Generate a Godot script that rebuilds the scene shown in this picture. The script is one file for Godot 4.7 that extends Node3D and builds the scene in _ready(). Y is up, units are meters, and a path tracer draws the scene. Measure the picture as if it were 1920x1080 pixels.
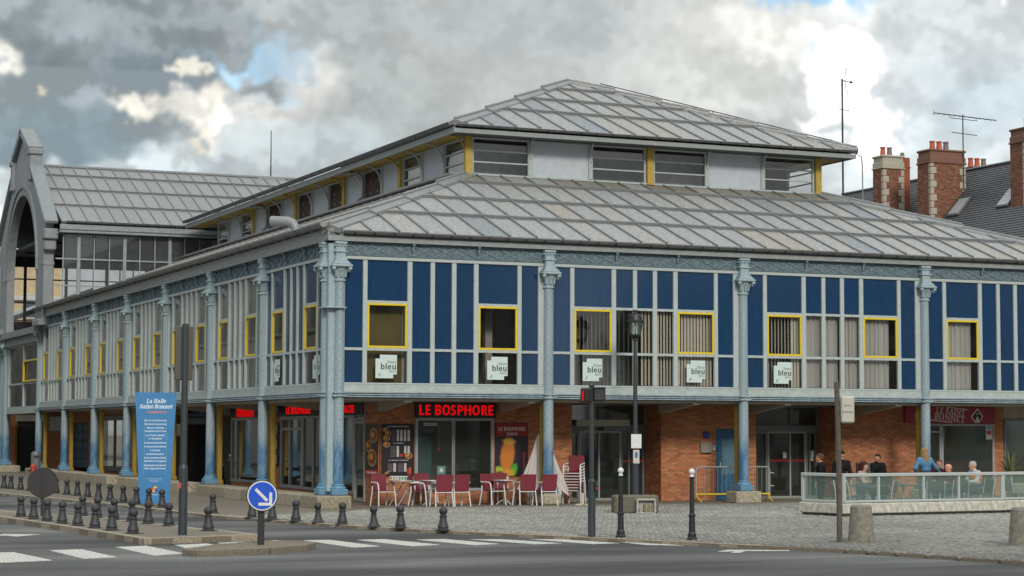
extends Node3D
# A covered market hall of iron and glass on a street corner, under a cloudy sky. Units are metres; the hall's street corner stands at the origin, its front runs along +x and its left side along -z.

var rng := RandomNumberGenerator.new()
var names := {}
var tex := {}
var V3 := Vector3.ZERO


# ---- mesh building -----------------------------------------------------------------------------
class MB:
	var v := PackedVector3Array()
	var n := PackedVector3Array()
	var c := PackedColorArray()
	var t := PackedVector2Array()
	var col := Color.WHITE

	func _p(a: Vector3, na: Vector3, ta := Vector2.ZERO) -> void:
		v.append(a); n.append(na); c.append(col); t.append(ta)

	func tri(a: Vector3, b: Vector3, d: Vector3) -> void:  # counter-clockwise seen from outside
		var k := (b - a).cross(d - a)
		if k.length_squared() < 1e-16:
			return
		k = k.normalized()
		_p(a, k); _p(d, k); _p(b, k)

	func quad(a: Vector3, b: Vector3, d: Vector3, e: Vector3) -> void:
		tri(a, b, d); tri(a, d, e)

	func uvquad(a: Vector3, b: Vector3, d: Vector3, e: Vector3) -> void:  # a lower left, b lower right, d upper right, e upper left
		var k := (b - a).cross(e - a).normalized()
		_p(a, k, Vector2(0, 1)); _p(d, k, Vector2(1, 0)); _p(b, k, Vector2(1, 1))
		_p(a, k, Vector2(0, 1)); _p(e, k, Vector2(0, 0)); _p(d, k, Vector2(1, 0))

	func smooth(a: Vector3, b: Vector3, d: Vector3, e: Vector3, na: Vector3, nb: Vector3, nd: Vector3, ne: Vector3) -> void:
		_p(a, na); _p(d, nd); _p(b, nb)
		_p(a, na); _p(e, ne); _p(d, nd)

	func box(o: Vector3, s: Vector3, b := Basis.IDENTITY, no_back := false) -> void:
		var x := b.x * s.x * 0.5
		var y := b.y * s.y * 0.5
		var z := b.z * s.z * 0.5
		quad(o - x - y + z, o + x - y + z, o + x + y + z, o - x + y + z)
		if not no_back:
			quad(o + x - y - z, o - x - y - z, o - x + y - z, o + x + y - z)
		quad(o + x - y + z, o + x - y - z, o + x + y - z, o + x + y + z)
		quad(o - x - y - z, o - x - y + z, o - x + y + z, o - x + y - z)
		quad(o - x + y + z, o + x + y + z, o + x + y - z, o - x + y - z)
		quad(o - x - y - z, o + x - y - z, o + x - y + z, o - x - y + z)

	func span(a: Vector3, b: Vector3) -> void:  # the box between two corners
		box((a + b) * 0.5, (b - a).abs())

	func bev(o: Vector3, s: Vector3, r: float, b := Basis.IDENTITY) -> void:  # a box with chamfered edges
		var h := s * 0.5
		var f := func(x: float, y: float, z: float) -> Vector3: return o + b * Vector3(x, y, z)
		var i := h - Vector3(r, r, r)
		for k in [-1.0, 1.0]:
			_q4(f.call(k * h.x, -i.y, -i.z), f.call(k * h.x, i.y, -i.z), f.call(k * h.x, i.y, i.z), f.call(k * h.x, -i.y, i.z), b.x * k)
			_q4(f.call(-i.x, k * h.y, -i.z), f.call(i.x, k * h.y, -i.z), f.call(i.x, k * h.y, i.z), f.call(-i.x, k * h.y, i.z), b.y * k)
			_q4(f.call(-i.x, -i.y, k * h.z), f.call(i.x, -i.y, k * h.z), f.call(i.x, i.y, k * h.z), f.call(-i.x, i.y, k * h.z), b.z * k)
			for l in [-1.0, 1.0]:
				_q4(f.call(k * h.x, l * i.y, -i.z), f.call(k * i.x, l * h.y, -i.z), f.call(k * i.x, l * h.y, i.z), f.call(k * h.x, l * i.y, i.z), b.x * k + b.y * l)
				_q4(f.call(k * h.x, -i.y, l * i.z), f.call(k * i.x, -i.y, l * h.z), f.call(k * i.x, i.y, l * h.z), f.call(k * h.x, i.y, l * i.z), b.x * k + b.z * l)
				_q4(f.call(-i.x, k * h.y, l * i.z), f.call(-i.x, k * i.y, l * h.z), f.call(i.x, k * i.y, l * h.z), f.call(i.x, k * h.y, l * i.z), b.y * k + b.z * l)
				for m in [-1.0, 1.0]:
					_t3(f.call(k * h.x, l * i.y, m * i.z), f.call(k * i.x, l * h.y, m * i.z), f.call(k * i.x, l * i.y, m * h.z), b.x * k + b.y * l + b.z * m)

	func _t3(a: Vector3, b: Vector3, d: Vector3, out: Vector3) -> void:
		if (b - a).cross(d - a).dot(out) >= 0.0:
			tri(a, b, d)
		else:
			tri(a, d, b)

	func _q4(a: Vector3, b: Vector3, d: Vector3, e: Vector3, out: Vector3) -> void:
		_t3(a, b, d, out); _t3(a, d, e, out)

	func prism(poly: PackedVector2Array, o: Vector3, u: Vector3, w: Vector3, h0: float, h1: float, slope := 0.0, back := false) -> void:
		# a polygon in the axes u, w, from the height h0 to h1 along u x w; slope tips the top along w
		var k := u.cross(w)
		var p := poly
		if Geometry2D.is_polygon_clockwise(p):
			p = p.duplicate(); p.reverse()
		var lo := PackedVector3Array()
		var hi := PackedVector3Array()
		for q in p:
			lo.append(o + u * q.x + w * q.y + k * h0)
			hi.append(o + u * q.x + w * q.y + k * (h1 + slope * q.y))
		var ids := Geometry2D.triangulate_polygon(p)
		for i in range(0, ids.size(), 3):
			_t3(hi[ids[i]], hi[ids[i + 1]], hi[ids[i + 2]], k)
			if back:
				_t3(lo[ids[i]], lo[ids[i + 1]], lo[ids[i + 2]], -k)
		for i in p.size():
			var j := (i + 1) % p.size()
			quad(lo[i], lo[j], hi[j], hi[i])

	func lathe(o: Vector3, prof: Array, sides := 12, b := Basis.IDENTITY, cap := true) -> void:
		# prof: Vector2(radius, height) from the bottom up
		for i in prof.size() - 1:
			var p: Vector2 = prof[i]
			var q: Vector2 = prof[i + 1]
			var d := (q - p)
			if d.length() < 1e-5:
				continue
			var nr := Vector2(d.y, -d.x).normalized()
			for s in sides:
				var a0 := TAU * s / sides
				var a1 := TAU * (s + 1) / sides
				var e0 := Vector3(cos(a0), 0, -sin(a0))
				var e1 := Vector3(cos(a1), 0, -sin(a1))
				var up := Vector3.UP
				smooth(o + b * (e0 * p.x + up * p.y), o + b * (e1 * p.x + up * p.y), o + b * (e1 * q.x + up * q.y), o + b * (e0 * q.x + up * q.y),
					b * (e0 * nr.x + up * nr.y), b * (e1 * nr.x + up * nr.y), b * (e1 * nr.x + up * nr.y), b * (e0 * nr.x + up * nr.y))
		if cap:
			var f: Vector2 = prof[0]
			var g: Vector2 = prof[-1]
			for s in sides:
				var a0 := TAU * s / sides
				var a1 := TAU * (s + 1) / sides
				var e0 := Vector3(cos(a0), 0, -sin(a0))
				var e1 := Vector3(cos(a1), 0, -sin(a1))
				if g.x > 1e-4:
					tri(o + b * Vector3(0, g.y, 0), o + b * (e0 * g.x + Vector3(0, g.y, 0)), o + b * (e1 * g.x + Vector3(0, g.y, 0)))
				if f.x > 1e-4:
					tri(o + b * Vector3(0, f.y, 0), o + b * (e1 * f.x + Vector3(0, f.y, 0)), o + b * (e0 * f.x + Vector3(0, f.y, 0)))

	func ball(o: Vector3, r: float, sides := 12, sq := Vector3.ONE) -> void:
		var rings := maxi(4, sides / 2)
		var b := Basis.from_scale(sq)
		for i in rings:
			var p0 := -PI / 2 + PI * i / rings
			var p1 := -PI / 2 + PI * (i + 1) / rings
			for s in sides:
				var a0 := TAU * s / sides
				var a1 := TAU * (s + 1) / sides
				var f := func(a: float, p: float) -> Vector3: return Vector3(cos(a) * cos(p), sin(p), -sin(a) * cos(p))
				var q := [f.call(a0, p0), f.call(a1, p0), f.call(a1, p1), f.call(a0, p1)]
				smooth(o + b * q[0] * r, o + b * q[1] * r, o + b * q[2] * r, o + b * q[3] * r, (q[0] / sq).normalized(), (q[1] / sq).normalized(), (q[2] / sq).normalized(), (q[3] / sq).normalized())

	func tube(pts: Array, r: float, sides := 8, r1 := -1.0) -> void:
		var m := pts.size()
		var rings := []
		var up := Vector3.UP
		for i in m:
			var d: Vector3 = (pts[mini(i + 1, m - 1)] - pts[maxi(i - 1, 0)]).normalized()
			if absf(d.dot(up)) > 0.95:
				up = Vector3.RIGHT if absf(d.x) < 0.9 else Vector3.BACK
			var x := d.cross(up).normalized()
			var y := x.cross(d).normalized()
			up = y
			var ri := r if r1 < 0 else lerpf(r, r1, float(i) / maxi(1, m - 1))
			var ring := []
			for s in sides:
				var a := TAU * s / sides
				ring.append([x * cos(a) + y * sin(a), pts[i] + (x * cos(a) + y * sin(a)) * ri])
			rings.append(ring)
		for i in m - 1:
			for s in sides:
				var k := (s + 1) % sides
				var A = rings[i][s]; var B = rings[i][k]; var C = rings[i + 1][k]; var D = rings[i + 1][s]
				smooth(A[1], D[1], C[1], B[1], A[0], D[0], C[0], B[0])
				# the order above winds outwards for this frame
		for e in [0, m - 1]:
			var o: Vector3 = pts[e]
			var out: Vector3 = (pts[0] - pts[1]) if e == 0 else (pts[m - 1] - pts[m - 2])
			for s in sides:
				_t3(o, rings[e][s][1], rings[e][(s + 1) % sides][1], out)

	func add(other: MB, x := Transform3D.IDENTITY) -> void:
		for i in other.v.size():
			v.append(x * other.v[i]); n.append((x.basis * other.n[i]).normalized()); c.append(other.c[i]); t.append(other.t[i])

	func mesh(colours := false, uv := false) -> ArrayMesh:
		var a := []
		a.resize(Mesh.ARRAY_MAX)
		a[Mesh.ARRAY_VERTEX] = v
		a[Mesh.ARRAY_NORMAL] = n
		if colours:
			a[Mesh.ARRAY_COLOR] = c
		if uv:
			a[Mesh.ARRAY_TEX_UV] = t
		var m := ArrayMesh.new()
		m.add_surface_from_arrays(Mesh.PRIMITIVE_TRIANGLES, a)
		return m


func mb() -> MB:
	return MB.new()


func V(x: float, y: float, z: float) -> Vector3:
	return Vector3(x, y, z)


# ---- things, parts and materials ----------------------------------------------------------------
func numbered(called: String) -> String:
	names[called] = names.get(called, -1) + 1
	return called if names[called] == 0 else "%s_%03d" % [called, names[called]]


func tag(o: Node3D, label: String, category: String, group := "") -> Node3D:
	o.set_meta("label", label)
	o.set_meta("category", category)
	if group:
		o.set_meta("group", group)
	return o


func thing(called: String, label: String, category: String, at := Vector3.ZERO, turn := 0.0, group := "") -> Node3D:
	var o := Node3D.new()
	o.name = numbered(called)
	add_child(o)
	o.position = at
	o.rotation.y = turn
	return tag(o, label, category, group)


func put(called: String, shape, m: Material, parent: Node, kind := "") -> MeshInstance3D:
	var o := MeshInstance3D.new()
	o.mesh = shape.mesh(m.vertex_color_use_as_albedo, m.albedo_texture != null and not m.uv1_triplanar or m.emission_texture != null) if shape is MB else shape
	o.material_override = m
	o.name = numbered(called) if parent == self else called
	parent.add_child(o, true)
	if kind:
		o.set_meta("kind", kind)
	return o


func structure(called: String, shape, m: Material) -> MeshInstance3D:
	return put(called, shape, m, self, "structure")


func copy(o: Node3D, at: Vector3, turn: float, label: String, group := "") -> Node3D:
	var r: Node3D = o.duplicate()
	var kind := String(o.name)
	if kind.substr(kind.length() - 3).is_valid_int():
		kind = kind.left(kind.length() - 4)
	r.name = numbered(kind)
	add_child(r)
	r.position = at
	r.rotation.y = turn
	r.set_meta("label", label)
	if group:
		r.set_meta("group", group)
	return r


func noise(freq: float, octaves := 4, sd := 1, kind := FastNoiseLite.TYPE_SIMPLEX_SMOOTH) -> FastNoiseLite:
	var f := FastNoiseLite.new()
	f.noise_type = kind
	f.frequency = freq
	f.fractal_octaves = octaves
	f.seed = sd
	return f


func grey(called: String, f: FastNoiseLite, lo: float, hi: float, size := 512, bump := 0.0, o0 := 0.15, o1 := 0.85) -> NoiseTexture2D:
	if not tex.has(called):
		var x := NoiseTexture2D.new()
		x.width = size; x.height = size
		x.seamless = true
		x.noise = f
		if bump > 0.0:
			x.as_normal_map = true
			x.bump_strength = bump
		else:
			var g := Gradient.new()
			g.offsets = PackedFloat32Array([o0, o1])
			g.colors = PackedColorArray([Color(lo, lo, lo), Color(hi, hi, hi)])
			x.color_ramp = g
		tex[called] = x
	return tex[called]


func mat(lin: Color, rough := 0.7, grain := "", size := 1.0, metal := 0.0, stretch := 1.0) -> StandardMaterial3D:
	var m := StandardMaterial3D.new()
	m.albedo_color = lin.linear_to_srgb()
	m.roughness = rough
	m.metallic = metal
	if grain:
		m.uv1_triplanar = true
		m.uv1_world_triplanar = true
		m.uv1_scale = Vector3(1.0 / size, 1.0 / (size * stretch), 1.0 / size)
		match grain:
			"soft": m.albedo_texture = grey("soft", noise(0.010, 5, 3), 0.91, 1.0)
			"worn": m.albedo_texture = grey("worn", noise(0.014, 6, 7), 0.76, 1.0)
			"grit": m.albedo_texture = grey("grit", noise(0.09, 5, 11), 0.68, 1.0, 512)
			"chipped": m.albedo_texture = grey("chipped", noise(0.035, 6, 29), 0.30, 1.0, 512, 0.0, 0.24, 0.40)
			"faint": m.albedo_texture = grey("faint", noise(0.01, 4, 19), 0.955, 1.0)
	return m


func bumpy(m: StandardMaterial3D, strength := 0.5) -> StandardMaterial3D:
	m.normal_enabled = true
	m.normal_texture = grey("bumps", noise(0.05, 5, 23), 0, 1, 512, 4.0)
	m.normal_scale = strength
	return m


func glass(tint: Color, alpha: float, rough := 0.03) -> StandardMaterial3D:
	var m := StandardMaterial3D.new()
	m.transparency = BaseMaterial3D.TRANSPARENCY_ALPHA
	m.albedo_color = Color(tint.r, tint.g, tint.b, alpha)
	m.roughness = rough
	m.metallic_specular = 0.5
	return m


func print_of(im: Image, rough := 0.5) -> StandardMaterial3D:
	var m := StandardMaterial3D.new()
	m.albedo_texture = ImageTexture.create_from_image(im)
	m.roughness = rough
	m.texture_repeat = false
	return m


func lines(s: String, fam: String, bold: bool, h: float, b: Basis, at: Vector3, depth := 0.006, slant := 0.0, width := 0.0, align := 0.5) -> ArrayMesh:
	# lettering of the capital height h; b.x runs along the line, b.y up, b.z out; "at" is the middle of the baseline
	var f := SystemFont.new()
	f.font_names = PackedStringArray([fam])
	f.font_weight = 700 if bold else 400
	var t := TextMesh.new()
	t.text = s
	t.font = f
	t.font_size = 32
	t.pixel_size = 0.01
	t.depth = 0.02
	t.curve_step = 4.0
	var a := t.get_mesh_arrays() if t.has_method("get_mesh_arrays") else t.surface_get_arrays(0)
	var p: PackedVector3Array = a[Mesh.ARRAY_VERTEX]
	var q: PackedVector3Array = a[Mesh.ARRAY_NORMAL]
	var lo := Vector3(1e9, 1e9, 1e9)
	var hi := -lo
	for k in p:
		lo = lo.min(k); hi = hi.max(k)
	var cap := 0.23
	var sy := h / cap
	var sx := sy if width <= 0.0 else width / (hi.x - lo.x)
	var cx := lerpf(lo.x, hi.x, align)
	var base := 0.0
	for i in p.size():
		var k := p[i]
		var y := (k.y - lo.y) * sy
		p[i] = at + b.x * ((k.x - cx) * sx + slant * y) + b.y * y + b.z * ((k.z - lo.z) / 0.02 * depth)
		q[i] = (b * q[i]).normalized()
	a[Mesh.ARRAY_VERTEX] = p
	a[Mesh.ARRAY_NORMAL] = q
	a[Mesh.ARRAY_TANGENT] = null
	var m := ArrayMesh.new()
	m.add_surface_from_arrays(Mesh.PRIMITIVE_TRIANGLES, a)
	return m


func letter(parent: Node, s: String, fam: String, bold: bool, h: float, b: Basis, at: Vector3, m: Material, depth := 0.006, slant := 0.0, width := 0.0, align := 0.5) -> void:
	put("lettering", lines(s, fam, bold, h, b, at, depth, slant, width, align), m, parent)


const FRONT := Basis.IDENTITY  # reads along +x, faces +z
var SIDE := Basis(Vector3(0, 0, 1), Vector3(0, 1, 0), Vector3(-1, 0, 0))  # reads along +z, faces -x


# ---- sky: air and clouds by direction ------------------------------------------------------------
func sky_picture() -> ImageTexture:
	var big := noise(1.1, 6, 41)
	var fine := noise(3.0, 5, 43)
	var w := 1024
	var h := 512
	var low := Image.create_empty(w, h, false, Image.FORMAT_RGBF)
	var dark := Color8(112, 123, 129).srgb_to_linear()
	var mid := Color8(158, 164, 166).srgb_to_linear()
	var light := Color8(214, 216, 214).srgb_to_linear()
	for y in h:
		var el := PI * (0.5 - (y + 0.5) / h)
		if el < -0.06:
			for x in w:
				low.set_pixel(x, y, mid)
			continue
		for x in w:
			var az := TAU * (x + 0.5) / w
			var d := Vector3(sin(az) * cos(el), sin(el), -cos(az) * cos(el))
			var q := Vector3(d.x, d.y * 2.2, d.z) * 1.6
			low.set_pixel(x, y, cloud_tone(big.get_noise_3dv(q), fine.get_noise_3dv(q), d.y, dark, mid, light))
	low.resize(4096, 2048, Image.INTERPOLATE_CUBIC)
	# the clouds over the hall, by azimuth and elevation: [x, y, half width, half height, colour, how sharp its rim]
	var f := [
		[560, 90, 260, 130, Color8(166, 171, 171), 0.8], [820, 150, 230, 120, Color8(154, 161, 161), 0.8], [1180, 110, 330, 130, Color8(178, 181, 179), 0.8],
		[1040, 60, 180, 60, Color8(165, 171, 172), 0.6], [1330, 130, 140, 110, Color8(190, 192, 189), 0.6], [1480, 60, 130, 50, Color8(206, 206, 201), 0.5], [1780, 110, 190, 130, Color8(184, 189, 191), 0.6],
		[1720, 300, 170, 80, Color8(196, 204, 207), 0.6], [1850, 210, 110, 60, Color8(172, 184, 190), 0.6], [210, 330, 360, 55, Color8(190, 200, 204), 0.5], [30, 380, 120, 70, Color8(206, 214, 216), 0.6],
		[470, 290, 110, 55, Color8(180, 188, 190), 0.6], [520, 170, 95, 62, Color8(205, 205, 201), 0.5], [120, 175, 90, 40, Color8(180, 188, 192), 0.5], [620, 300, 120, 50, Color8(172, 181, 184), 0.6],
		[450, 128, 92, 46, Color8(168, 200, 222), 0.5], [150, 70, 34, 52, Color8(188, 205, 216), 0.4], [530, 188, 34, 14, Color8(196, 216, 228), 0.4],
		[60, 60, 130, 90, Color8(142, 152, 156), 0.6], [250, 35, 170, 60, Color8(138, 147, 151), 0.5], [40, 190, 120, 80, Color8(126, 138, 143), 0.6], [130, 265, 150, 45, Color8(118, 133, 140), 0.55],
		[90, 300, 130, 24, Color8(112, 128, 136), 0.6], [270, 150, 95, 52, Color8(104, 116, 123), 0.5], [350, 75, 95, 38, Color8(132, 141, 145), 0.5], [348, 178, 40, 20, Color8(108, 119, 126), 0.55], [425, 95, 45, 30, Color8(142, 149, 152), 0.5],
		[490, 172, 42, 24, Color8(146, 152, 153), 0.4], [238, 212, 46, 17, Color8(252, 248, 236), 0.3], [322, 218, 34, 24, Color8(236, 234, 226), 0.5], [388, 232, 36, 46, Color8(250, 247, 236), 0.4],
		[375, 285, 22, 18, Color8(250, 240, 220), 0.35], [345, 150, 26, 10, Color8(250, 246, 232), 0.3], [6, 142, 22, 26, Color8(214, 214, 206), 0.4], [80, 200, 8, 9, Color8(235, 226, 205), 0.4], [376, 286, 14, 9, Color8(170, 180, 184), 0.4],
		[1540, 16, 78, 26, Color8(148, 184, 212), 0.4], [1462, 14, 30, 14, Color8(160, 190, 212), 0.4], [1560, 40, 60, 18, Color8(205, 207, 205), 0.4], [1590, 140, 70, 66, Color8(255, 255, 252), 0.2], [1606, 215, 64, 60, Color8(255, 255, 250), 0.25],
		[1630, 275, 50, 34, Color8(240, 242, 240), 0.4], [1560, 255, 32, 22, Color8(255, 253, 248), 0.3], [1664, 192, 34, 22, Color8(178, 183, 186), 0.35], [1580, 262, 26, 16, Color8(186, 192, 195), 0.35], [1530, 100, 8, 10, Color8(150, 186, 214), 0.4],
		[1888, 4, 34, 18, Color8(250, 250, 246), 0.4],
	]
	for k in f:
		k[4] = (k[4] as Color).srgb_to_linear() * (1.0 if k[0] > 1400 else 0.86 if (k[4] as Color).v > 0.9 else 0.95)
	var wa := noise(0.006, 5, 5)
	var wb := noise(0.006, 5, 6)
	var wc := noise(0.02, 5, 8)
	var wd := noise(0.045, 4, 9)
	var we := noise(0.0055, 6, 10)
	we.fractal_gain = 0.48
	var back := Color8(166, 171, 172).srgb_to_linear()
	for py in range(836, 1046):
		var el := 180.0 * (0.5 - (py + 0.5) / 2048.0)
		for px in range(48, 532):
			var az := 360.0 * (px + 0.5) / 4096.0
			var x0 := (az - 9.25) * 66.9
			var y0 := 811.0 - el * 66.0
			var x := x0 + 50.0 * wa.get_noise_2d(x0, y0 * 1.5) + 30.0 * wc.get_noise_2d(x0, y0) + 9.0 * wd.get_noise_2d(x0, y0)
			var y := y0 + 36.0 * wb.get_noise_2d(x0, y0 * 1.5) + 24.0 * wc.get_noise_2d(y0, x0 + 900.0) + 8.0 * wd.get_noise_2d(x0 + 700.0, y0)
			var col := back * (1.0 + 0.22 * wb.get_noise_2d(x0 * 1.4 + 300.0, y0 * 2.0))
			for k in f:
				var u: float = (x - k[0]) / k[2]
				var t: float = (y - k[1]) / k[3]
				var r := u * u + t * t
				if r < 2.6:
					var edge: float = k[5]
					col = col.lerp(k[4], 1.0 - smoothstep(1.0 - edge, 1.0 + edge * 1.4, sqrt(r)))
			var calm := 1.0 - 0.5 * exp(-pow((x0 - 980.0) / 380.0, 2.0)) + 0.9 * (1.0 - smoothstep(350.0, 720.0, x0))
			var puff := we.get_noise_2d(x * 1.0 + 1500.0, y * 1.7)
			col = col * (1.0 + 0.10 * wc.get_noise_2d(x0 * 1.3, y0 * 1.6) + (0.13 * smoothstep(-0.08, 0.14, puff) - 0.07 + 0.14 * puff) * calm)
			col = col * (1.04 + 0.10 * smoothstep(900.0, 1500.0, x0))
			var m := smoothstep(4.5, 8.0, az) * (1.0 - smoothstep(39.0, 44.0, az)) * (1.0 - smoothstep(12.6, 15.8, el)) * smoothstep(-1.5, 0.0, el)
			low.set_pixel(px, py, low.get_pixel(px, py).lerp(col, m))
	return ImageTexture.create_from_image(low)


func cloud_tone(a: float, b: float, up: float, dark: Color, mid: Color, light: Color) -> Color:
	var k := clampf(0.5 + a * 0.9 + b * 0.25, 0.0, 1.0)
	var c := dark.lerp(mid, smoothstep(0.15, 0.5, k)).lerp(light, smoothstep(0.52, 0.9, k))
	return c * (0.95 + 1.7 * clampf((up - 0.2) / 0.8, 0.0, 1.0))  # an overcast sky is brighter overhead


func _ready() -> void:
	rng.seed = 7
	# camera, sky, sun
	var cam := Camera3D.new()
	cam.name = "camera"
	cam.fov = 16.21
	cam.near = 0.1
	cam.far = 2500.0
	add_child(cam)
	cam.transform = Transform3D(Basis(Vector3(0.916303, 0.002607, 0.400477), Vector3(-0.030768, 0.997482, 0.063903), -Vector3(0.399301, 0.070877, -0.914076)).orthonormalized(), Vector3(-17.838160, 2.120828, 53.479547))
	cam.current = true
	var env := Environment.new()
	env.background_mode = Environment.BG_SKY
	var sky := Sky.new()
	var pan := PanoramaSkyMaterial.new()
	pan.panorama = sky_picture()
	sky.sky_material = pan
	env.sky = sky
	env.background_energy_multiplier = 1.0
	env.tonemap_mode = Environment.TONE_MAPPER_LINEAR
	env.tonemap_exposure = 1.34
	env.sdfgi_enabled = true
	env.ssao_enabled = true
	env.ssil_enabled = true
	var we := WorldEnvironment.new()
	we.name = "world_environment"
	we.environment = env
	add_child(we)
	var sun := DirectionalLight3D.new()
	sun.name = "sun"
	sun.light_energy = 0.5
	sun.light_angular_distance = 11.0
	sun.light_color = Color(1.0, 0.97, 0.92)
	sun.shadow_enabled = true
	add_child(sun)
	sun.look_at_from_position(Vector3(-9, 33, 60), Vector3.ZERO)
	make_materials()
	build_ground()
	build_market_hall()
	build_arcade()
	build_great_hall()
	build_background()
	build_opposite()
	build_street()
	build_terrace()
	build_people()
	build_weeds()


# ---- materials -----------------------------------------------------------------------------------
var zinc := []
var m := {}


func make_materials() -> void:
	for c in [Color(0.37, 0.37, 0.36), Color(0.365, 0.37, 0.367), Color(0.38, 0.37, 0.35), Color(0.35, 0.355, 0.352), Color(0.38, 0.352, 0.31), Color(0.28, 0.30, 0.32), Color(0.27, 0.25, 0.205)]:
		zinc.append(mat(c, 0.55, "worn", 1.3, 0.0, 0.6))
	m.lead = mat(Color(0.230, 0.242, 0.246), 0.5, "soft", 2.0)
	m.dark_zinc = mat(Color(0.12, 0.125, 0.13), 0.5, "soft", 1.0)
	m.fascia = mat(Color(0.279, 0.307, 0.307), 0.6, "soft", 1.6, 0.0, 0.4)
	m.hall_pane = glass(Color(0.55, 0.58, 0.59), 0.10)
	m.iron = mat(Color(0.317, 0.409, 0.444), 0.5, "soft", 0.9)
	m.iron_dark = mat(Color(0.145, 0.208, 0.242), 0.6, "worn", 1.1)
	m.iron_mid = mat(Color(0.196, 0.276, 0.319), 0.6, "worn", 0.8)
	m.iron_beam = mat(Color(0.317, 0.405, 0.449), 0.5, "worn", 2.2)
	m.column = mat(Color(1, 1, 1), 0.5, "worn", 0.45)
	m.column.vertex_color_use_as_albedo = true
	m.frame = mat(Color(0.396, 0.447, 0.439), 0.5, "faint", 1.5)
	m.sill = mat(Color(0.396, 0.447, 0.439), 0.55, "soft", 1.8, 0.0, 0.5)
	m.yellow = mat(Color(0.688, 0.499, 0.017), 0.45, "faint", 1.0)
	m.ochre = mat(Color(0.357, 0.230, 0.030), 0.6, "soft", 0.8, 0.0, 2.0)
	m.ochre_light = mat(Color(0.468, 0.323, 0.060), 0.6, "soft", 0.9, 0.0, 2.0)
	m.blue = mat(Color(0.011, 0.045, 0.112), 0.10, "soft", 0.9, 0.0, 5.0)
	m.blue_b = mat(Color(0.012, 0.044, 0.104), 0.12, "soft", 0.7, 0.0, 6.0)
	m.infill = mat(Color(0.468, 0.513, 0.567), 0.5, "faint", 2.0)
	m.pane = glass(Color(0.12, 0.14, 0.14), 0.06)
	m.shop_pane = glass(Color(0.28, 0.32, 0.29), 0.14)
	m.dim_pane = glass(Color(0.05, 0.06, 0.07), 0.2)
	m.dim_pane.metallic_specular = 0.25
	m.terrace_pane = glass(Color(0.55, 0.68, 0.64), 0.15)
	m.mortar = mat(Color(0.40, 0.28, 0.20), 0.9, "grit", 0.5)
	m.brick = mat(Color(1, 1, 1), 0.85, "grit", 0.35)
	m.brick.vertex_color_use_as_albedo = true
	m.terracotta = mat(Color(0.42, 0.17, 0.08), 0.8, "soft", 1.2)
	m.soffit = mat(Color(0.40, 0.36, 0.29), 0.9, "soft", 2.5)
	m.stone = mat(Color(0.420, 0.370, 0.280), 0.85, "worn", 0.9)
	m.stone_dirty = mat(Color(0.34, 0.29, 0.21), 0.9, "worn", 0.5, 0.0, 2.5)
	m.alu = mat(Color(0.323, 0.342, 0.342), 0.4, "faint", 1.0)
	m.alu_dark = mat(Color(0.15, 0.16, 0.165), 0.4, "faint", 1.0)
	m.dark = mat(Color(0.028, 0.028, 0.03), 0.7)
	m.room = mat(Color(0.10, 0.095, 0.085), 0.9)
	m.shop_room = mat(Color(0.26, 0.26, 0.235), 0.9)
	m.room_floor = mat(Color(0.12, 0.11, 0.10), 0.9)
	m.asphalt = mat(Color(0.220, 0.218, 0.208), 0.85, "grit", 0.9)
	m.asphalt.uv1_scale = Vector3(0.35, 0.35, 0.35)
	m.asphalt.detail_enabled = true
	m.asphalt.detail_albedo = grey("patch", noise(0.006, 6, 31), 0.5, 1.0)
	m.asphalt.detail_blend_mode = BaseMaterial3D.BLEND_MODE_MUL
	m.asphalt.detail_uv_layer = BaseMaterial3D.DETAIL_UV_2
	m.asphalt.uv2_triplanar = true
	m.asphalt.uv2_world_triplanar = true
	m.asphalt.uv2_scale = Vector3(0.022, 0.05, 0.10)
	bumpy(m.asphalt, 0.4)
	m.tan_paving = mat(Color(0.235, 0.20, 0.15), 0.9, "grit", 2.2)
	m.joint = mat(Color(0.22, 0.21, 0.18), 0.95, "grit", 1.6)
	m.sett = mat(Color(1, 1, 1), 0.8, "grit", 0.7)
	m.sett.vertex_color_use_as_albedo = true
	m.kerb = mat(Color(0.360, 0.306, 0.225), 0.85, "worn", 0.7)
	m.kerb_dark = mat(Color(0.225, 0.189, 0.144), 0.9, "worn", 0.35)
	m.marking = mat(Color(0.558, 0.549, 0.504), 0.7, "chipped", 0.9)
	m.cast = mat(Color(0.030, 0.032, 0.036), 0.55, "soft", 0.3)
	m.pole = mat(Color(0.032, 0.040, 0.046), 0.45, "soft", 0.6)
	m.black = mat(Color(0.014, 0.014, 0.017), 0.45)
	m.white = mat(Color(0.648, 0.657, 0.648), 0.45, "faint", 0.8)
	m.paper = mat(Color(0.558, 0.612, 0.603), 0.6)
	m.ink = mat(Color(0.05, 0.06, 0.06), 0.6)
	m.chrome = mat(Color(0.62, 0.63, 0.64), 0.3, "", 1.0, 0.5)
	m.maroon = mat(Color(0.19, 0.024, 0.038), 0.7, "faint", 0.3)
	m.seam = mat(Color(0.176, 0.187, 0.192), 0.5)
	m.cloth = mat(Color(0.546, 0.502, 0.484), 0.9, "faint", 0.6)
	m.concrete = mat(Color(0.27, 0.245, 0.205), 0.9, "worn", 0.8)
	bumpy(m.concrete, 0.5)


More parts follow.
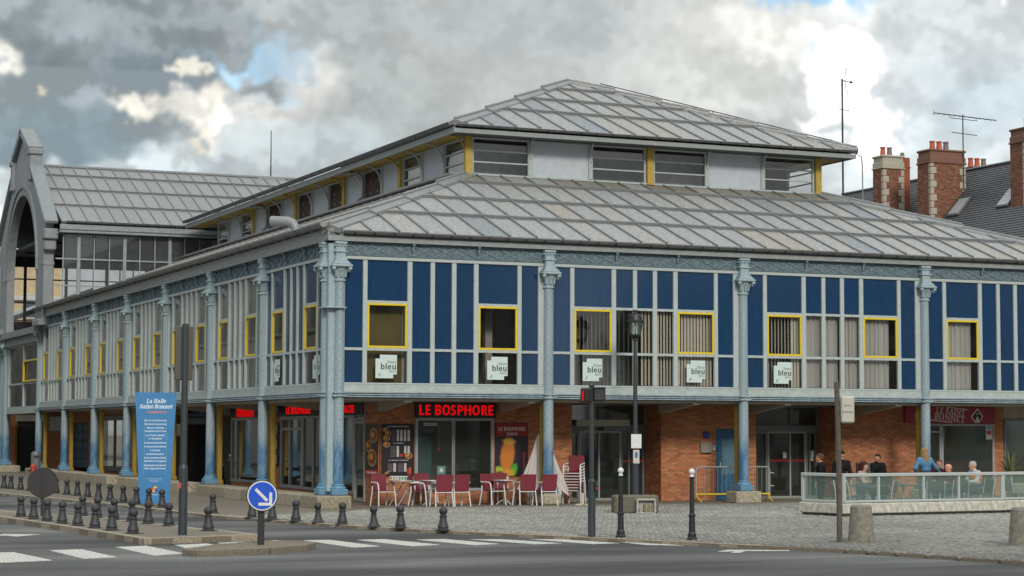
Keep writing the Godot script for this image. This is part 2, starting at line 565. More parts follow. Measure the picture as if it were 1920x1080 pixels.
# ---- ground ----------------------------------------------------------------------------------------
const KERB := [Vector2(-10.5, -90), Vector2(-8.2, -48), Vector2(-6.61, -20.5), Vector2(-5.8, -13.0), Vector2(-4.93, -5.5), Vector2(-4.59, -0.46), Vector2(-4.2, 3.71), Vector2(-3.6, 6.89), Vector2(-2.94, 9.76), Vector2(-2.2, 11.91), Vector2(-1.43, 13.7), Vector2(-0.62, 15.3), Vector2(0.18, 17.05), Vector2(0.92, 18.7), Vector2(1.7, 20.3), Vector2(2.37, 21.82), Vector2(2.97, 23.94), Vector2(3.4, 26.2), Vector2(4.2, 31.0), Vector2(5.5, 40.0)]
const ROAD := -0.06


func sheet(poly: PackedVector2Array, y: float, y0: float) -> MB:
	var b := mb()
	var p := PackedVector2Array()
	for q in poly:
		p.append(Vector2(q.x, -q.y))
	b.prism(p, V3, Vector3.RIGHT, Vector3.FORWARD, y0, y)
	return b


func build_ground() -> void:
	var b := mb()
	b.quad(V(-900, -0.11, 900), V(900, -0.11, 900), V(900, -0.11, -900), V(-900, -0.11, -900))
	structure("ground", b, m.tan_paving)
	b = mb()
	b.quad(V(-60, ROAD, 70), V(40, ROAD, 70), V(40, ROAD, -140), V(-60, ROAD, -140))
	structure("road", b, m.asphalt)
	# pavement of the plaza, inside the kerb
	var plaza := PackedVector2Array(KERB)
	plaza.append_array([Vector2(70, 40), Vector2(70, -90)])
	structure("pavement", sheet(plaza, 0.0, -0.1), m.tan_paving)
	# setts of the plaza
	var joint := PackedVector2Array([Vector2(-3.85, 4.6), Vector2(-0.2, 2.4), Vector2(1.4, 0.9), Vector2(26, 0.9), Vector2(40, 3), Vector2(40, 39.9)])
	var inner := []
	for i in range(KERB.size() - 1, 5, -1):
		inner.append(KERB[i] + (Vector2(0.28, -0.1) if i < 15 else Vector2(0.02, 0)))
	joint.append_array(PackedVector2Array(inner))
	structure("sett_bed", sheet(joint, 0.004, -0.02), m.joint)
	var sm := mb()
	sm.bev(V(0, 0, 0), V(0.112, 0.06, 0.112), 0.014)
	var mm := MultiMesh.new()
	mm.transform_format = MultiMesh.TRANSFORM_3D
	mm.use_colors = true
	mm.mesh = sm.mesh(true)
	var xs := []
	var tone := noise(0.25, 3, 77)
	for i in 330:
		for j in 290:
			var p := Vector2(-4.0 + i * 0.125 + (0.06 if j % 2 else 0.0), 0.9 + j * 0.125)
			p.y += 0.035 * sin(p.x * 0.9 + j * 0.6) + rng.randf_range(-0.008, 0.008)
			if p.x > 27.0 or p.y > 36.0 or (p.x > 16 and p.y > 27) or not Geometry2D.is_point_in_polygon(p, joint):
				continue
			if p.y > 20.4 and rng.randf() < 0.5 and not Geometry2D.is_point_in_polygon(p - Vector2(0.22, 0), joint):
				continue
			xs.append(p)
	mm.instance_count = xs.size()
	for i in xs.size():
		var p: Vector2 = xs[i]
		var e := Basis.from_euler(V(rng.randf_range(-0.09, 0.09), rng.randf_range(-0.2, 0.2), rng.randf_range(-0.09, 0.09))).scaled(V(rng.randf_range(0.9, 1.04), 1, rng.randf_range(0.9, 1.04)))
		mm.set_instance_transform(i, Transform3D(e, V(p.x, rng.randf_range(-0.016, -0.004), p.y)))
		var g := 0.30 * (1.0 + 0.35 * tone.get_noise_2d(p.x * 0.22 + 50.0, p.y * 0.22)) * (1.0 + 0.25 * tone.get_noise_2d(p.x, p.y)) * rng.randf_range(0.72, 1.25)
		mm.set_instance_color(i, Color(g * 1.03, g, g * 0.90))
	var mi := MultiMeshInstance3D.new()
	mi.multimesh = mm
	mi.material_override = m.sett
	mi.name = "paving_setts"
	add_child(mi)
	tag(mi, "small grey stone setts paving the plaza in front of the hall", "paving")
	mi.set_meta("kind", "stuff")
	# kerb stones of the plaza
	var kerb := Node3D.new()
	kerb.name = "kerb"
	add_child(kerb)
	kerb.set_meta("kind", "structure")
	kerb_line(kerb, KERB.slice(1, 15), 0.24, 0.006, 1.0, m.kerb)
	# the traffic island: kerb and paving
	var isl := PackedVector2Array([Vector2(-10.25, -3.0), Vector2(-9.84, 2.56), Vector2(-9.57, 3.98), Vector2(-9.3, 6.69), Vector2(-9.05, 9.68), Vector2(-8.85, 12.45), Vector2(-8.70, 14.9), Vector2(-6.2, 14.3), Vector2(-6.29, 12.82), Vector2(-6.63, 11.22), Vector2(-6.89, 9.01), Vector2(-7.15, 6.89), Vector2(-7.45, 4.65), Vector2(-8.4, 2.4), Vector2(-9.4, -3.0)])
	structure("traffic_island", sheet(isl, 0.055, -0.1), m.tan_paving)
	var ik := Node3D.new()
	ik.name = "island_kerb"
	add_child(ik)
	ik.set_meta("kind", "structure")
	var loop := Array(isl)
	loop.append(isl[0])
	kerb_line(ik, loop, 0.2, 0.062, 1.6, m.kerb)
	# the small island under the blue sign: setts round a paved middle
	var si := PackedVector2Array([Vector2(-8.85, 18.5), Vector2(-7.95, 17.3), Vector2(-7.16, 16.65), Vector2(-6.4, 16.5), Vector2(-6.03, 16.8), Vector2(-6.0, 17.3), Vector2(-6.39, 17.96), Vector2(-7.12, 18.5), Vector2(-7.89, 18.85), Vector2(-8.71, 19.0)])
	structure("sign_island", sheet(si, 0.04, -0.1), m.tan_paving)
	var sk := Node3D.new()
	sk.name = "sign_island_kerb"
	add_child(sk)
	sk.set_meta("kind", "structure")
	loop = Array(si)
	loop.append(si[0])
	loop.reverse()
	kerb_line(sk, loop, 0.17, 0.062, 0.30, m.kerb_dark)
	# painted markings
	var stripes := [
		[-12.3, 16.6, -11.4, 16.45, -11.2, 19.0, -12.1, 19.3], [-10.70, 16.12, -10.09, 16.00, -10.0, 18.5, -10.62, 18.75], [-9.36, 15.5, -8.72, 15.3, -8.66, 17.9, -9.3, 18.3],
		[-8.16, 15.23, -7.45, 14.95, -7.37, 16.3, -8.25, 16.9], [-7.2, 14.8, -6.6, 14.55, -6.55, 15.8, -7.2, 16.2], [-6.3, 14.5, -5.85, 14.35, -5.8, 15.6, -6.3, 15.9],
		[-5.35, 14.5, -4.8, 14.55, -4.65, 17.06, -5.25, 17.2], [-4.31, 14.75, -3.68, 14.66, -3.4, 16.98, -4.06, 17.2], [-3.16, 15.08, -2.55, 15.03, -2.2, 17.1, -2.8, 17.3], [-2.1, 15.35, -1.5, 15.55, -0.95, 17.3, -1.59, 17.4], [-0.95, 15.75, -0.35, 16.0, 0.1, 17.7, -0.52, 17.75], [0.3, 17.3, 0.7, 18.05, 0.9, 18.9, 0.3, 18.4],
	]
	for s in stripes:
		structure("crossing_stripe", sheet(PackedVector2Array([Vector2(s[0], s[1]), Vector2(s[2], s[3]), Vector2(s[4], s[5]), Vector2(s[6], s[7])]), ROAD + 0.005, ROAD - 0.01), m.marking)
	structure("lane_arrow", sheet(PackedVector2Array([Vector2(-12.3, 10.35), Vector2(-10.59, 10.2), Vector2(-10.5, 9.9), Vector2(-9.8, 10.35), Vector2(-10.4, 11.0), Vector2(-10.55, 10.5), Vector2(-12.3, 10.65)]), ROAD + 0.005, ROAD - 0.01), m.marking)
	structure("lane_arrow", sheet(PackedVector2Array([Vector2(0.55, 20.83), Vector2(0.98, 20.45), Vector2(2.0, 20.95), Vector2(1.9, 21.12), Vector2(1.13, 20.83), Vector2(0.78, 21.27), Vector2(0.62, 21.2), Vector2(0.94, 20.8), Vector2(0.74, 20.9)]), ROAD + 0.005, ROAD - 0.01), m.marking)
	structure("edge_line", sheet(PackedVector2Array([Vector2(-8.7, -3.5), Vector2(-8.5, -3.5), Vector2(-8.3, -0.7), Vector2(-8.6, -0.9)]), ROAD + 0.005, ROAD - 0.01), m.marking)


func kerb_line(parent: Node3D, pts: Array, wide: float, top: float, each: float, mm: Material) -> void:
	# stones along a line, their outer face on the line and their body on its right-hand side, seen from above
	var at := 0.0
	for i in pts.size() - 1:
		var a: Vector2 = pts[i]
		var d: Vector2 = pts[i + 1] - a
		var n := maxi(1, roundi(d.length() / each))
		var u := d.normalized()
		for k in n:
			var l := d.length() / n
			var c := a + u * (l * (k + 0.5)) + Vector2(-u.y, u.x) * (-wide * 0.5)
			var b := mb()
			var e := Basis(V(u.x, 0, u.y), Vector3.UP, V(-u.y, 0, u.x))
			b.bev(V(0, 0, 0), V(l - 0.012, 0.16 + top, wide), 0.018)
			var o := put("kerb_stone", b, mm, parent)
			o.transform = Transform3D(e * Basis.from_euler(V(0, rng.randf_range(-0.006, 0.006), 0)), V(c.x, (top - 0.16) * 0.5 + rng.randf_range(-0.004, 0.004), c.y))


# ---- the market hall -------------------------------------------------------------------------------
const FX := [0.27, 6.68, 13.19, 19.8, 26.4]                                   # columns of the front, along x
const LZ := [-43.1, -36.95, -30.7, -24.7, -18.6, -12.4, -6.35, -0.34]         # columns of the left side, along z
const CUT := [0.027, 0.110, 0.131, 0.318, 0.341, 0.427, 0.448, 0.529, 0.551, 0.635, 0.658, 0.849, 0.869, 0.951]
var hall: Node3D


func shaft_colours(b: MB, from: int, sd: int) -> void:
	# light blue paint; below man height a deeper blue coat with a ragged upper rim
	var f := noise(1.3, 4, sd)
	var pale := Color(0.325, 0.42, 0.465)
	var deep := Color(0.05, 0.19, 0.36)
	for i in range(from, b.v.size()):
		var p := b.v[i]
		var rim := 1.75 + 0.55 * f.get_noise_3d(p.x * 5.0, p.y * 0.8, p.z * 5.0)
		var k := (1.0 - smoothstep(rim - 0.35, rim + 0.35, p.y)) * (0.82 + 0.9 * f.get_noise_3d(p.x * 3.0, p.y * 2.0, p.z * 3.0 + 9.0))
		var g := 1.0 + 0.14 * f.get_noise_3d(p.x * 4.0, p.y * 0.6 + 20.0, p.z * 4.0)
		b.c[i] = pale.lerp(deep, clampf(k, 0.0, 1.0)) * g


func column(at: Vector3, turn: float, sd: int) -> void:
	var b := mb()
	var prof := []
	for i in 34:
		var y := 0.66 + (6.30 - 0.66) * i / 33.0
		prof.append(Vector2(0.158 - 0.016 * i / 33.0, y))
	b.lathe(V3, prof, 16, Basis.IDENTITY, false)
	shaft_colours(b, 0, sd)
	var o := put("column", b, m.column, hall)
	o.position = at
	o.rotation.y = turn
	if not m.has("cap_mesh"):
		b = mb()  # foot
		b.bev(V(0, 0.44, 0), V(0.46, 0.17, 0.46), 0.02)
		b.lathe(V(0, 0.52, 0), [Vector2(0.225, 0), Vector2(0.235, 0.03), Vector2(0.22, 0.065), Vector2(0.185, 0.085), Vector2(0.18, 0.10), Vector2(0.195, 0.115), Vector2(0.19, 0.14), Vector2(0.16, 0.15)], 16)
		m.foot_mesh = b.mesh()
		b = mb()  # capital: neck ring, bell with leaves, scrolls, plate
		b.lathe(V(0, 6.28, 0), [Vector2(0.15, 0), Vector2(0.185, 0.02), Vector2(0.185, 0.05), Vector2(0.15, 0.07), Vector2(0.15, 0.10), Vector2(0.17, 0.24), Vector2(0.23, 0.40), Vector2(0.24, 0.42)], 16)
		for k in 8:
			var a := TAU * k / 8
			var e := Basis(Vector3.UP, a) * Basis(Vector3.RIGHT, 0.22)
			b.bev(V(0, 6.49, 0) + Basis(Vector3.UP, a) * V(0, 0, 0.19), V(0.085, 0.2, 0.05), 0.018, e)
			b.ball(V(0, 6.60, 0) + Basis(Vector3.UP, a) * V(0, 0, 0.245), 0.03, 6)
		for k in 4:
			var a := TAU * (k + 0.5) / 4
			b.ball(V(0, 6.64, 0) + Basis(Vector3.UP, a) * V(0, 0, 0.335), 0.068, 8, V(1, 0.9, 1))
			b.ball(V(0, 6.57, 0) + Basis(Vector3.UP, a) * V(0, 0, 0.30), 0.035, 6)
		b.bev(V(0, 6.72, 0), V(0.60, 0.07, 0.60), 0.02)
		b.bev(V(0, 6.775, 0), V(0.52, 0.04, 0.52), 0.015)
		m.cap_mesh = b.mesh()
		b = mb()  # pier above the capital
		b.bev(V(0, 7.06, 0), V(0.29, 0.56, 0.29), 0.02)
		for k in 5:
			var w := 0.46 - 0.15 * sin(PI * 0.5 * k / 4.0)
			b.box(V(0, 6.81 + k * 0.035, 0), V(w, 0.036, w))
		b.bev(V(0, 7.12, 0), V(0.37, 0.045, 0.37), 0.012)
		b.bev(V(0, 7.36, 0), V(0.36, 0.075, 0.36), 0.02)
		for k in 4:
			var e := Basis(Vector3.UP, TAU * k / 4)
			for q in [-0.1, 0.0, 0.1]:
				b.ball(e * V(q, 7.285, 0.165), 0.034, 6)
		m.pier_mesh = b.mesh()
		b = mb()  # collar where the floor beam meets the shaft
		b.bev(V(0, 3.10, 0), V(0.40, 0.07, 0.38), 0.02)
		b.bev(V(0, 3.19, 0), V(0.37, 0.05, 0.36), 0.015)
		m.collar_mesh = b.mesh()
	var low: Material = m.foot if m.has("foot") else mat(Color(0.13, 0.30, 0.45), 0.5, "worn", 0.5)
	m.foot = low
	put("foot", m.foot_mesh, low, o)
	put("capital", m.cap_mesh, m.iron, o)
	put("pier", m.pier_mesh, m.iron, o)
	put("collar", m.collar_mesh, m.iron_beam, o)


func bay(e: Basis, sa: float, sb: float, cells: Array, no: int, left: bool) -> void:
	var w := sb - sa
	var at := func(k: int) -> float: return sa + CUT[k] * w
	var b := mb()
	# head, sill rail and mullions
	b.bev(V((sa + sb) / 2, 6.975, -0.065), V(w - 0.24, 0.09, 0.11), 0.01)
	b.bev(V((sa + sb) / 2, 3.455, -0.07), V(w - 0.24, 0.05, 0.12), 0.01)
	for k in 8:
		var l: float = sa + 0.13 if k == 0 else at.call(2 * k - 1)
		var r: float = sb - 0.13 if k == 7 else at.call(2 * k)
		b.bev(V((l + r) / 2, 5.2, -0.06), V(r - l, 3.44, 0.10), 0.012)
	var rails := []
	for k in 7:
		var l: float = at.call(2 * k)
		var r: float = at.call(2 * k + 1)
		var s: String = cells[k]
		rails.append([l, r, 4.42])
		if s.length() == 3:
			rails.append([l, r, 5.755])
	for q in rails:
		b.box(V((q[0] + q[1]) / 2, q[2], -0.065), V(q[1] - q[0], 0.075, 0.085))
		for x in ([0.5] if q[1] - q[0] < 0.8 else [0.2, 0.8]):
			b.box(V(lerpf(q[0], q[1], x), q[2] - 0.012, -0.018), V(0.05, 0.022, 0.02))
	for k in 7:  # drain caps on the sill
		for x in [0.25, 0.75]:
			b.box(V(lerpf(at.call(2 * k), at.call(2 * k + 1), x), 3.455, -0.006), V(0.035, 0.02, 0.02))
	var o := put("window_bay", b, m.frame, hall)
	o.transform.basis = e
	for k in 7:
		var l: float = at.call(2 * k)
		var r: float = at.call(2 * k + 1)
		var s: String = cells[k]
		var rows := [[4.4575, 6.93], [3.48, 4.3825]] if s.length() == 2 else [[5.7925, 6.93], [4.4575, 5.7175], [3.48, 4.3825]]
		for j in rows.size():
			var y0: float = rows[j][0]
			var y1: float = rows[j][1]
			var c := V((l + r) / 2, (y0 + y1) / 2, -0.075)
			var d := V(r - l, y1 - y0, 0.014)
			var q := mb()
			match s[j]:
				"B":
					q.box(c + V(0, 0, rng.randf_range(-0.004, 0.004)), d, Basis.from_euler(V(rng.randf_range(-0.003, 0.003), rng.randf_range(-0.004, 0.004), 0)))
					put("blue_panel", q, m.blue if rng.randf() < 0.5 else m.blue_b, o)
				"G":
					q.box(c, V(d.x, d.y, 0.006), Basis.from_euler(V(rng.randf_range(-0.003, 0.003), rng.randf_range(-0.006, 0.006), 0)))
					put("pane", q, m.pane, o)
				"Y":
					var t := 0.062
					q.bev(c + V(0, d.y / 2 - t / 2, 0.03), V(d.x, t, 0.06), 0.008)
					q.bev(c - V(0, d.y / 2 - t / 2, -0.03), V(d.x, t, 0.06), 0.008)
					for z in [-1, 1]:
						q.bev(c + V(z * (d.x / 2 - t / 2), 0, 0.03), V(t, d.y - 2 * t - 0.002, 0.058), 0.008)
					var fr := put("window_frame", q, m.yellow, o)
					q = mb()
					q.box(c + V(0, 0, 0.02), V(d.x - 2 * t, d.y - 2 * t, 0.006))
					put("pane", q, m.pane, o)
	# floor beam with its mouldings, and the sill board above it
	b = mb()
	b.box(V((sa + sb) / 2, 3.325, -0.035), V(w - 0.24, 0.205, 0.11))
	put("sill_board", b, m.sill, hall).transform.basis = e
	b = mb()
	b.box(V((sa + sb) / 2, 3.14, -0.04), V(w - 0.26, 0.16, 0.14))
	for y in [3.20, 3.14, 3.085]:
		b.bev(V((sa + sb) / 2, y, 0.05), V(w - 0.262, 0.034, 0.05), 0.012)
	put("floor_beam", b, m.iron_beam, hall).transform.basis = e
	# frieze: three lattice plates between small consoles
	b = mb()
	b.box(V((sa + sb) / 2, 7.23, -0.10), V(w - 0.26, 0.40, 0.06))
	b.bev(V((sa + sb) / 2, 7.045, -0.055), V(w - 0.26, 0.035, 0.08), 0.01)
	b.bev(V((sa + sb) / 2, 7.41, -0.055), V(w - 0.26, 0.03, 0.08), 0.01)
	var fz := put("frieze", b, m.iron_dark, hall)
	fz.transform.basis = e
	var third := (w - 0.36) / 3.0
	b = mb()
	var cs := mb()
	for k in 3:
		var x0 := sa + 0.18 + k * third
		for j in 3:
			var cx := x0 + third * (j + 0.5) / 3.0
			var hw := third / 6.0 - 0.02
			for z in [-1.0, 1.0]:
				var a := V(cx - hw, 7.225 - z * 0.15, -0.062)
				var c := V(cx + hw, 7.225 + z * 0.15, -0.062)
				var u := (c - a).normalized()
				b.box((a + c) / 2, V((c - a).length(), 0.026, 0.03), Basis(u, V(-u.y, u.x, 0), V(0, 0, 1)))
				var arc := []
				for q in 7:
					var t := PI * q / 6.0
					arc.append(V(cx + z * (hw + 0.02) - z * sin(t) * 0.13, 7.225 + cos(t) * 0.145, -0.06))
				b.tube(arc, 0.014, 4)
			b.lathe(V(cx, 7.225, -0.065), [Vector2(0.001, 0.028), Vector2(0.03, 0.02), Vector2(0.04, 0.0)].map(func(p): return Vector2(p.x, p.y)), 8, Basis(Vector3.RIGHT, PI / 2), false)
		if k > 0:
			cs = mb()
			cs.bev(V(x0, 7.39, 0.0), V(0.075, 0.07, 0.15), 0.012)
			cs.bev(V(x0, 7.30, -0.02), V(0.06, 0.12, 0.09), 0.012)
			cs.ball(V(x0, 7.21, -0.02), 0.04, 8)
			cs.bev(V(x0, 7.12, -0.05), V(0.05, 0.10, 0.05), 0.012)
			put("console", cs, m.iron_mid, fz)
	put("lattice_ornament", b, m.iron_mid, fz)


func slat_blind(x0: float, x1: float, angle: float, colour: Material, step := 0.12, y0 := 3.5, y1 := 5.75, z := -0.22) -> void:
	var b := mb()
	b.box(V((x0 + x1) / 2, y1 + 0.02, z), V(x1 - x0, 0.04, 0.05))
	var p := put("vertical_blind", b, m.white, hall)
	var n := roundi((x1 - x0) / step)
	var sm := mb()
	sm.box(V3, V(0.1, y1 - y0, 0.004))
	var ms := sm.mesh()
	for i in n:
		var o := put("blind_slat", ms, colour, p)
		o.position = V(x0 + (i + 0.5) * (x1 - x0) / n, (y0 + y1) / 2, z)
		o.rotation.y = angle + rng.randf_range(-0.07, 0.07)


func curtain(x0: float, x1: float, colour: Material, y0 := 3.5, y1 := 5.78, z := -0.24) -> void:
	var b := mb()
	var n := int((x1 - x0) / 0.025)
	for i in n:
		var f := func(k: int) -> Vector3:
			var x := x0 + (x1 - x0) * k / n
			return V(x, 0, z + 0.035 * sin(x * 44.0 + 1.5 * sin(x * 7.0)) + 0.015 * sin(x * 91.0))
		var a: Vector3 = f.call(i)
		var c: Vector3 = f.call(i + 1)
		b.quad(V(a.x, y0, a.z), V(c.x, y0, c.z), V(c.x, y1, c.z), V(a.x, y1, a.z))
	put("curtain", b, colour, hall)


func roof_face(parent: Node3D, o: Vector3, u: Vector3, w: Vector3, poly: PackedVector2Array, rows: Array, u0: float, step: float, cols: int, joined := false, mats: Array = [], stained := false) -> void:
	# zinc sheets: each tipped so that its lower edge stands proud, with a roll along that edge and a batten along one side
	var all := mb()
	var use: Array = zinc if mats.is_empty() else mats
	for r in rows.size() - 1:
		var v0: float = rows[r]
		var v1: float = rows[r + 1]
		for c in cols:
			var a := u0 + c * step
			var b := a + step
			var mid := (a + b) / 2
			var sag := 0.05 if r > 0 else 0.0
			var cell := PackedVector2Array([Vector2(a, v0), Vector2(mid, v0 - sag), Vector2(b, v0), Vector2(b, v1), Vector2(a, v1)])
			var q := all if joined else mb()
			var q2 := all if joined else mb()
			var before := q.v.size()
			for p in Geometry2D.intersect_polygons(cell, poly):
				if p.size() < 3:
					continue
				var sl := -0.06 / (v1 - v0)
				q.prism(p, o, u, w, 0.0, 0.085 - sl * v0, sl)
			if q.v.size() == before:
				continue
			var bat := PackedVector2Array([Vector2(b - 0.03, v0 - 0.03), Vector2(b + 0.03, v0 - 0.03), Vector2(b + 0.022, v1), Vector2(b - 0.022, v1)])
			for p in Geometry2D.intersect_polygons(bat, poly):
				if p.size() >= 3:
					var sl := -0.05 / (v1 - v0)
					q2.prism(p, o, u, w, 0.0, 0.135 - sl * v0, sl)
			if r > 0:
				for roll in [PackedVector2Array([Vector2(a, v0 - 0.045), Vector2(mid, v0 - 0.045 - sag), Vector2(mid, v0 + 0.035 - sag), Vector2(a, v0 + 0.035)]), PackedVector2Array([Vector2(mid, v0 - 0.045 - sag), Vector2(b, v0 - 0.045), Vector2(b, v0 + 0.035), Vector2(mid, v0 + 0.035 - sag)])]:
					for p in Geometry2D.intersect_polygons(roll, poly):
						if p.size() >= 3:
							q2.prism(p, o, u, w, 0.02, 0.125)
				if Geometry2D.is_point_in_polygon(Vector2(b, v0), poly):
					q2.bev(o + u * b + w * v0 + u.cross(w) * 0.09, V(0.1, 0.11, 0.11), 0.025, Basis(u, w, u.cross(w)))
			if not joined:
				var k := rng.randf()
				var i := 0 if k < 0.3 else 1 if k < 0.5 else 2 if k < 0.75 else 3 if k < 0.88 else 4 if k < 0.97 else 5
				put("roof_sheet", q, zinc[6] if mats.is_empty() and stained and r == rows.size() - 2 and rng.randf() < 0.85 else use[i % use.size()], parent)
				if q2.v.size():
					put("seam_roll", q2, m.seam, parent)
	if joined:
		put("roof_sheets", all, use[0], parent, "stuff")


func hip_cap(parent: Node3D, a: Vector3, b: Vector3, n: int, wide: float, mm: Material) -> void:
	# stepped lead pieces along a hip, from its foot up
	var d := (b - a) / n
	var u := d.normalized()
	var s := u.cross(Vector3.UP).normalized()
	var k := s.cross(u).normalized()
	for i in n:
		var q := mb()
		var p := a + d * i
		var l := d.length() + 0.12
		for z in [-1.0, 1.0]:
			var t := 0.06
			var lo: Vector3 = p + u * -0.06
			var hi: Vector3 = lo + u * l
			var out0: Vector3 = s * z * wide - k * wide * 0.30
			var pts := [lo + k * (t + 0.13), lo + out0 + k * (t + 0.09), hi + out0 + k * (t + 0.02), hi + k * (t + 0.05)]
			q._q4(pts[0], pts[1], pts[2], pts[3], k)
			q._q4(lo, lo + out0, pts[1], pts[0], -u)
			q._q4(lo + out0, hi + out0, pts[2], pts[1], s * z)
		q.tube([p + k * 0.2, p + d + u * 0.06 + k * 0.12], 0.05, 6)
		put("hip_flashing", q, mm, parent)


func gutter(parent: Node3D, a: Vector3, b: Vector3, out: Vector3, r: float, mm: Material, strap := 0.58) -> void:
	var q := mb()
	var u := (b - a).normalized()
	var n := 8
	for i in n:
		var p0 := PI * i / n
		var p1 := PI * (i + 1) / n
		var e := func(p: float, rr: float) -> Vector3: return out * (cos(p) * rr + r) - Vector3.UP * sin(p) * rr
		q._q4(a + e.call(p0, r), b + e.call(p0, r), b + e.call(p1, r), a + e.call(p1, r), out * cos(p0) - Vector3.UP * sin(p0))
		q._q4(a + e.call(p0, r - 0.012), b + e.call(p0, r - 0.012), b + e.call(p1, r - 0.012), a + e.call(p1, r - 0.012), Vector3.UP - out * cos(p0))
	q.tube([a + out * 2.0 * r, b + out * 2.0 * r], 0.016, 6)
	for end in [a, b]:
		for i in n:
			var p0 := PI * i / n
			var p1 := PI * (i + 1) / n
			q._t3(end + out * r, end + out * (cos(p0) * r + r) - Vector3.UP * sin(p0) * r, end + out * (cos(p1) * r + r) - Vector3.UP * sin(p1) * r, u * (-1.0 if end == a else 1.0))
	var g := put("gutter", q, mm, parent)
	q = mb()
	var cnt := int((b - a).length() / strap)
	for k in cnt:
		var c := a + u * strap * (k + 0.5)
		for i in n:
			var p0 := PI * i / n
			var p1 := PI * (i + 1) / n
			var f := func(p: float) -> Vector3: return out * (cos(p) * (r + 0.012) + r) - Vector3.UP * sin(p) * (r + 0.012)
			q._q4(c - u * 0.02 + f.call(p0), c + u * 0.02 + f.call(p0), c + u * 0.02 + f.call(p1), c - u * 0.02 + f.call(p1), out * cos(p0) - Vector3.UP * sin(p0))
	put("gutter_straps", q, m.black, g, "stuff")


func build_market_hall() -> void:
	hall = thing("market_hall", "long grey and blue iron market hall with glazed upper storey and two tiered zinc roof", "market hall")
	# columns
	for k in range(1, 5):
		column(V(FX[k], 0, 0), 0.0, 100 + k)
	column(V(FX[0], 0, 0.0), 0.0, 99)
	column(V(0.0, 0, LZ[7]), 0.0, 98)
	for k in 7:
		column(V(0, 0, LZ[k]), 0.0, 80 + k)
	# the corner strip between the twin corner columns
	var b := mb()
	b.bev(V(0.06, 3.9, -0.10), V(0.22, 6.9, 0.26), 0.02)
	for i in b.v.size():
		b.c[i] = Color(0.33, 0.45, 0.53)
	put("corner_strip", b, m.iron, hall)
	b = mb()
	b.bev(V(0.10, 5.55, -0.12), V(0.62, 0.035, 0.74), 0.01)
	put("corner_band", b, m.iron, hall)
	# window bays
	var blue_bay := ["BB", "BYG", "BB", "BB", "BB", "BYG", "BB"]
	var office := ["BB", "BYG", "BGG", "BGG", "BGG", "BYG", "BB"]
	var clear := ["GG", "GYG", "GG", "GG", "GG", "GYG", "GG"]
	bay(FRONT, FX[0], FX[1], blue_bay, 0, false)
	bay(FRONT, FX[1], FX[2], office, 1, false)
	bay(FRONT, FX[2], FX[3], office, 2, false)
	bay(FRONT, FX[3], FX[4], blue_bay, 3, false)
	for k in 7:
		bay(SIDE, LZ[k], LZ[k + 1], blue_bay if k == 6 else clear, k, true)
	# rooms behind the glass
	b = mb()
	b.span(V(0.2, 3.06, -0.16), V(26.4, 3.2, -6.5))
	b.span(V(0.2, 3.06, -6.5), V(6.5, 3.2, -43.2))
	put("upper_floor", b, m.room_floor, hall)
	b = mb()
	b.span(V(2.6, 3.2, -3.6), V(26.4, 7.05, -3.75))
	b.span(V(2.6, 3.2, -3.75), V(2.75, 7.05, -43.0))
	for x in [6.7, 13.2, 19.8, 26.4]:
		b.span(V(x - 0.05, 3.2, -0.2), V(x + 0.05, 7.05, -3.6))
	for z in [-6.3, -18.6, -30.7, -43.1]:
		b.span(V(0.2, 3.2, z - 0.05), V(2.6, 7.05, z + 0.05))
	put("inner_wall", b, m.room, hall)
	b = mb()
	b.span(V(0.2, 7.05, -0.18), V(26.4, 7.15, -6.5))
	b.span(V(0.2, 7.05, -6.5), V(6.5, 7.15, -43.2))
	put("upper_ceiling", b, m.room, hall)
	var cream := mat(Color(0.52, 0.49, 0.40), 0.8)
	var dim := mat(Color(0.30, 0.29, 0.25), 0.8)
	var veil := mat(Color(0.42, 0.42, 0.39), 0.9)
	var olive := mat(Color(0.105, 0.085, 0.022), 0.9, "faint", 0.8)
	b = mb()
	b.span(V(1.02, 3.4, -0.42), V(2.28, 6.0, -0.45))
	put("olive_screen", b, olive, hall)
	b = mb()
	b.span(V(2.28, 3.4, -0.38), V(2.42, 6.0, -0.42))
	b.span(V(5.2, 3.2, -1.2), V(5.42, 7.0, -1.4))
	put("inner_post", b, dim, hall)
	slat_blind(7.46, 8.78, 1.35, cream, 0.13)
	slat_blind(8.86, 9.78, 1.4, dim, 0.15)
	slat_blind(9.8, 10.15, 0.5, cream, 0.1)
	slat_blind(10.24, 10.86, 0.55, cream, 0.105)
	slat_blind(10.94, 12.24, 0.35, cream, 0.108)
	slat_blind(14.04, 14.98, 0.75, cream, 0.12)
	slat_blind(15.0, 15.32, 0.2, cream, 0.1)
	curtain(15.4, 16.05, veil)
	curtain(16.1, 16.72, veil)
	curtain(16.8, 17.42, veil)
	curtain(17.52, 18.6, veil)
	curtain(20.62, 21.75, veil)
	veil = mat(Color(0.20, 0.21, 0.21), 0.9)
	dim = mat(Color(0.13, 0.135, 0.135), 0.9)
	for k in 6:
		curtain_side(LZ[k] + 0.2, LZ[k] + 2.0, dim if k % 3 == 1 else veil)
		curtain_side(LZ[k] + 2.05, LZ[k] + 4.0, veil)
		curtain_side(LZ[k] + 4.05, LZ[k] + 5.9, veil if k % 2 else dim)
	# fascia and gutters of the lower roof
	var e := 0.10
	b = mb()
	b.span(V(-e, 7.425, e), V(27.6, 7.57, e - 0.05))
	b.span(V(-e, 7.43, e - 0.05), V(27.6, 7.455, -0.2))
	var fa := put("fascia", b, m.fascia, hall)
	b = mb()
	b.span(V(-e, 7.425, e - 0.003), V(-e + 0.05, 7.68, -43.6))
	b.span(V(-e + 0.05, 7.43, -0.2), V(0.2, 7.455, -43.6))
	put("fascia", b, m.fascia, hall)
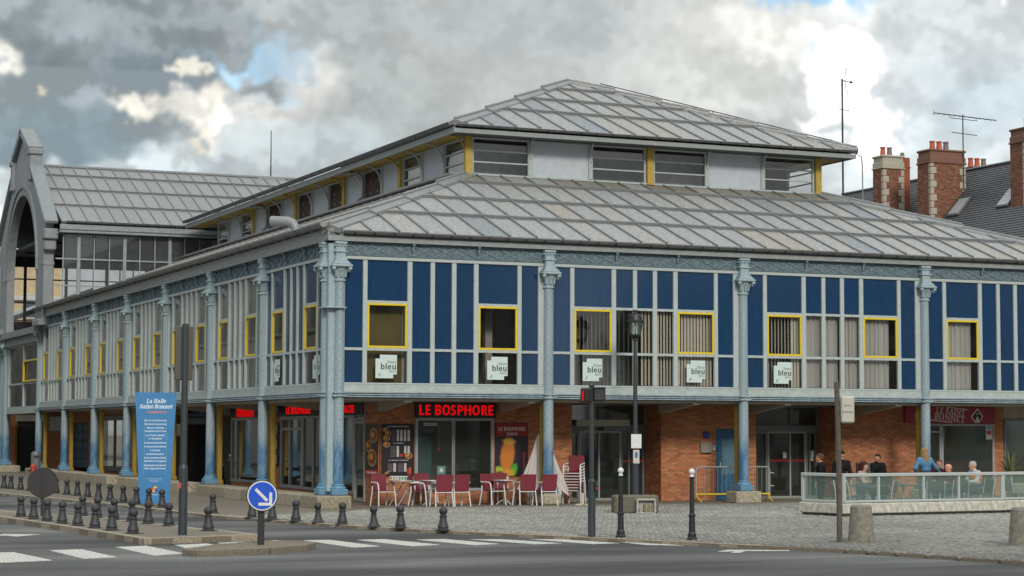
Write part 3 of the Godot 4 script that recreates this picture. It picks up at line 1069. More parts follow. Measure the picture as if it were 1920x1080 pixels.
	gutter(hall, V(0.35, 7.69, e), V(27.6, 7.69, e), V(0, 0, 1), 0.085, m.dark_zinc)
	gutter(hall, V(-e, 7.90, -43.6), V(-e, 7.90, 0.05), V(-1, 0, 0), 0.115, m.lead, 1.2)
	b = mb()
	b.span(V(-e + 0.02, 7.571, e - 0.02), V(27.58, 7.69, e - 0.06))
	b.span(V(-e + 0.02, 7.681, e - 0.07), V(-e + 0.06, 7.90, -43.5))
	put("eave_board", b, m.dark_zinc, hall)
	# lower roof
	var E := V(-0.1, 7.66, 0.1)
	var T := V(6.83, 10.38, -6.6)
	var ER := V(27.2, 7.66, 0.1)
	var TR := V(20.03, 10.38, -6.6)
	var deck := mb()
	deck.quad(E, ER, TR, T)
	deck.quad(V(-0.1, 7.66, -43.6), E, T, V(6.83, 10.38, -43.6))
	deck.quad(ER, V(27.2, 7.66, -43.6), V(20.03, 10.38, -43.6), TR)
	var lower := put("lower_roof", deck, m.dark_zinc, hall)
	var up := (V(0, T.y, T.z) - V(0, E.y, E.z))
	var vl := up.length()
	var w := up.normalized()
	var poly := PackedVector2Array([Vector2(0, 0), Vector2(ER.x - E.x, 0), Vector2(TR.x - E.x, vl), Vector2(T.x - E.x, vl)])
	roof_face(lower, E, Vector3.RIGHT, w, poly, [-0.02, 0.30 * vl, 0.57 * vl, 0.85 * vl, vl], 0.38 - 0.853, 0.853, 33, false, [], true)
	var lu := (V(T.x, T.y, 0) - V(E.x, E.y, 0))
	var ll := lu.length()
	roof_face(lower, V(E.x, E.y, -43.6), V(0, 0, 1), lu.normalized(), PackedVector2Array([Vector2(0, 0), Vector2(43.7, 0), Vector2(43.7 - 6.7, ll), Vector2(0, ll)]), [-0.02, 0.30 * ll, 0.57 * ll, 0.85 * ll, ll], 0.0, 0.86, 51, true)
	hip_cap(lower, E + V(0.12, 0.06, -0.12), T, 4, 0.27, m.lead)
	hip_cap(lower, ER, TR, 4, 0.27, m.lead)
	b = mb()
	b.bev(V(6.5, 10.40, -25.0), V(0.6, 0.10, 37.0), 0.03)
	put("roof_edge_flashing", b, m.lead, lower)
	# clerestory
	build_clerestory()
	# upper roof
	var x0 := 6.0
	var x1 := 21.05
	var z0 := -5.75
	var A := V(x0, 11.84, z0)
	var B := V(x1, 11.84, z0)
	var P := V((x0 + x1) / 2, 14.93, z0 - (x1 - x0) / 2)
	var zb := -39.3
	deck = mb()
	deck.tri(A, B, P)
	deck.quad(V(x0, 11.84, zb), A, P, V(P.x, P.y, zb))
	deck.quad(B, V(x1, 11.84, zb), V(P.x, P.y, zb), P)
	deck.quad(A - V(0, 0.1, 0), V(x0, 11.74, zb), V(x1, 11.74, zb), B - V(0, 0.1, 0))
	var upper := put("upper_roof", deck, m.dark_zinc, hall)
	up = V(0, P.y, P.z) - V(0, A.y, A.z)
	vl = up.length()
	roof_face(upper, A, Vector3.RIGHT, up.normalized(), PackedVector2Array([Vector2(0, 0), Vector2(x1 - x0, 0), Vector2((x1 - x0) / 2, vl)]), [-0.02, 0.33 * vl, 0.575 * vl, 0.82 * vl, vl], 0.45 - 0.856, 0.856, 19)
	lu = V(P.x, P.y, 0) - V(x0, 11.84, 0)
	ll = lu.length()
	roof_face(upper, V(x0, 11.84, zb), V(0, 0, 1), lu.normalized(), PackedVector2Array([Vector2(0, 0), Vector2(z0 - zb, 0), Vector2(P.z - zb, ll), Vector2(0, ll)]), [-0.02, 0.33 * ll, 0.575 * ll, 0.82 * ll, ll], 0.0, 0.86, 39, true)
	hip_cap(upper, A + V(0.1, 0.05, -0.1), P, 4, 0.25, m.lead)
	hip_cap(upper, B, P, 6, 0.16, zinc[1])
	b = mb()
	b.tube([P + V(0.9, -0.1, 0.9), B + V(-0.15, 0.28, -0.15)], 0.018, 5)
	for k in 5:
		var q := P.lerp(B, 0.12 + 0.2 * k)
		b.tube([q, q + V(0, 0.26, 0)], 0.014, 4)
	put("lightning_rail", b, m.pole, upper)
	b = mb()
	b.span(V(x0 - 0.02, 11.62, z0 + 0.05), V(x1 + 0.02, 11.76, z0))
	b.span(V(x1 - 0.02, 11.62, z0), V(x1 + 0.02, 11.76, zb))
	put("upper_fascia", b, m.fascia, hall)
	b = mb()
	b.span(V(x0 - 0.02, 11.60, z0 + 0.048), V(x0 + 0.03, 11.80, zb))
	put("upper_fascia", b, m.fascia, hall)
	gutter(hall, V(x0 + 0.05, 11.875, z0 + 0.05), V(x1, 11.875, z0 + 0.05), V(0, 0, 1), 0.065, m.dark_zinc)
	gutter(hall, V(x0 - 0.02, 11.93, zb), V(x0 - 0.02, 11.93, z0), V(-1, 0, 0), 0.09, m.dark_zinc, 1.0)
	b = mb()
	b.span(V(x0 + 0.03, 11.66, z0), V(x1 - 0.02, 11.70, -6.7))
	put("upper_soffit", b, m.dark_zinc, hall)
	b = mb()
	b.span(V(x0 + 0.03, 11.66, -6.7), V(6.9, 11.70, zb))
	b.span(V(19.95, 11.66, -6.7), V(x1 - 0.02, 11.70, zb))
	put("upper_soffit", b, m.ochre_light, hall)


func curtain_side(z0: float, z1: float, colour: Material) -> void:
	var b := mb()
	var n := int((z1 - z0) / 0.06)
	for i in n:
		var f := func(k: int) -> Vector3:
			var z := z0 + (z1 - z0) * k / n
			return V(0.24 + 0.04 * sin(z * 40.0), 0, z)
		var a: Vector3 = f.call(i)
		var c: Vector3 = f.call(i + 1)
		b.quad(V(a.x, 3.4, a.z), V(c.x, 3.4, c.z), V(c.x, 6.95, c.z), V(a.x, 6.95, a.z))
	put("curtain", b, colour, hall)


func build_clerestory() -> void:
	var y0 := 10.40
	var y1 := 11.66
	var b := mb()
	b.span(V(6.95, y0 - 0.1, -6.85), V(19.9, y1, -6.95))
	var rust := mat(Color(0.05, 0.018, 0.012), 0.6, "worn", 0.3)
	# front: two bays of three between yellow posts; local frame: x along, z out
	var cl := Node3D.new()
	cl.name = "clerestory_front"
	hall.add_child(cl, true)
	cl.position = V(0, 0, -6.6)
	for k in 2:
		clerestory_bay(cl, 6.83 + 6.6 * k, 13.43 + 6.6 * k, "WPW", y0, y1, false, rust, 0, k == 0)
	var cs := Node3D.new()
	cs.name = "clerestory_side"
	hall.add_child(cs, true)
	cs.transform = Transform3D(SIDE, V(6.83, 0, 0))
	for k in 5:
		clerestory_bay(cs, -6.6 - 6.05 * (k + 1), -6.6 - 6.05 * k, "WPW" if k % 2 == 0 else "PWP", y0, y1, true, rust, k)
	var cr := Node3D.new()
	cr.name = "clerestory_side"
	hall.add_child(cr, true)
	cr.transform = Transform3D(Basis(V(0, 0, -1), V(0, 1, 0), V(1, 0, 0)), V(20.03, 0, 0))
	for k in 5:
		clerestory_bay(cr, 6.6 + 6.05 * k, 6.6 + 6.05 * (k + 1), "WPW" if k % 2 == 0 else "PWP", y0, y1, false, rust)
	# what shows inside: a dark floor and a truss line
	b = mb()
	b.span(V(7.0, 10.1, -6.7), V(19.9, 10.2, -37))
	put("attic_floor", b, m.room_floor, hall)
	b = mb()
	b.span(V(7.2, 10.2, -7.7), V(17.6, 11.64, -7.8))
	b.span(V(7.2, 10.2, -7.8), V(7.3, 11.64, -36.0))
	put("attic_wall", b, mat(Color(0.5, 0.51, 0.51), 0.8, "soft", 2.0), hall)


func clerestory_bay(p: Node3D, s0: float, s1: float, kinds: String, y0: float, y1: float, side: bool, rust: Material, no := 0, first := false) -> void:
	var b := mb()
	var w := (s1 - s0) / 3.0
	b.bev(V((s0 + s1) / 2, y0 + 0.03, 0.0), V(s1 - s0, 0.07, 0.14), 0.012)
	b.bev(V((s0 + s1) / 2, y1 - 0.04, 0.0), V(s1 - s0, 0.06, 0.12), 0.012)
	for k in range(1, 3):
		b.bev(V(s0 + w * k, (y0 + y1) / 2, 0.0), V(0.16, y1 - y0 - 0.14, 0.12), 0.015)
	for k in [0, 3]:
		b.bev(V(s0 + w * k + (0.17 if k == 0 else -0.17), (y0 + y1) / 2, -0.01), V(0.07, y1 - y0 - 0.14, 0.10), 0.012)
	var f := put("clerestory_frame", b, m.frame, p)
	for q in [s0, s1]:
		b = mb()
		b.bev(V(q, (y0 + y1) / 2, 0.03), V(0.24, y1 - y0 + 0.02, 0.20), 0.02)
		if (q == s1 and not (side and no == 0)) or (q == s0 and first):
			put("yellow_post", b, m.ochre_light, f)
	for k in 3:
		var l := s0 + w * k + (0.205 if k == 0 else 0.08)
		var r := s0 + w * (k + 1) - (0.205 if k == 2 else 0.08)
		var c := V((l + r) / 2, (y0 + y1) / 2, -0.02)
		if kinds[k] == "P":
			b = mb()
			b.box(c, V(r - l, y1 - y0 - 0.135, 0.03))
			put("infill_panel", b, m.infill, f)
		elif side and no in [1, 2] or side and no == 3 and k == 1:
			b = mb()
			b.box(c + V(0, 0, -0.03), V(r - l, y1 - y0 - 0.135, 0.02))
			var d := put("rust_panel", b, rust, f)
			b = mb()
			for x in [0.3, 0.72]:
				for y in [0.33, 0.66]:
					b = mb()
					b.ball(V(lerpf(l, r, x), lerpf(y0, y1, y), -0.035), 0.035, 6, V(1, 1, 0.4))
					put("white_knob", b, m.white, d)
		else:
			for j in 3:
				var h := (y1 - y0 - 0.14) / 3.0
				b = mb()
				b.box(V(c.x, y0 + 0.07 + h * (j + 0.5), -0.03), V(r - l, h - 0.02, 0.006), Basis.from_euler(V(rng.randf_range(-0.03, 0.01), 0, 0)))
				put("pane", b, m.pane, f)
				if j > 0:
					b = mb()
					b.box(V(c.x, y0 + 0.07 + h * j, -0.015), V(r - l, 0.045, 0.06))
					put("glazing_bar", b, m.frame, f)
	# curved brackets to the eave
	for k in ([1, 2, 3] if side else [1, 2]):
		var arc := []
		for i in 7:
			var t := PI * 0.5 * i / 6.0
			arc.append(V(s0 + w * k, y1 - 0.62 + 0.6 * sin(t), 0.07 + 0.55 * (1.0 - cos(t)) * (1.0 if side else 0.35)))
		b = mb()
		b.tube(arc, 0.035, 6)
		put("bracket", b, m.ochre_light if k == 3 else m.frame, f)
	if side and no in [1, 3]:
		b = mb()
		b.tube([V(s0 + 0.4, y1 + 0.08, 0.7), V(s0 + 1.9, y1 - 0.05, 0.55), V(s0 + 2.6, y1 - 0.12, 0.42), V(s0 + 2.9, y1 - 0.35, 0.36), V(s0 + 2.95, y0 + 0.25, 0.36), V(s0 + 2.6, y0 + 0.04, 0.5)], 0.06, 8)
		put("rain_pipe", b, m.lead, f)


# ---- the arcade under the hall: plinths, posts, brick walls, shop fronts, doors -------------------------
func brick_wall(e: Transform3D, s0: float, s1: float, y0: float, y1: float, holes: Array, tone := Color(0.66, 0.255, 0.115)) -> void:
	# a mortar wall with bricks laid in courses on its face; holes are [s0, s1, y0, y1]
	var b := mb()
	var xs := [s0, s1]
	for h in holes:
		xs.append_array([clampf(h[0], s0, s1), clampf(h[1], s0, s1)])
	xs.sort()
	for i in xs.size() - 1:
		if xs[i + 1] - xs[i] < 0.001:
			continue
		var c: float = (xs[i] + xs[i + 1]) / 2
		var lo := y0
		var spans := []
		for h in holes:
			if c > h[0] and c < h[1]:
				spans.append([h[2], h[3]])
		spans.sort_custom(func(p, q): return p[0] < q[0])
		for sp in spans:
			if sp[0] > lo:
				b.span(V(xs[i], lo, -0.22), V(xs[i + 1], sp[0], 0))
			lo = maxf(lo, sp[1])
		if lo < y1:
			b.span(V(xs[i], lo, -0.22), V(xs[i + 1], y1, 0))
	var w := put("brick_wall", b, m.mortar, hall)
	w.transform = e
	b = mb()
	var rows := int((y1 - y0) / 0.075)
	for r in rows:
		var y := y0 + r * 0.075
		var x := s0 - (0.115 if r % 2 else 0.0)
		while x < s1:
			var l := maxf(x, s0)
			var h := minf(x + 0.218, s1)
			for q in holes:
				if y + 0.06 > q[2] and y < q[3]:
					if l >= q[0] and h <= q[1]:
						h = l
					elif l < q[0] and h > q[0]:
						h = q[0]
					elif l < q[1] and h > q[1]:
						l = q[1]
			x += 0.23
			if h - l < 0.03:
				continue
			var k := rng.randf_range(0.68, 1.18)
			b.col = Color(tone.r * k, tone.g * k * rng.randf_range(0.88, 1.12), tone.b * k)
			b.box(V((l + h) / 2, y + 0.032, 0.004 + rng.randf_range(-0.002, 0.003)), V(h - l, 0.063, 0.014), Basis.IDENTITY, true)
	b.col = Color.WHITE
	put("bricks", b, m.brick, w, "stuff")


func framed(called: String, e: Transform3D, s0: float, s1: float, y0: float, y1: float, splits: Array, frame: Material, t := 0.06, rail := -1.0, pane: Material = null) -> MeshInstance3D:
	# a metal frame with glass, its face in the local plane z = 0
	var b := mb()
	b.bev(V((s0 + s1) / 2, y1 - t / 2, 0), V(s1 - s0, t, 0.09), 0.008)
	b.bev(V((s0 + s1) / 2, y0 + t / 2, 0), V(s1 - s0, t, 0.09), 0.008)
	var xs := [s0]
	xs.append_array(splits)
	xs.append(s1)
	for i in xs.size():
		var x: float = clampf(xs[i], s0 + t / 2, s1 - t / 2)
		b.bev(V(x, (y0 + y1) / 2, 0), V(t, y1 - y0 - 2 * t - 0.002, 0.086), 0.008)
	if rail > 0:
		b.box(V((s0 + s1) / 2, rail, 0), V(s1 - s0 - 2 * t, t * 0.8, 0.06))
	var o := put(called, b, frame, hall)
	o.transform = e
	for i in xs.size() - 1:
		b = mb()
		b.box(V((xs[i] + xs[i + 1]) / 2, (y0 + y1) / 2, -0.01), V(xs[i + 1] - xs[i] - t, y1 - y0 - 2 * t, 0.006))
		put("pane", b, m.shop_pane if pane == null else pane, o)
	return o


func build_arcade() -> void:
	var b := mb()
	# plinth stones
	for run in [[-43.9, -26.1], [-24.2, -14.8], [-12.3, 0.48]]:
		var z: float = run[0]
		while z < run[1] - 0.2:
			var l := minf(rng.randf_range(1.5, 2.3), run[1] - z)
			if run[1] - z - l < 0.6:
				l = run[1] - z
			b = mb()
			var right := 0.42
			if z + l > 0.4:
				right = 0.52
			b.bev(V((right - 0.46) / 2, 0.165, z + l / 2), V(right + 0.46 + rng.randf_range(-0.01, 0.01), 0.37, l - 0.01), 0.03)
			put("plinth_stone", b, m.stone if rng.randf() < 0.6 else m.stone_dirty, hall)
			z += l
	for k in range(1, 5):
		b = mb()
		b.bev(V(FX[k], 0.17, 0), V(0.62 if k == 1 else 0.86, 0.36, 0.66), 0.07 if k == 1 else 0.03)
		put("plinth_stone", b, m.stone, hall)
	# yellow posts behind the columns
	for k in 7:
		b = mb()
		b.bev(V(0.30, 1.70, LZ[k]), V(0.16, 2.71, 0.26), 0.015)
		b.bev(V(0.30, 0.42, LZ[k]), V(0.24, 0.14, 0.34), 0.02)
		put("yellow_post", b, m.ochre, hall)
	for k in range(1, 4):
		b = mb()
		b.bev(V(FX[k] - 0.03, 1.68, -0.32), V(0.15, 2.75, 0.14), 0.015)
		b.bev(V(FX[k] - 0.03, 0.40, -0.30), V(0.30, 0.16, 0.22), 0.03)
		put("yellow_post", b, m.ochre, hall)
	# soffit and ribs
	b = mb()
	b.span(V(0.12, 2.99, -0.13), V(27.0, 3.05, -4.2))
	b.span(V(0.12, 2.99, -4.2), V(3.0, 3.05, -43.4))
	put("arcade_soffit", b, m.soffit, hall)
	for x in [2.4, 6.22, 11.65, 14.85, 18.9]:
		b = mb()
		var p := PackedVector2Array([Vector2(-0.14, 2.99), Vector2(-0.14, 2.95), Vector2(-2.38, 2.70), Vector2(-2.38, 2.99)])
		b.prism(p, V(x - 0.11, 0, 0), V(0, 0, 1), Vector3.UP, -0.22, 0.0, 0.0, true)
		put("soffit_rib", b, m.soffit, hall)
	for z in [-6.3, -12.4, -18.6, -24.7, -30.7]:
		b = mb()
		var p := PackedVector2Array([Vector2(0.14, 2.99), Vector2(0.14, 2.95), Vector2(2.38, 2.70), Vector2(2.38, 2.99)])
		b.prism(p, V(0, 0, z), V(1, 0, 0), Vector3.UP, -0.11, 0.11, 0.0, true)
		put("soffit_rib", b, m.soffit, hall)
	# front walls
	var F := Transform3D(FRONT, V(0, 0, -2.4))
	var R := Transform3D(FRONT, V(0, 0, -3.5))
	brick_wall(F, 2.4, 8.57, 0.0, 2.99, [[3.46, 5.98, 0.36, 2.99]])
	brick_wall(F, 11.64, 15.03, 0.0, 2.99, [[13.58, 14.72, 0.0, 2.24]])
	brick_wall(F, 18.0, 21.09, 0.0, 2.99, [], Color(0.60, 0.23, 0.105))
	brick_wall(F, 24.23, 24.62, 0.0, 2.99, [])
	brick_wall(Transform3D(Basis(V(0, 0, 1), V(0, 1, 0), V(-1, 0, 0)), V(11.64, 0, 0)), -3.5, -2.4, 0.0, 2.99, [], Color(0.54, 0.195, 0.085))
	brick_wall(Transform3D(Basis(V(0, 0, 1), V(0, 1, 0), V(-1, 0, 0)), V(18.0, 0, 0)), -3.5, -2.4, 0.0, 2.99, [], Color(0.54, 0.195, 0.085))
	# shop window of the snack bar
	framed("shop_window", F, 3.46, 5.98, 0.36, 2.53, [4.68], m.alu, 0.09)
	b = mb()
	b.box(V(4.68, 1.42, 0.03), V(0.03, 1.9, 0.05))
	put("window_post", b, m.alu_dark, hall).transform = F
	# sliding doors of the two entrances
	for q in [[8.6, 9.33, 10.02, 10.78, 11.6], [15.1, 16.1, 16.95, 17.55, 17.96]]:
		framed("sliding_door", R, q[1], q[3], 0.0, 2.15, [q[2]], m.alu, 0.055)
		framed("side_light", R, q[3] + 0.005, q[4], 0.0, 2.15, [lerpf(q[3], q[4], 0.35)], m.alu_dark, 0.06)
		framed("side_light", R, q[0], q[1] - 0.005, 0.0, 2.15, [], m.alu_dark, 0.08)
		b = mb()
		b.span(V(q[0] - 0.05, 2.15, -0.06), V(q[4] + 0.05, 2.30, 0.05))
		put("door_header", b, m.alu_dark, hall).transform = R
		framed("transom_light", R, q[0] - 0.05, q[4] + 0.05, 2.30, 2.99, [q[2]], m.alu_dark, 0.05)
	b = mb()
	b.span(V(9.15, 2.30, 0.055), V(11.0, 2.50, 0.22))
	put("awning_box", b, mat(Color(0.42, 0.40, 0.34), 0.6), hall).transform = R
	b = mb()
	b.bev(V(10.05, 2.22, 0.09), V(0.24, 0.07, 0.08), 0.02)
	put("door_sensor", b, m.black, hall).transform = R
	var red := mat(Color(0.35, 0.015, 0.02), 0.6)
	for q in [[10.85, 11.55], [16.15, 16.9], [16.98, 17.5], [17.6, 17.92]]:
		b = mb()
		b.span(V(q[0], 1.18, -0.004), V(q[1], 1.24, 0.004))
		put("red_band", b, red, hall).transform = R
	for q in [[16.75, 1.38, 0.13, 0.19], [17.76, 1.42, 0.2, 0.22], [17.78, 1.25, 0.1, 0.1], [11.4, 1.62, 0.26, 0.5]]:
		b = mb()
		b.box(V(q[0], q[1], 0.012), V(q[2], q[3], 0.004))
		put("door_notice", b, mat(Color(0.04, 0.06, 0.22), 0.5) if q[0] < 12 else m.paper, hall).transform = R
	# blue door with a weathered face
	b = mb()
	b.bev(V(14.15, 1.12, -0.03), V(1.13, 2.24, 0.07), 0.01)
	var bd := put("blue_door", b, mat(Color(0.02, 0.125, 0.24), 0.55, "worn", 1.6), hall)
	bd.transform = F
	b = mb()
	b.box(V(14.1, 1.35, 0.012), V(0.62, 1.1, 0.012))
	put("worn_plate", b, mat(Color(0.10, 0.20, 0.27), 0.6, "worn", 0.5), bd)
	b = mb()
	b.bev(V(13.72, 1.1, 0.03), V(0.04, 0.16, 0.06), 0.01)
	put("handle", b, m.chrome, bd)
	# shop front of the cafe
	framed("shop_window", F, 22.1, 24.22, 0.25, 2.42, [], m.alu, 0.07)
	framed("cafe_door", F, 21.1, 22.09, 0.0, 2.42, [], m.alu, 0.07, 2.15)
	framed("shop_window", F, 24.64, 28.4, 0.25, 2.6, [26.5], m.alu_dark, 0.07)
	b = mb()
	b.span(V(24.64, 2.6, -0.2), V(28.4, 2.99, 0))
	put("shop_lintel", b, m.soffit, hall).transform = F
	b = mb()
	b.span(V(21.1, 2.42, -0.2), V(24.22, 2.99, -0.01))
	put("shop_lintel", b, m.alu_dark, hall).transform = F
	b = mb()
	b.span(V(3.46, 2.53, -0.2), V(5.98, 2.99, -0.01))
	put("shop_lintel", b, m.alu_dark, hall).transform = F
	# left walls, along z in the plane x = 2.4
	var L := Transform3D(SIDE, V(2.4, 0, 0))
	brick_wall(L, -4.0, -2.4, 0.0, 2.99, [[-4.75, -3.72, 0.0, 2.99]])
	framed("glass_door", L, -4.72, -3.72, 0.02, 2.45, [], m.alu, 0.1)
	framed("transom_light", L, -4.72, -3.72, 2.46, 2.99, [], m.alu, 0.08)
	framed("shop_window", L, -9.8, -4.73, 0.23, 2.62, [-8.7, -7.2], m.alu, 0.09)
	framed("glass_door", L, -12.2, -9.82, 0.23, 2.62, [-11.2], m.alu, 0.12, 2.2)
	b = mb()
	b.span(V(-12.2, 0, -0.2), V(-4.73, 0.23, 0.0))
	put("window_plinth", b, m.terracotta, hall).transform = L
	b = mb()
	b.span(V(-18.3, 0, -0.2), V(-14.6, 0.3, 0.0))
	put("window_plinth", b, m.terracotta, hall).transform = L
	b = mb()
	b.span(V(-12.2, 2.62, -0.2), V(-4.73, 2.99, -0.005))
	put("shop_lintel", b, m.alu_dark, hall).transform = L
	b = mb()
	b.span(V(-18.3, 2.62, -0.2), V(-14.6, 2.99, -0.005))
	put("shop_lintel", b, m.alu_dark, hall).transform = L
	brick_wall(L, -14.5, -12.3, 0.0, 2.99, [])
	framed("shop_window", L, -18.3, -14.6, 0.3, 2.6, [-17.6], m.alu, 0.1)
	b = mb()
	var brown := mat(Color(0.06, 0.045, 0.03), 0.9, "soft", 1.0)
	b.span(V(-21.4, 0, -0.3), V(-18.35, 2.99, 0.0))
	put("dark_wall", b, brown, hall).transform = L
	b = mb()
	b.span(V(-27.2, 0, -0.3), V(-24.8, 2.99, 0.0))
	put("dark_wall", b, brown, hall).transform = L
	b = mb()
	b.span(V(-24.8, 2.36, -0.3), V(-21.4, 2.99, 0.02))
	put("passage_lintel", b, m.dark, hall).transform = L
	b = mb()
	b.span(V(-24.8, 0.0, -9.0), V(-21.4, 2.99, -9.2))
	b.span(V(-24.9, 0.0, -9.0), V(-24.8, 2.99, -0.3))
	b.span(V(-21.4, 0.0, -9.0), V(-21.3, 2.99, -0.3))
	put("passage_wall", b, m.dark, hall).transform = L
	brick_wall(L, -35.6, -27.2, 0.0, 2.99, [])
	framed("shop_window", L, -41.8, -35.7, 0.3, 2.8, [-40.3, -37.6], m.alu_dark, 0.22)
	b = mb()
	b.span(V(-41.8, 0, -0.2), V(-35.65, 0.3, 0.0))
	b.span(V(-41.8, 2.8, -0.2), V(-35.65, 2.99, 0.0))
	b.span(V(-48.5, 2.5, -0.2), V(-41.85, 2.99, 0.0))
	b.span(V(-43.4, 0, -0.2), V(-41.85, 2.5, 0.0))
	b.span(V(-48.5, 0, -0.2), V(-47.3, 2.5, 0.0))
	put("red_wall", b, m.terracotta, hall).transform = L
	brick_wall(L, -54.0, -48.5, 0.0, 1.5, [])
	b = mb()
	b.span(V(-54.0, 1.5, -0.2), V(-48.5, 2.99, 0.0))
	put("red_wall", b, m.terracotta, hall).transform = L
	# blue double door of panels
	b = mb()
	b.span(V(-47.3, 0.32, -0.1), V(-43.4, 2.5, -0.04))
	var pd := put("blue_door", b, mat(Color(0.012, 0.05, 0.11), 0.5), hall)
	pd.transform = L
	var door_blue := mat(Color(0.016, 0.07, 0.15), 0.5)
	for i in 3:
		for j in 5:
			b = mb()
			b.bev(V(-46.65 + i * 1.3, 0.56 + j * 0.43, -0.03), V(1.2, 0.38, 0.05), 0.02)
			put("door_panel", b, door_blue, pd)
	# signs far along the left arcade
	# dark rooms behind the shop fronts
	b = mb()
	b.span(V(2.7, 0.0, -7.9), V(28.6, 3.0, -8.1))
	b.span(V(7.9, 0.0, -7.9), V(8.1, 3.0, -3.8))
	b.span(V(12.3, 0.0, -7.9), V(12.5, 3.0, -2.7))
	b.span(V(20.9, 0.0, -7.9), V(21.05, 3.0, -2.7))
	b.span(V(28.4, 0.0, -7.9), V(28.6, 3.0, -2.5))
	b.span(V(7.8, 0.0, -8.1), V(8.0, 3.0, -43.0))
	b.span(V(2.62, 0.0, -13.0), V(7.9, 3.0, -13.2))
	put("shop_wall", b, m.shop_room, hall)
	b = mb()
	b.span(V(2.61, 0.0, -2.61), V(28.4, 0.012, -8.0))
	b.span(V(2.61, 0.0, -8.0), V(8.0, 0.012, -43.0))
	put("shop_floor", b, m.shop_room, hall)
	b = mb()
	b.span(V(21.1, 0.0, -6.0), V(28.3, 3.0, -6.1))
	put("cafe_wall", b, mat(Color(0.055, 0.075, 0.075), 0.8, "soft", 1.5), hall)
	b = mb()
	b.bev(V(23.4, 0.6, -4.6), V(2.0, 1.2, 0.5), 0.03)
	put("cafe_counter", b, mat(Color(0.09, 0.06, 0.04), 0.6), hall)
	b = mb()
	b.bev(V(22.9, 1.75, -3.6), V(1.1, 0.5, 0.05), 0.01, Basis(V(0, 0, 1), -0.12))
	put("cafe_board", b, mat(Color(0.10, 0.11, 0.02), 0.6, "chipped", 0.25), hall)
	b = mb()
	b.tube([V(22.35, 0.3, -2.9), V(22.75, 2.3, -3.1)], 0.05, 6)
	put("cafe_pole", b, m.alu, hall)
	b = mb()
	b.bev(V(4.6, 0.55, -5.2), V(2.6, 1.1, 0.6), 0.03)
	put("counter", b, m.alu, hall)
	b = mb()
	b.bev(V(3.9, 1.05, -3.0), V(0.5, 1.9, 0.5), 0.03)
	put("fridge", b, mat(Color(0.03, 0.09, 0.09), 0.4), hall)
	b = mb()
	b.bev(V(5.5, 1.0, -10.0), V(1.6, 1.6, 0.7), 0.03)
	put("counter", b, m.white, hall)


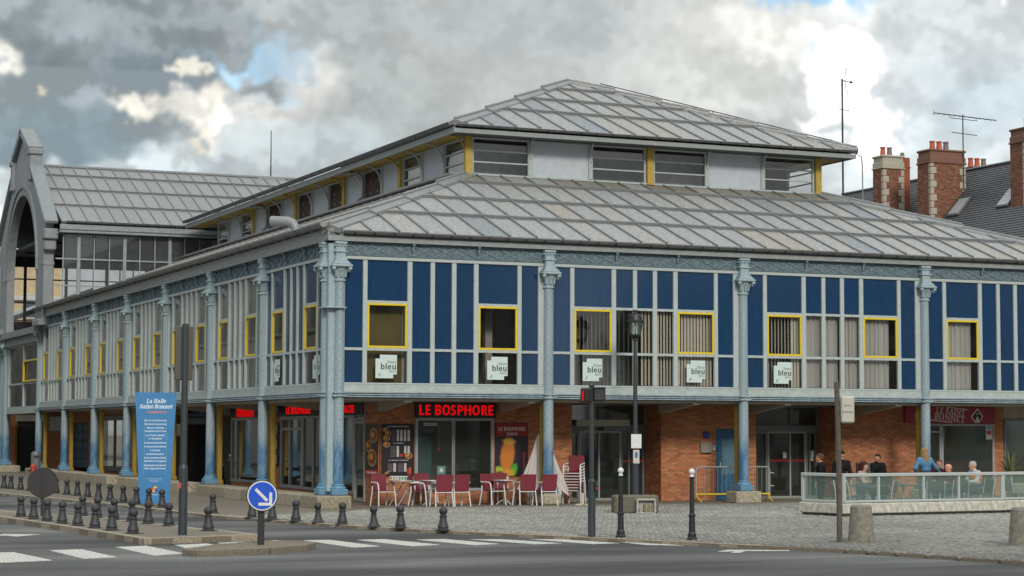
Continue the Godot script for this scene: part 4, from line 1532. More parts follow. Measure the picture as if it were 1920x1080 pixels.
# ---- the great hall behind, with its arched gable -------------------------------------------------------
func build_great_hall() -> void:
	var g := thing("great_hall", "taller grey hall with an arched open gable and zinc roof behind the market hall", "hall", V(0, 0, -47.7))
	var grey_m := mat(Color(0.225, 0.245, 0.26), 0.55, "soft", 2.0)
	var light := mat(Color(0.26, 0.285, 0.30), 0.55, "soft", 2.0)
	# local frame: z along the gable (+z towards the camera), x into the hall; local z = world z + 47.7
	# gable wall with an arch, extruded 0.6 in x
	var out := PackedVector2Array()   # (z, y)
	var inn := PackedVector2Array()
	var r := 4.0
	var cy := 9.75
	inn.append(Vector2(-r, 7.0))
	for i in 25:
		var a := PI - PI * i / 24.0
		inn.append(Vector2(cos(a) * r, cy + sin(a) * r))
	inn.append(Vector2(r, 7.0))
	out.append_array(PackedVector2Array([Vector2(-6.3, 7.0), Vector2(-6.3, 11.6), Vector2(-2.5, 14.6), Vector2(-2.5, 15.4), Vector2(-2.0, 15.5), Vector2(0, 16.7), Vector2(2.0, 15.5), Vector2(2.5, 15.4), Vector2(2.5, 14.6), Vector2(6.3, 11.6), Vector2(6.3, 7.0)]))
	var ring := out.duplicate()
	var back := inn.duplicate()
	back.reverse()
	ring.append_array(back)
	var b := mb()
	b.prism(ring, V(0, 0, 0), V(0, 0, 1), V(0, 1, 0), -0.22, 0.16, 0.0, true)
	put("gable_wall", b, light, g)
	# archivolt and mouldings
	b = mb()
	for q in [[0.0, 0.36, 0.2], [0.36, 0.5, 0.26]]:
		var band := PackedVector2Array()
		for i in 25:
			var a := PI - PI * i / 24.0
			band.append(Vector2(cos(a) * (r + q[1]), cy + sin(a) * (r + q[1])))
		for i in 25:
			var a := PI * i / 24.0
			band.append(Vector2(cos(a) * (r + q[0] - 0.02), cy + sin(a) * (r + q[0] - 0.02)))
		b.prism(band, V(0, 0, 0), V(0, 0, 1), V(0, 1, 0), -0.05, q[2], 0.0, true)
	put("archivolt", b, grey_m, g)
	# raking cornices, shoulders and piers
	b = mb()
	for s in [-1.0, 1.0]:
		var a := V(0, 15.75, s * 2.25)
		var c := V(0, 16.85, 0)
		var u := (c - a).normalized()
		b.bev((a + c) / 2 + V(0, 0.08, 0), V(0.72, 0.34, (c - a).length() + 0.3), 0.04, Basis(V(1, 0, 0), V(1, 0, 0).cross(u) * -1.0 if V(1, 0, 0).cross(u).y < 0 else V(1, 0, 0).cross(u), u))
		b.bev(V(-0.02, 15.0, s * 2.45), V(0.6, 1.5, 0.5), 0.05)
		b.bev(V(-0.02, 15.62, s * 2.5), V(0.72, 0.3, 0.62), 0.05)
		b.bev(V(-0.02, 14.35, s * 2.5), V(0.64, 0.3, 0.55), 0.05)
		a = V(0, 11.75, s * 6.75)
		c = V(0, 14.75, s * 2.75)
		u = (c - a).normalized()
		var k := V(1, 0, 0).cross(u)
		b.bev((a + c) / 2 + V(0, 0.1, 0), V(0.66, 0.2, (c - a).length() + 0.2), 0.04, Basis(V(1, 0, 0), k if k.y > 0 else -k, u if k.y > 0 else u))
		b.bev(V(0, 11.25, s * 6.55), V(0.66, 0.5, 0.66), 0.06)
		b.bev(V(0, 10.75, s * 6.45), V(0.56, 0.5, 0.5), 0.06)
		b.bev(V(0, 8.9, s * 6.1), V(0.5, 3.4, 0.45), 0.04)
		b.bev(V(0, 9.9, s * 6.1), V(0.55, 0.2, 0.5), 0.04)
		b.bev(V(0, 7.15, s * 5.6), V(0.9, 0.3, 1.6), 0.04)
	put("cornice", b, grey_m, g)
	# roof, towards +z from the ridge
	var E := V(0.4, 11.75, 7.25)
	var P := V(0.4, 15.25, 0.0)
	var up := P - E
	var deck := mb()
	deck.quad(E, E + V(14, 0, 0), P + V(14, 0, 0), P)
	deck.quad(V(14.4, 11.75, -7.25), V(0.4, 11.75, -7.25), P, P + V(14, 0, 0))
	deck.quad(E + V(14, -0.06, 0), E + V(0, -0.06, 0), P + V(0, -0.06, 0), P + V(14, -0.06, 0))
	var roof := put("roof", deck, m.dark_zinc, g)
	var vl := up.length()
	var greys := [mat(Color(0.24, 0.246, 0.246), 0.55, "soft", 1.0), mat(Color(0.228, 0.235, 0.236), 0.55, "soft", 1.0), mat(Color(0.25, 0.25, 0.247), 0.55, "soft", 1.0)]
	roof_face(roof, E, Vector3.RIGHT, up.normalized(), PackedVector2Array([Vector2(0, 0), Vector2(14, 0), Vector2(14, vl), Vector2(0, vl)]), [-0.05, 0.29 * vl, 0.57 * vl, 0.83 * vl, vl], -0.1, 0.66, 22, false, greys)
	b = mb()
	b.bev(P + V(7, 0.05, 0), V(14, 0.14, 0.3), 0.04)
	put("ridge_roll", b, grey_m, roof)
	b = mb()
	b.bev(V(7.2, 11.55, 7.3), V(13.8, 0.26, 0.12), 0.03)
	b.bev(V(7.2, 11.36, 7.2), V(13.8, 0.14, 0.2), 0.03)
	put("fascia", b, light, g)
	gutter(g, V(0.6, 11.82, 7.3), V(13.8, 11.82, 7.3), V(0, 0, 1), 0.09, m.dark_zinc)
	b = mb()
	b.span(V(0.3, 11.25, -6.6), V(14.0, 11.4, 7.0))
	put("inner_ceiling", b, m.dark, g)
	# glazed side towards the camera, and the far one: thin bars, thick posts every third
	for z in [6.9, -6.9]:
		b = mb()
		for i in 19:
			var x := 0.55 + i * 0.72
			var w := 0.15 if i % 3 == 1 else 0.055
			b.box(V(x, 9.6, z), V(w, 3.6, 0.10 if w > 0.1 else 0.06))
		for y in [7.9, 8.85, 10.1, 11.3]:
			b.box(V(6.9, y, z + 0.004), V(13.4, 0.07, 0.07))
		var gl := put("glazing_frame", b, light if z > 0 else mat(Color(0.06, 0.06, 0.07), 0.6), g)
		for i in 18:
			for j in [[7.9, 8.85], [8.85, 10.1], [10.1, 11.3]]:
				b = mb()
				b.box(V(0.55 + (i + 0.5) * 0.72, (j[0] + j[1]) / 2, z - 0.01), V(0.6, j[1] - j[0] - 0.08, 0.006))
				if z > 0:
					put("pane", b, m.hall_pane, gl)
	b = mb()
	b.span(V(0.3, 6.9, 7.05), V(14, 7.85, 6.85))
	b.span(V(0.3, 6.9, -7.05), V(14, 7.85, -6.85))
	b.span(V(3.9, 7.85, -7.05), V(14, 9.1, -6.85))
	b.span(V(0.3, 10.75, -7.05), V(14, 11.3, -6.95))
	b.span(V(13.9, 6.9, -6.85), V(14.1, 11.4, 6.85))
	put("side_wall", b, m.dark, g)
	b = mb()
	b.tube([V(0.6, 11.2, 3.2), V(6, 10.7, 3.2), V(13.8, 11.2, 3.2)], 0.05, 5)
	b.tube([V(0.6, 11.2, -3.2), V(6, 10.7, -3.2), V(13.8, 11.2, -3.2)], 0.05, 5)
	put("tie_rod", b, m.black, g)
	# lower storey under the gable: twin columns at its far corner, glazing and sill
	b = mb()
	b.span(V(-0.3, 6.75, -6.6), V(0.6, 7.05, 4.6))
	b.span(V(-0.12, 6.35, -4.0), V(0.3, 6.75, 4.55))
	put("gable_beam", b, grey_m, g)
	for z in [-4.45, -5.35]:
		b = mb()
		var prof := []
		for i in 20:
			prof.append(Vector2(0.2 - 0.02 * i / 19.0, 0.62 + 5.4 * i / 19.0))
		b.lathe(V(0.0, 0, z), prof, 16, Basis.IDENTITY, false)
		shaft_colours(b, 0, int(40 - z))
		var c := put("column", b, m.column, g)
		for q in [["foot", m.foot_mesh, m.foot], ["capital", m.cap_mesh, m.iron], ["pier", m.pier_mesh, m.iron]]:
			var o := put(q[0], q[1], q[2], c)
			o.position = V(0, 0 if q[0] == "foot" else -0.32, z)
			o.scale = V(1.3, 1, 1.3)
	b = mb()
	b.bev(V(0, 0.17, -4.8), V(1.1, 0.36, 3.4), 0.04)
	put("plinth_stone", b, m.stone, g)
	b = mb()
	b.span(V(-0.05, 2.95, -4.0), V(0.25, 3.3, 4.5))
	b.span(V(0.0, 6.25, -4.0), V(0.12, 6.35, 4.5))
	b.span(V(0.0, 4.38, -4.0), V(0.1, 4.46, 4.5))
	for z in [-3.9, 0.3, 4.4]:
		b.span(V(-0.02, 3.3, z - 0.09), V(0.12, 6.25, z + 0.09))
	var gf := put("window_frame", b, m.frame, g)
	for q in [[-3.8, 0.2, 3.3, 4.38], [0.4, 4.3, 3.3, 4.38], [-3.8, 0.2, 4.46, 6.25], [0.4, 4.3, 4.46, 6.25]]:
		b = mb()
		b.span(V(0.05, q[2], q[0]), V(0.056, q[3], q[1]))
		put("pane", b, m.dim_pane, gf)
	b = mb()
	for z in [0.5, 4.2]:
		b.bev(V(-0.02, 5.0, z), V(0.09, 1.06, 0.13), 0.01)
	b.bev(V(-0.02, 5.5, 2.35), V(0.088, 0.08, 3.57), 0.01)
	b.bev(V(-0.02, 4.52, 2.35), V(0.088, 0.08, 3.57), 0.01)
	put("yellow_frame", b, m.yellow, gf)
	b = mb()
	b.span(V(3.0, 0.0, -6.0), V(3.2, 7.0, 5.0))
	b.span(V(0.3, 3.0, -6.0), V(3.0, 3.1, 5.0))
	put("inner_wall", b, m.dark, g)
	b = mb()
	b.span(V(2.2, 0.0, -0.6), V(2.9, 2.95, 0.7))
	put("red_wall", b, m.terracotta, g)
	# the roof of the next wing, seen through the arch
	b = mb()
	b.prism(PackedVector2Array([Vector2(-0.3, 7.5), Vector2(-0.3, 7.75), Vector2(5.0, 9.8), Vector2(5.0, 9.5)]), V(0, 0, -7.4), V(1, 0, 0), V(0, 1, 0), -25.0, 0.0, 0.0, true)
	put("next_wing_roof", b, grey_m, g)
	b = mb()
	b.span(V(0, 7.0, -7.5), V(5.0, 7.5, -7.7))
	b.span(V(0, 0, -7.7), V(0.2, 7.5, -32.0))
	put("next_wing_wall", b, m.frame, g)
	b = mb()
	b.span(V(0.2, 0, -7.5), V(5.0, 7.0, -7.7))
	put("inner_wall", b, m.dark, g)
	b = mb()
	b.span(V(0.25, 0, -7.3), V(1.0, 2.95, -7.49))
	put("red_wall", b, m.terracotta, g)
	b = mb()
	b.span(V(1.0, 2.6, -7.3), V(3.0, 2.95, -7.49))
	put("door_head", b, m.soffit, g)
	b = mb()
	b.span(V(1.02, 0.1, -7.36), V(1.1, 2.58, -7.44))
	put("ochre_jamb", b, m.ochre, g)


# ---- background: pale block, slate roofed house, masts ------------------------------------------------
func build_background() -> void:
	var cream := mat(Color(0.50, 0.40, 0.25), 0.85, "soft", 3.0)
	var pale := mat(Color(0.45, 0.46, 0.45), 0.8, "soft", 3.0)
	var shade := mat(Color(0.06, 0.07, 0.08), 0.3)
	var t := thing("cream_apartment_block", "cream and white apartment block beyond the arch of the great hall", "building", V(6, 0, -100))
	var b := mb()
	b.span(V(-12, 0, 0), V(6, 15.0, -10))
	put("wall", b, cream, t)
	b = mb()
	b.bev(V(-3, 15.3, -5), V(18.8, 0.6, 11), 0.08)
	b.bev(V(-3, 12.0, 0.1), V(18.2, 0.35, 0.25), 0.05)
	put("roof", b, pale, t)
	for i in 5:
		for j in 4:
			b = mb()
			b.bev(V(-10.4 + i * 3.6, 2.4 + j * 3.0, 0.04), V(1.7, 1.9, 0.16), 0.03)
			var w := put("window", b, pale, t)
			b = mb()
			b.box(V(-10.4 + i * 3.6, 2.4 + j * 3.0, 0.13), V(1.4, 1.6, 0.04))
			put("pane", b, shade, w)
	# house with slate roof; its ridge runs along z
	var h := thing("slate_roof_house", "old house with a steep dark slate roof, tall brick chimneys and roof windows", "house", V(55, 0, -45))
	var slate := mat(Color(0.105, 0.11, 0.12), 0.6, "worn", 1.2)
	b = mb()
	b.span(V(-5.0, 0, -13.5), V(5.0, 11.9, 17.5))
	put("wall", b, cream, h)
	var yr := 17.7
	b = mb()
	b.prism(PackedVector2Array([Vector2(-5.6, 11.54), Vector2(5.6, 11.54), Vector2(0, yr)]), V(0, 0, 0), V(1, 0, 0), V(0, 1, 0), -14.0, 18.0, 0.0, true)
	var roof := put("roof", b, m.dark, h)
	b = mb()
	var n := 40
	var nn := V(-1.1, 1, 0).normalized()
	for i in n:
		var f0 := float(i) / n
		var f1 := float(i + 1) / n
		var a0 := V(-5.6 + 5.6 * f0, 11.54 + 6.16 * f0, 0) + nn * 0.05
		var a1 := V(-5.6 + 5.6 * f1, 11.54 + 6.16 * f1, 0) + nn * 0.015
		b._q4(a0 + V(0, 0, -14), a0 + V(0, 0, 18), a1 + V(0, 0, 18), a1 + V(0, 0, -14), nn)
		b._q4(a0 + V(0, 0, -14), a0 + V(0, 0, 18), a0 - nn * 0.035 + V(0, 0, 18), a0 - nn * 0.035 + V(0, 0, -14), V(-1, -1, 0))
	put("slates", b, slate, roof, "stuff")
	b = mb()
	b.bev(V(0, yr + 0.06, 2), V(0.3, 0.12, 32), 0.04)
	put("ridge_cap", b, m.lead, roof)
	var sk := Basis(V(0, 0, 1), V(1, 1.1, 0).normalized(), nn)
	for q in [[2.0, 15.13], [6.5, 15.2]]:
		var p := V(-(yr - q[1]) / 1.1, q[1], q[0])
		b = mb()
		b.bev(p + nn * 0.10, V(1.15, 1.5, 0.14), 0.03, sk)
		var w := put("roof_window", b, m.dark_zinc, h)
		b = mb()
		b.box(p + nn * 0.175, V(0.95, 1.25, 0.02), sk)
		put("pane", b, mat(Color(0.32, 0.34, 0.35), 0.12), w)
	# chimneys: [x, z, width, depth, bottom, top, pots, on the far slope]
	for q in [[-3.05, -4.2, 1.5, 1.1, 13.6, 18.9, 2, 0], [-2.4, 0.3, 2.45, 1.3, 13.6, 18.7, 3, 0], [-1.8, 8.0, 2.1, 1.3, 14.2, 18.97, 2, 0], [2.75, -3.0, 1.7, 0.9, 14.2, 18.4, 3, 1]]:
		chimney(h, q)
	# aerials
	b = mb()
	var a := thing("tv_aerial", "wide dipole television aerial on a mast beside the middle chimney", "aerial", V(53.65, 17.75, -44.0))
	b.tube([V(0, -1.4, 0), V(0, 3.05, 0)], 0.035, 6)
	put("mast", b, m.pole, a)
	b = mb()
	b.tube([V(-2.1, 3.0, 0.1), V(2.4, 2.85, 0)], 0.03, 5)
	b.tube([V(-0.9, 2.98, 0.0), V(-0.9, 2.8, 0), V(1.0, 2.74, 0), V(1.0, 2.9, 0)], 0.02, 4)
	b.tube([V(-0.8, 1.95, 0), V(1.0, 1.87, 0)], 0.025, 5)
	for k in 12:
		b.tube([V(-2.0 + k * 0.37, 2.99 - k * 0.0125, -0.2), V(-2.0 + k * 0.37, 2.99 - k * 0.0125, 0.25)], 0.012, 4)
	b.tube([V(-2.1, 3.15, 0.1), V(-2.1, 2.85, 0.1)], 0.02, 4)
	put("dipoles", b, m.pole, a)
	# mast on the hall roof, right
	a = thing("aerial_mast", "tall thin aerial mast with a lamp, standing on the right end of the lower roof", "aerial", V(22.0, 9.2, -8.0))
	b = mb()
	b.tube([V(0, 0, 0), V(0, 5.65, 0)], 0.035, 6)
	b.tube([V(0, 5.6, 0), V(0.42, 5.55, 0)], 0.016, 4)
	b.tube([V(-0.22, 4.55, 0), V(0.3, 4.52, 0)], 0.014, 4)
	b.tube([V(0.22, 6.1, 0), V(0.13, 5.85, 0), V(0.12, 5.55, 0), V(0.17, 5.25, 0), V(0.27, 5.05, 0)], 0.014, 4)
	put("mast", b, m.pole, a)
	b = mb()
	b.ball(V(0.13, 3.0, 0.02), 0.13, 10, V(1, 1.1, 1))
	b.lathe(V(0.2, 2.86, 0.05), [Vector2(0.02, 0.0), Vector2(0.13, 0.03), Vector2(0.15, 0.08)], 10)
	put("lamp_head", b, m.cloth, a)
	b = mb()
	b.bev(V(0.0, 0.95, 0.06), V(0.12, 0.1, 0.08), 0.02)
	b.bev(V(0.38, 5.56, 0), V(0.12, 0.08, 0.06), 0.02)
	put("fitting", b, m.black, a)
	a = thing("overflow_pipe", "thin pale pipe hanging from the right corner of the upper roof", "pipe", V(21.2, 11.75, -5.75))
	b = mb()
	b.tube([V(-0.02, 0, 0), V(0.1, -0.05, 0.02), V(0.13, -0.4, 0.02), V(0.13, -1.55, 0.02), V(0.25, -1.85, 0.2), V(0.9, -2.0, 0.8), V(2.0, -2.35, 1.9)], 0.022, 6)
	put("pipe", b, m.lead, a)
	# flag pole like aerial on the far roof
	a = thing("whip_aerial", "single thin whip aerial rising behind the left eave of the upper roof", "aerial", V(12.6, 14.9, -47.7))
	b = mb()
	b.tube([V(0, 0, 0), V(0, 2.9, 0)], 0.04, 6, 0.02)
	put("whip", b, m.pole, a)
	b = mb()
	b.bev(V(0, 0.25, 0), V(1.5, 0.25, 0.4), 0.05)
	put("base", b, m.lead, a)
	# cowl on the left slope
	a = thing("roof_vent", "bent grey metal vent cowl on the left slope of the lower roof", "vent", V(1.9, 8.42, -9.6))
	a.scale = V(0.74, 0.74, 0.74)
	b = mb()
	b.tube([V(0.15, -0.1, 0.0), V(0.15, 0.30, 0.0), V(0.12, 0.48, -0.03), V(0.02, 0.64, -0.1), V(-0.15, 0.72, -0.25), V(-0.75, 0.76, -0.75)], 0.19, 14, 0.24)
	put("duct", b, mat(Color(0.25, 0.27, 0.28), 0.5, "soft", 0.8, 0.2), a)
	b = mb()
	b.lathe(V(-0.76, 0.76, -0.76), [Vector2(0.215, 0.0), Vector2(0.215, 0.02)], 14, Basis(V(0.707, 0, -0.707), V(-0.765, 0.04, -0.64).normalized(), V(0.62, 0, -0.78)).orthonormalized())
	put("opening", b, m.dark, a)
	# houses across the left street, mirrored in the glass of the left side
	var s := thing("pale_street_house", "pale stone house across the street on the left", "house", V(-15, 0, -70))
	b = mb()
	b.span(V(-10, 0, -70), V(0, 14, 45))
	put("wall", b, mat(Color(0.46, 0.44, 0.39), 0.85, "soft", 3.0), s)
	b = mb()
	b.prism(PackedVector2Array([Vector2(-10.4, 14), Vector2(0.5, 14), Vector2(-5, 18.5)]), V3, V(1, 0, 0), V(0, 1, 0), -70, 45, 0.0, true)
	put("roof", b, slate, s)
	for i in 19:
		for j in 4:
			b = mb()
			b.bev(V(0.02, 2.0 + j * 3.3, -66 + i * 5.9), V(0.14, 2.1, 1.3), 0.02)
			put("window", b, shade, s)
		if i % 3 == 0:
			b = mb()
			for j in 3:
				b.bev(V(0.06, 4.1 + j * 3.3, -30 + i * 4.0), V(0.16, 0.16, 12.0), 0.03)
			put("string_course", b, pale, s)


func build_opposite() -> void:
	# what stands across the plaza, behind the photographer: it is seen only as reflections in the glass
	var tones := [Color(0.42, 0.39, 0.33), Color(0.36, 0.34, 0.31), Color(0.45, 0.43, 0.40), Color(0.38, 0.33, 0.27)]
	var shade := mat(Color(0.05, 0.055, 0.06), 0.3)
	var roof_m := mat(Color(0.09, 0.095, 0.105), 0.6, "worn", 1.5)
	var k := 0
	for q in [[20, 36, 13], [36, 51, 16], [64, 82, 12], [82, 98, 15], [98, 118, 13]]:
		var w: float = q[1] - q[0]
		var h: float = q[2]
		var t := thing("opposite_house", "%s house from the left across the plaza, seen only mirrored in the glass" % ORD[k], "house", V((q[0] + q[1]) / 2.0, 0, 104), 0.0, "houses across the plaza")
		var b := mb()
		b.span(V(-w / 2 + 0.01, 0, -4), V(w / 2 - 0.01, h, 6))
		put("wall", b, mat(tones[k % 4], 0.85, "soft", 3.0), t)
		b = mb()
		b.prism(PackedVector2Array([Vector2(-4.4, h), Vector2(6.4, h), Vector2(1, h + 4.5)]), V3, V(0, 0, 1), Vector3.UP, -w / 2, w / 2, 0.0, true)
		put("roof", b, roof_m, t)
		for i in int(w / 3.0):
			for j in int(h / 3.4):
				b = mb()
				b.bev(V(-w / 2 + 1.8 + i * 3.0, 2.0 + j * 3.3, -4.02), V(1.2, 1.9, 0.12), 0.02)
				put("window", b, shade, t)
		k += 1
	var leaf := mat(Color(0.055, 0.075, 0.03), 0.7)
	var bark := mat(Color(0.10, 0.08, 0.06), 0.9)
	for q in [[53.5, 84, 13.0], [61.0, 92, 11.0]]:
		var t := thing("plaza_tree", "%s tree across the plaza, seen only mirrored in the glass" % ("taller" if q[2] > 12 else "smaller"), "tree", V(q[0], 0, q[1]), 0.0, "trees across the plaza")
		var b := mb()
		b.tube([V3, V(0.1, q[2] * 0.3, 0), V(-0.1, q[2] * 0.75, 0.1)], 0.28, 8, 0.08)
		for i in 6:
			b.tube([V(0, q[2] * (0.3 + 0.06 * i), 0), V(2.2 * cos(i * 1.9), q[2] * (0.5 + 0.05 * i), 2.2 * sin(i * 1.9))], 0.1, 6, 0.03)
		put("trunk", b, bark, t)
		b = mb()
		for i in 2600:
			var d := V(rng.randfn(), rng.randfn(), rng.randfn()).normalized()
			var r := pow(rng.randf(), 0.45) * (1.0 + 0.35 * sin(d.x * 5.0 + d.y * 7.0))
			var p := V(0, q[2] * 0.66, 0) + d * r * V(3.4, q[2] * 0.34, 3.4)
			var u := V(rng.randfn(), rng.randfn(), rng.randfn()).normalized() * 0.22
			var w2 := u.cross(d).normalized() * 0.13
			b.quad(p - u, p + w2, p + u, p - w2)
		put("crown", b, leaf, t)


func chimney(h: Node3D, q: Array) -> void:
	var x: float = q[0]; var z: float = q[1]; var w: float = q[2]; var d: float = q[3]; var y0: float = q[4]; var y1: float = q[5]
	if not m.has("flue_brick"):
		m.flue_brick = mat(Color(0.27, 0.13, 0.095), 0.85, "grit", 0.35)
		m.quoin = mat(Color(0.50, 0.46, 0.37), 0.85, "worn", 0.5)
		m.pot_red = mat(Color(0.42, 0.10, 0.05), 0.8)
		m.pot_grey = mat(Color(0.19, 0.15, 0.14), 0.8)
	var brick: Material = m.flue_brick
	var stone: Material = m.quoin
	var b := mb()
	b.span(V(x - w / 2, y0, z - d / 2), V(x + w / 2, y1 - 0.75, z + d / 2))
	var c := put("chimney", b, brick, h)
	b = mb()
	var row := 0
	var by := y0
	while by < y1 - 0.85:
		for face in [[V(x - w / 2, 0, z + d / 2), V(1, 0, 0), V(0, 0, 1), w], [V(x - w / 2, 0, z - d / 2), V(0, 0, 1), V(-1, 0, 0), d]]:
			var s := -0.11 if row % 2 else 0.0
			while s < face[3]:
				var l := maxf(s, 0.0)
				var r := minf(s + 0.22, face[3])
				s += 0.235
				if r - l < 0.03:
					continue
				var g := rng.randf_range(0.55, 1.2)
				b.col = Color(0.34 * g, 0.135 * g * rng.randf_range(0.85, 1.3), 0.09 * g)
				b.box(face[0] + face[1] * (l + r) * 0.5 + V(0, by + 0.035, 0) + face[2] * 0.004, V(r - l, 0.068, 0.012), Basis(face[1], Vector3.UP, face[2]))
		by += 0.082
		row += 1
	put("bricks", b, m.brick, c, "stuff")
	b = mb()  # stepped cap
	b.bev(V(x, y1 - 0.62, z), V(w + 0.06, 0.34, d + 0.06), 0.03)
	b.bev(V(x, y1 - 0.34, z), V(w - 0.02, 0.4, d - 0.02), 0.05)
	b.bev(V(x, y1 - 0.10, z), V(w + 0.12, 0.14, d + 0.12), 0.05)
	b.bev(V(x, y1 - 0.82, z), V(w + 0.16, 0.08, d + 0.16), 0.02)
	put("chimney_cap", b, brick if x > -3 else stone, c)
	if q[7] == 0:
		var k := 0
		var y := y0
		while y < y1 - 1.0:
			for s in [-1.0, 1.0]:
				var l := 0.42 if k % 2 else 0.24
				b = mb()
				b.bev(V(x + s * (w / 2 - l / 2 + 0.012), y + 0.2, z + d / 2 - 0.1), V(l, 0.38, 0.25), 0.02)
				if s > 0 or x > -3.0 or true:
					put("quoin", b, stone, c)
			k += 1
			y += 0.40
	if x < -3.0:  # the flue in raw brick built against it
		b = mb()
		b.bev(V(x + w / 2 + 0.26, (y0 + y1) / 2 - 0.05, z), V(0.5, y1 - y0 - 0.1, d - 0.2), 0.02)
		b.bev(V(x + w / 2 + 0.26, y1 - 0.7, z), V(0.56, 0.08, d - 0.1), 0.02)
		put("side_flue", b, mat(Color(0.40, 0.105, 0.05), 0.85, "grit", 0.3), c)
		for i in 4:
			b = mb()
			b.box(V(x + w / 2 - 0.16, y0 + 0.9 + i * 0.72, z + d / 2 + 0.003), V(0.25, 0.34, 0.02))
			put("soot_hole", b, m.dark, c)
		b = mb()
		b.lathe(V(x + w / 2 + 0.26, y1 - 0.1, z), [Vector2(0.15, 0), Vector2(0.11, 0.35)], 10)
		put("chimney_pot", b, m.dark_zinc, c)
	for i in q[6]:
		b = mb()
		b.lathe(V(x + (i - (q[6] - 1) / 2.0) * 0.48 - 0.15, y1 - 0.03, z), [Vector2(0.19, 0), Vector2(0.17, 0.1), Vector2(0.14, 0.45), Vector2(0.17, 0.47), Vector2(0.17, 0.55), Vector2(0.12, 0.56)], 10)
		put("chimney_pot", b, m.pot_red if i % 3 < 2 and not (x < -3 and i == 1) else m.pot_grey, c)


# ---- street furniture -----------------------------------------------------------------------------------
const ORD := ["first", "second", "third", "fourth", "fifth", "sixth", "seventh", "eighth", "ninth", "tenth", "eleventh", "twelfth", "thirteenth", "fourteenth", "fifteenth", "sixteenth", "seventeenth", "eighteenth", "nineteenth", "twentieth", "twenty-first", "twenty-second", "twenty-third", "twenty-fourth"]


func sd_disc(b: MB, o: Vector3, r: float, depth: float, n := 28, r0 := 0.0) -> void:  # a disc or ring facing +z
	for i in n:
		var a0 := TAU * i / n
		var a1 := TAU * (i + 1) / n
		var e0 := V(cos(a0), sin(a0), 0)
		var e1 := V(cos(a1), sin(a1), 0)
		var z := V(0, 0, depth)
		b.quad(o + e0 * r0 + z, o + e0 * r + z, o + e1 * r + z, o + e1 * r0 + z)
		b.quad(o + e0 * r, o + e1 * r, o + e1 * r + z, o + e0 * r + z)
		b.quad(o + e1 * r0, o + e1 * r, o + e0 * r, o + e0 * r0)


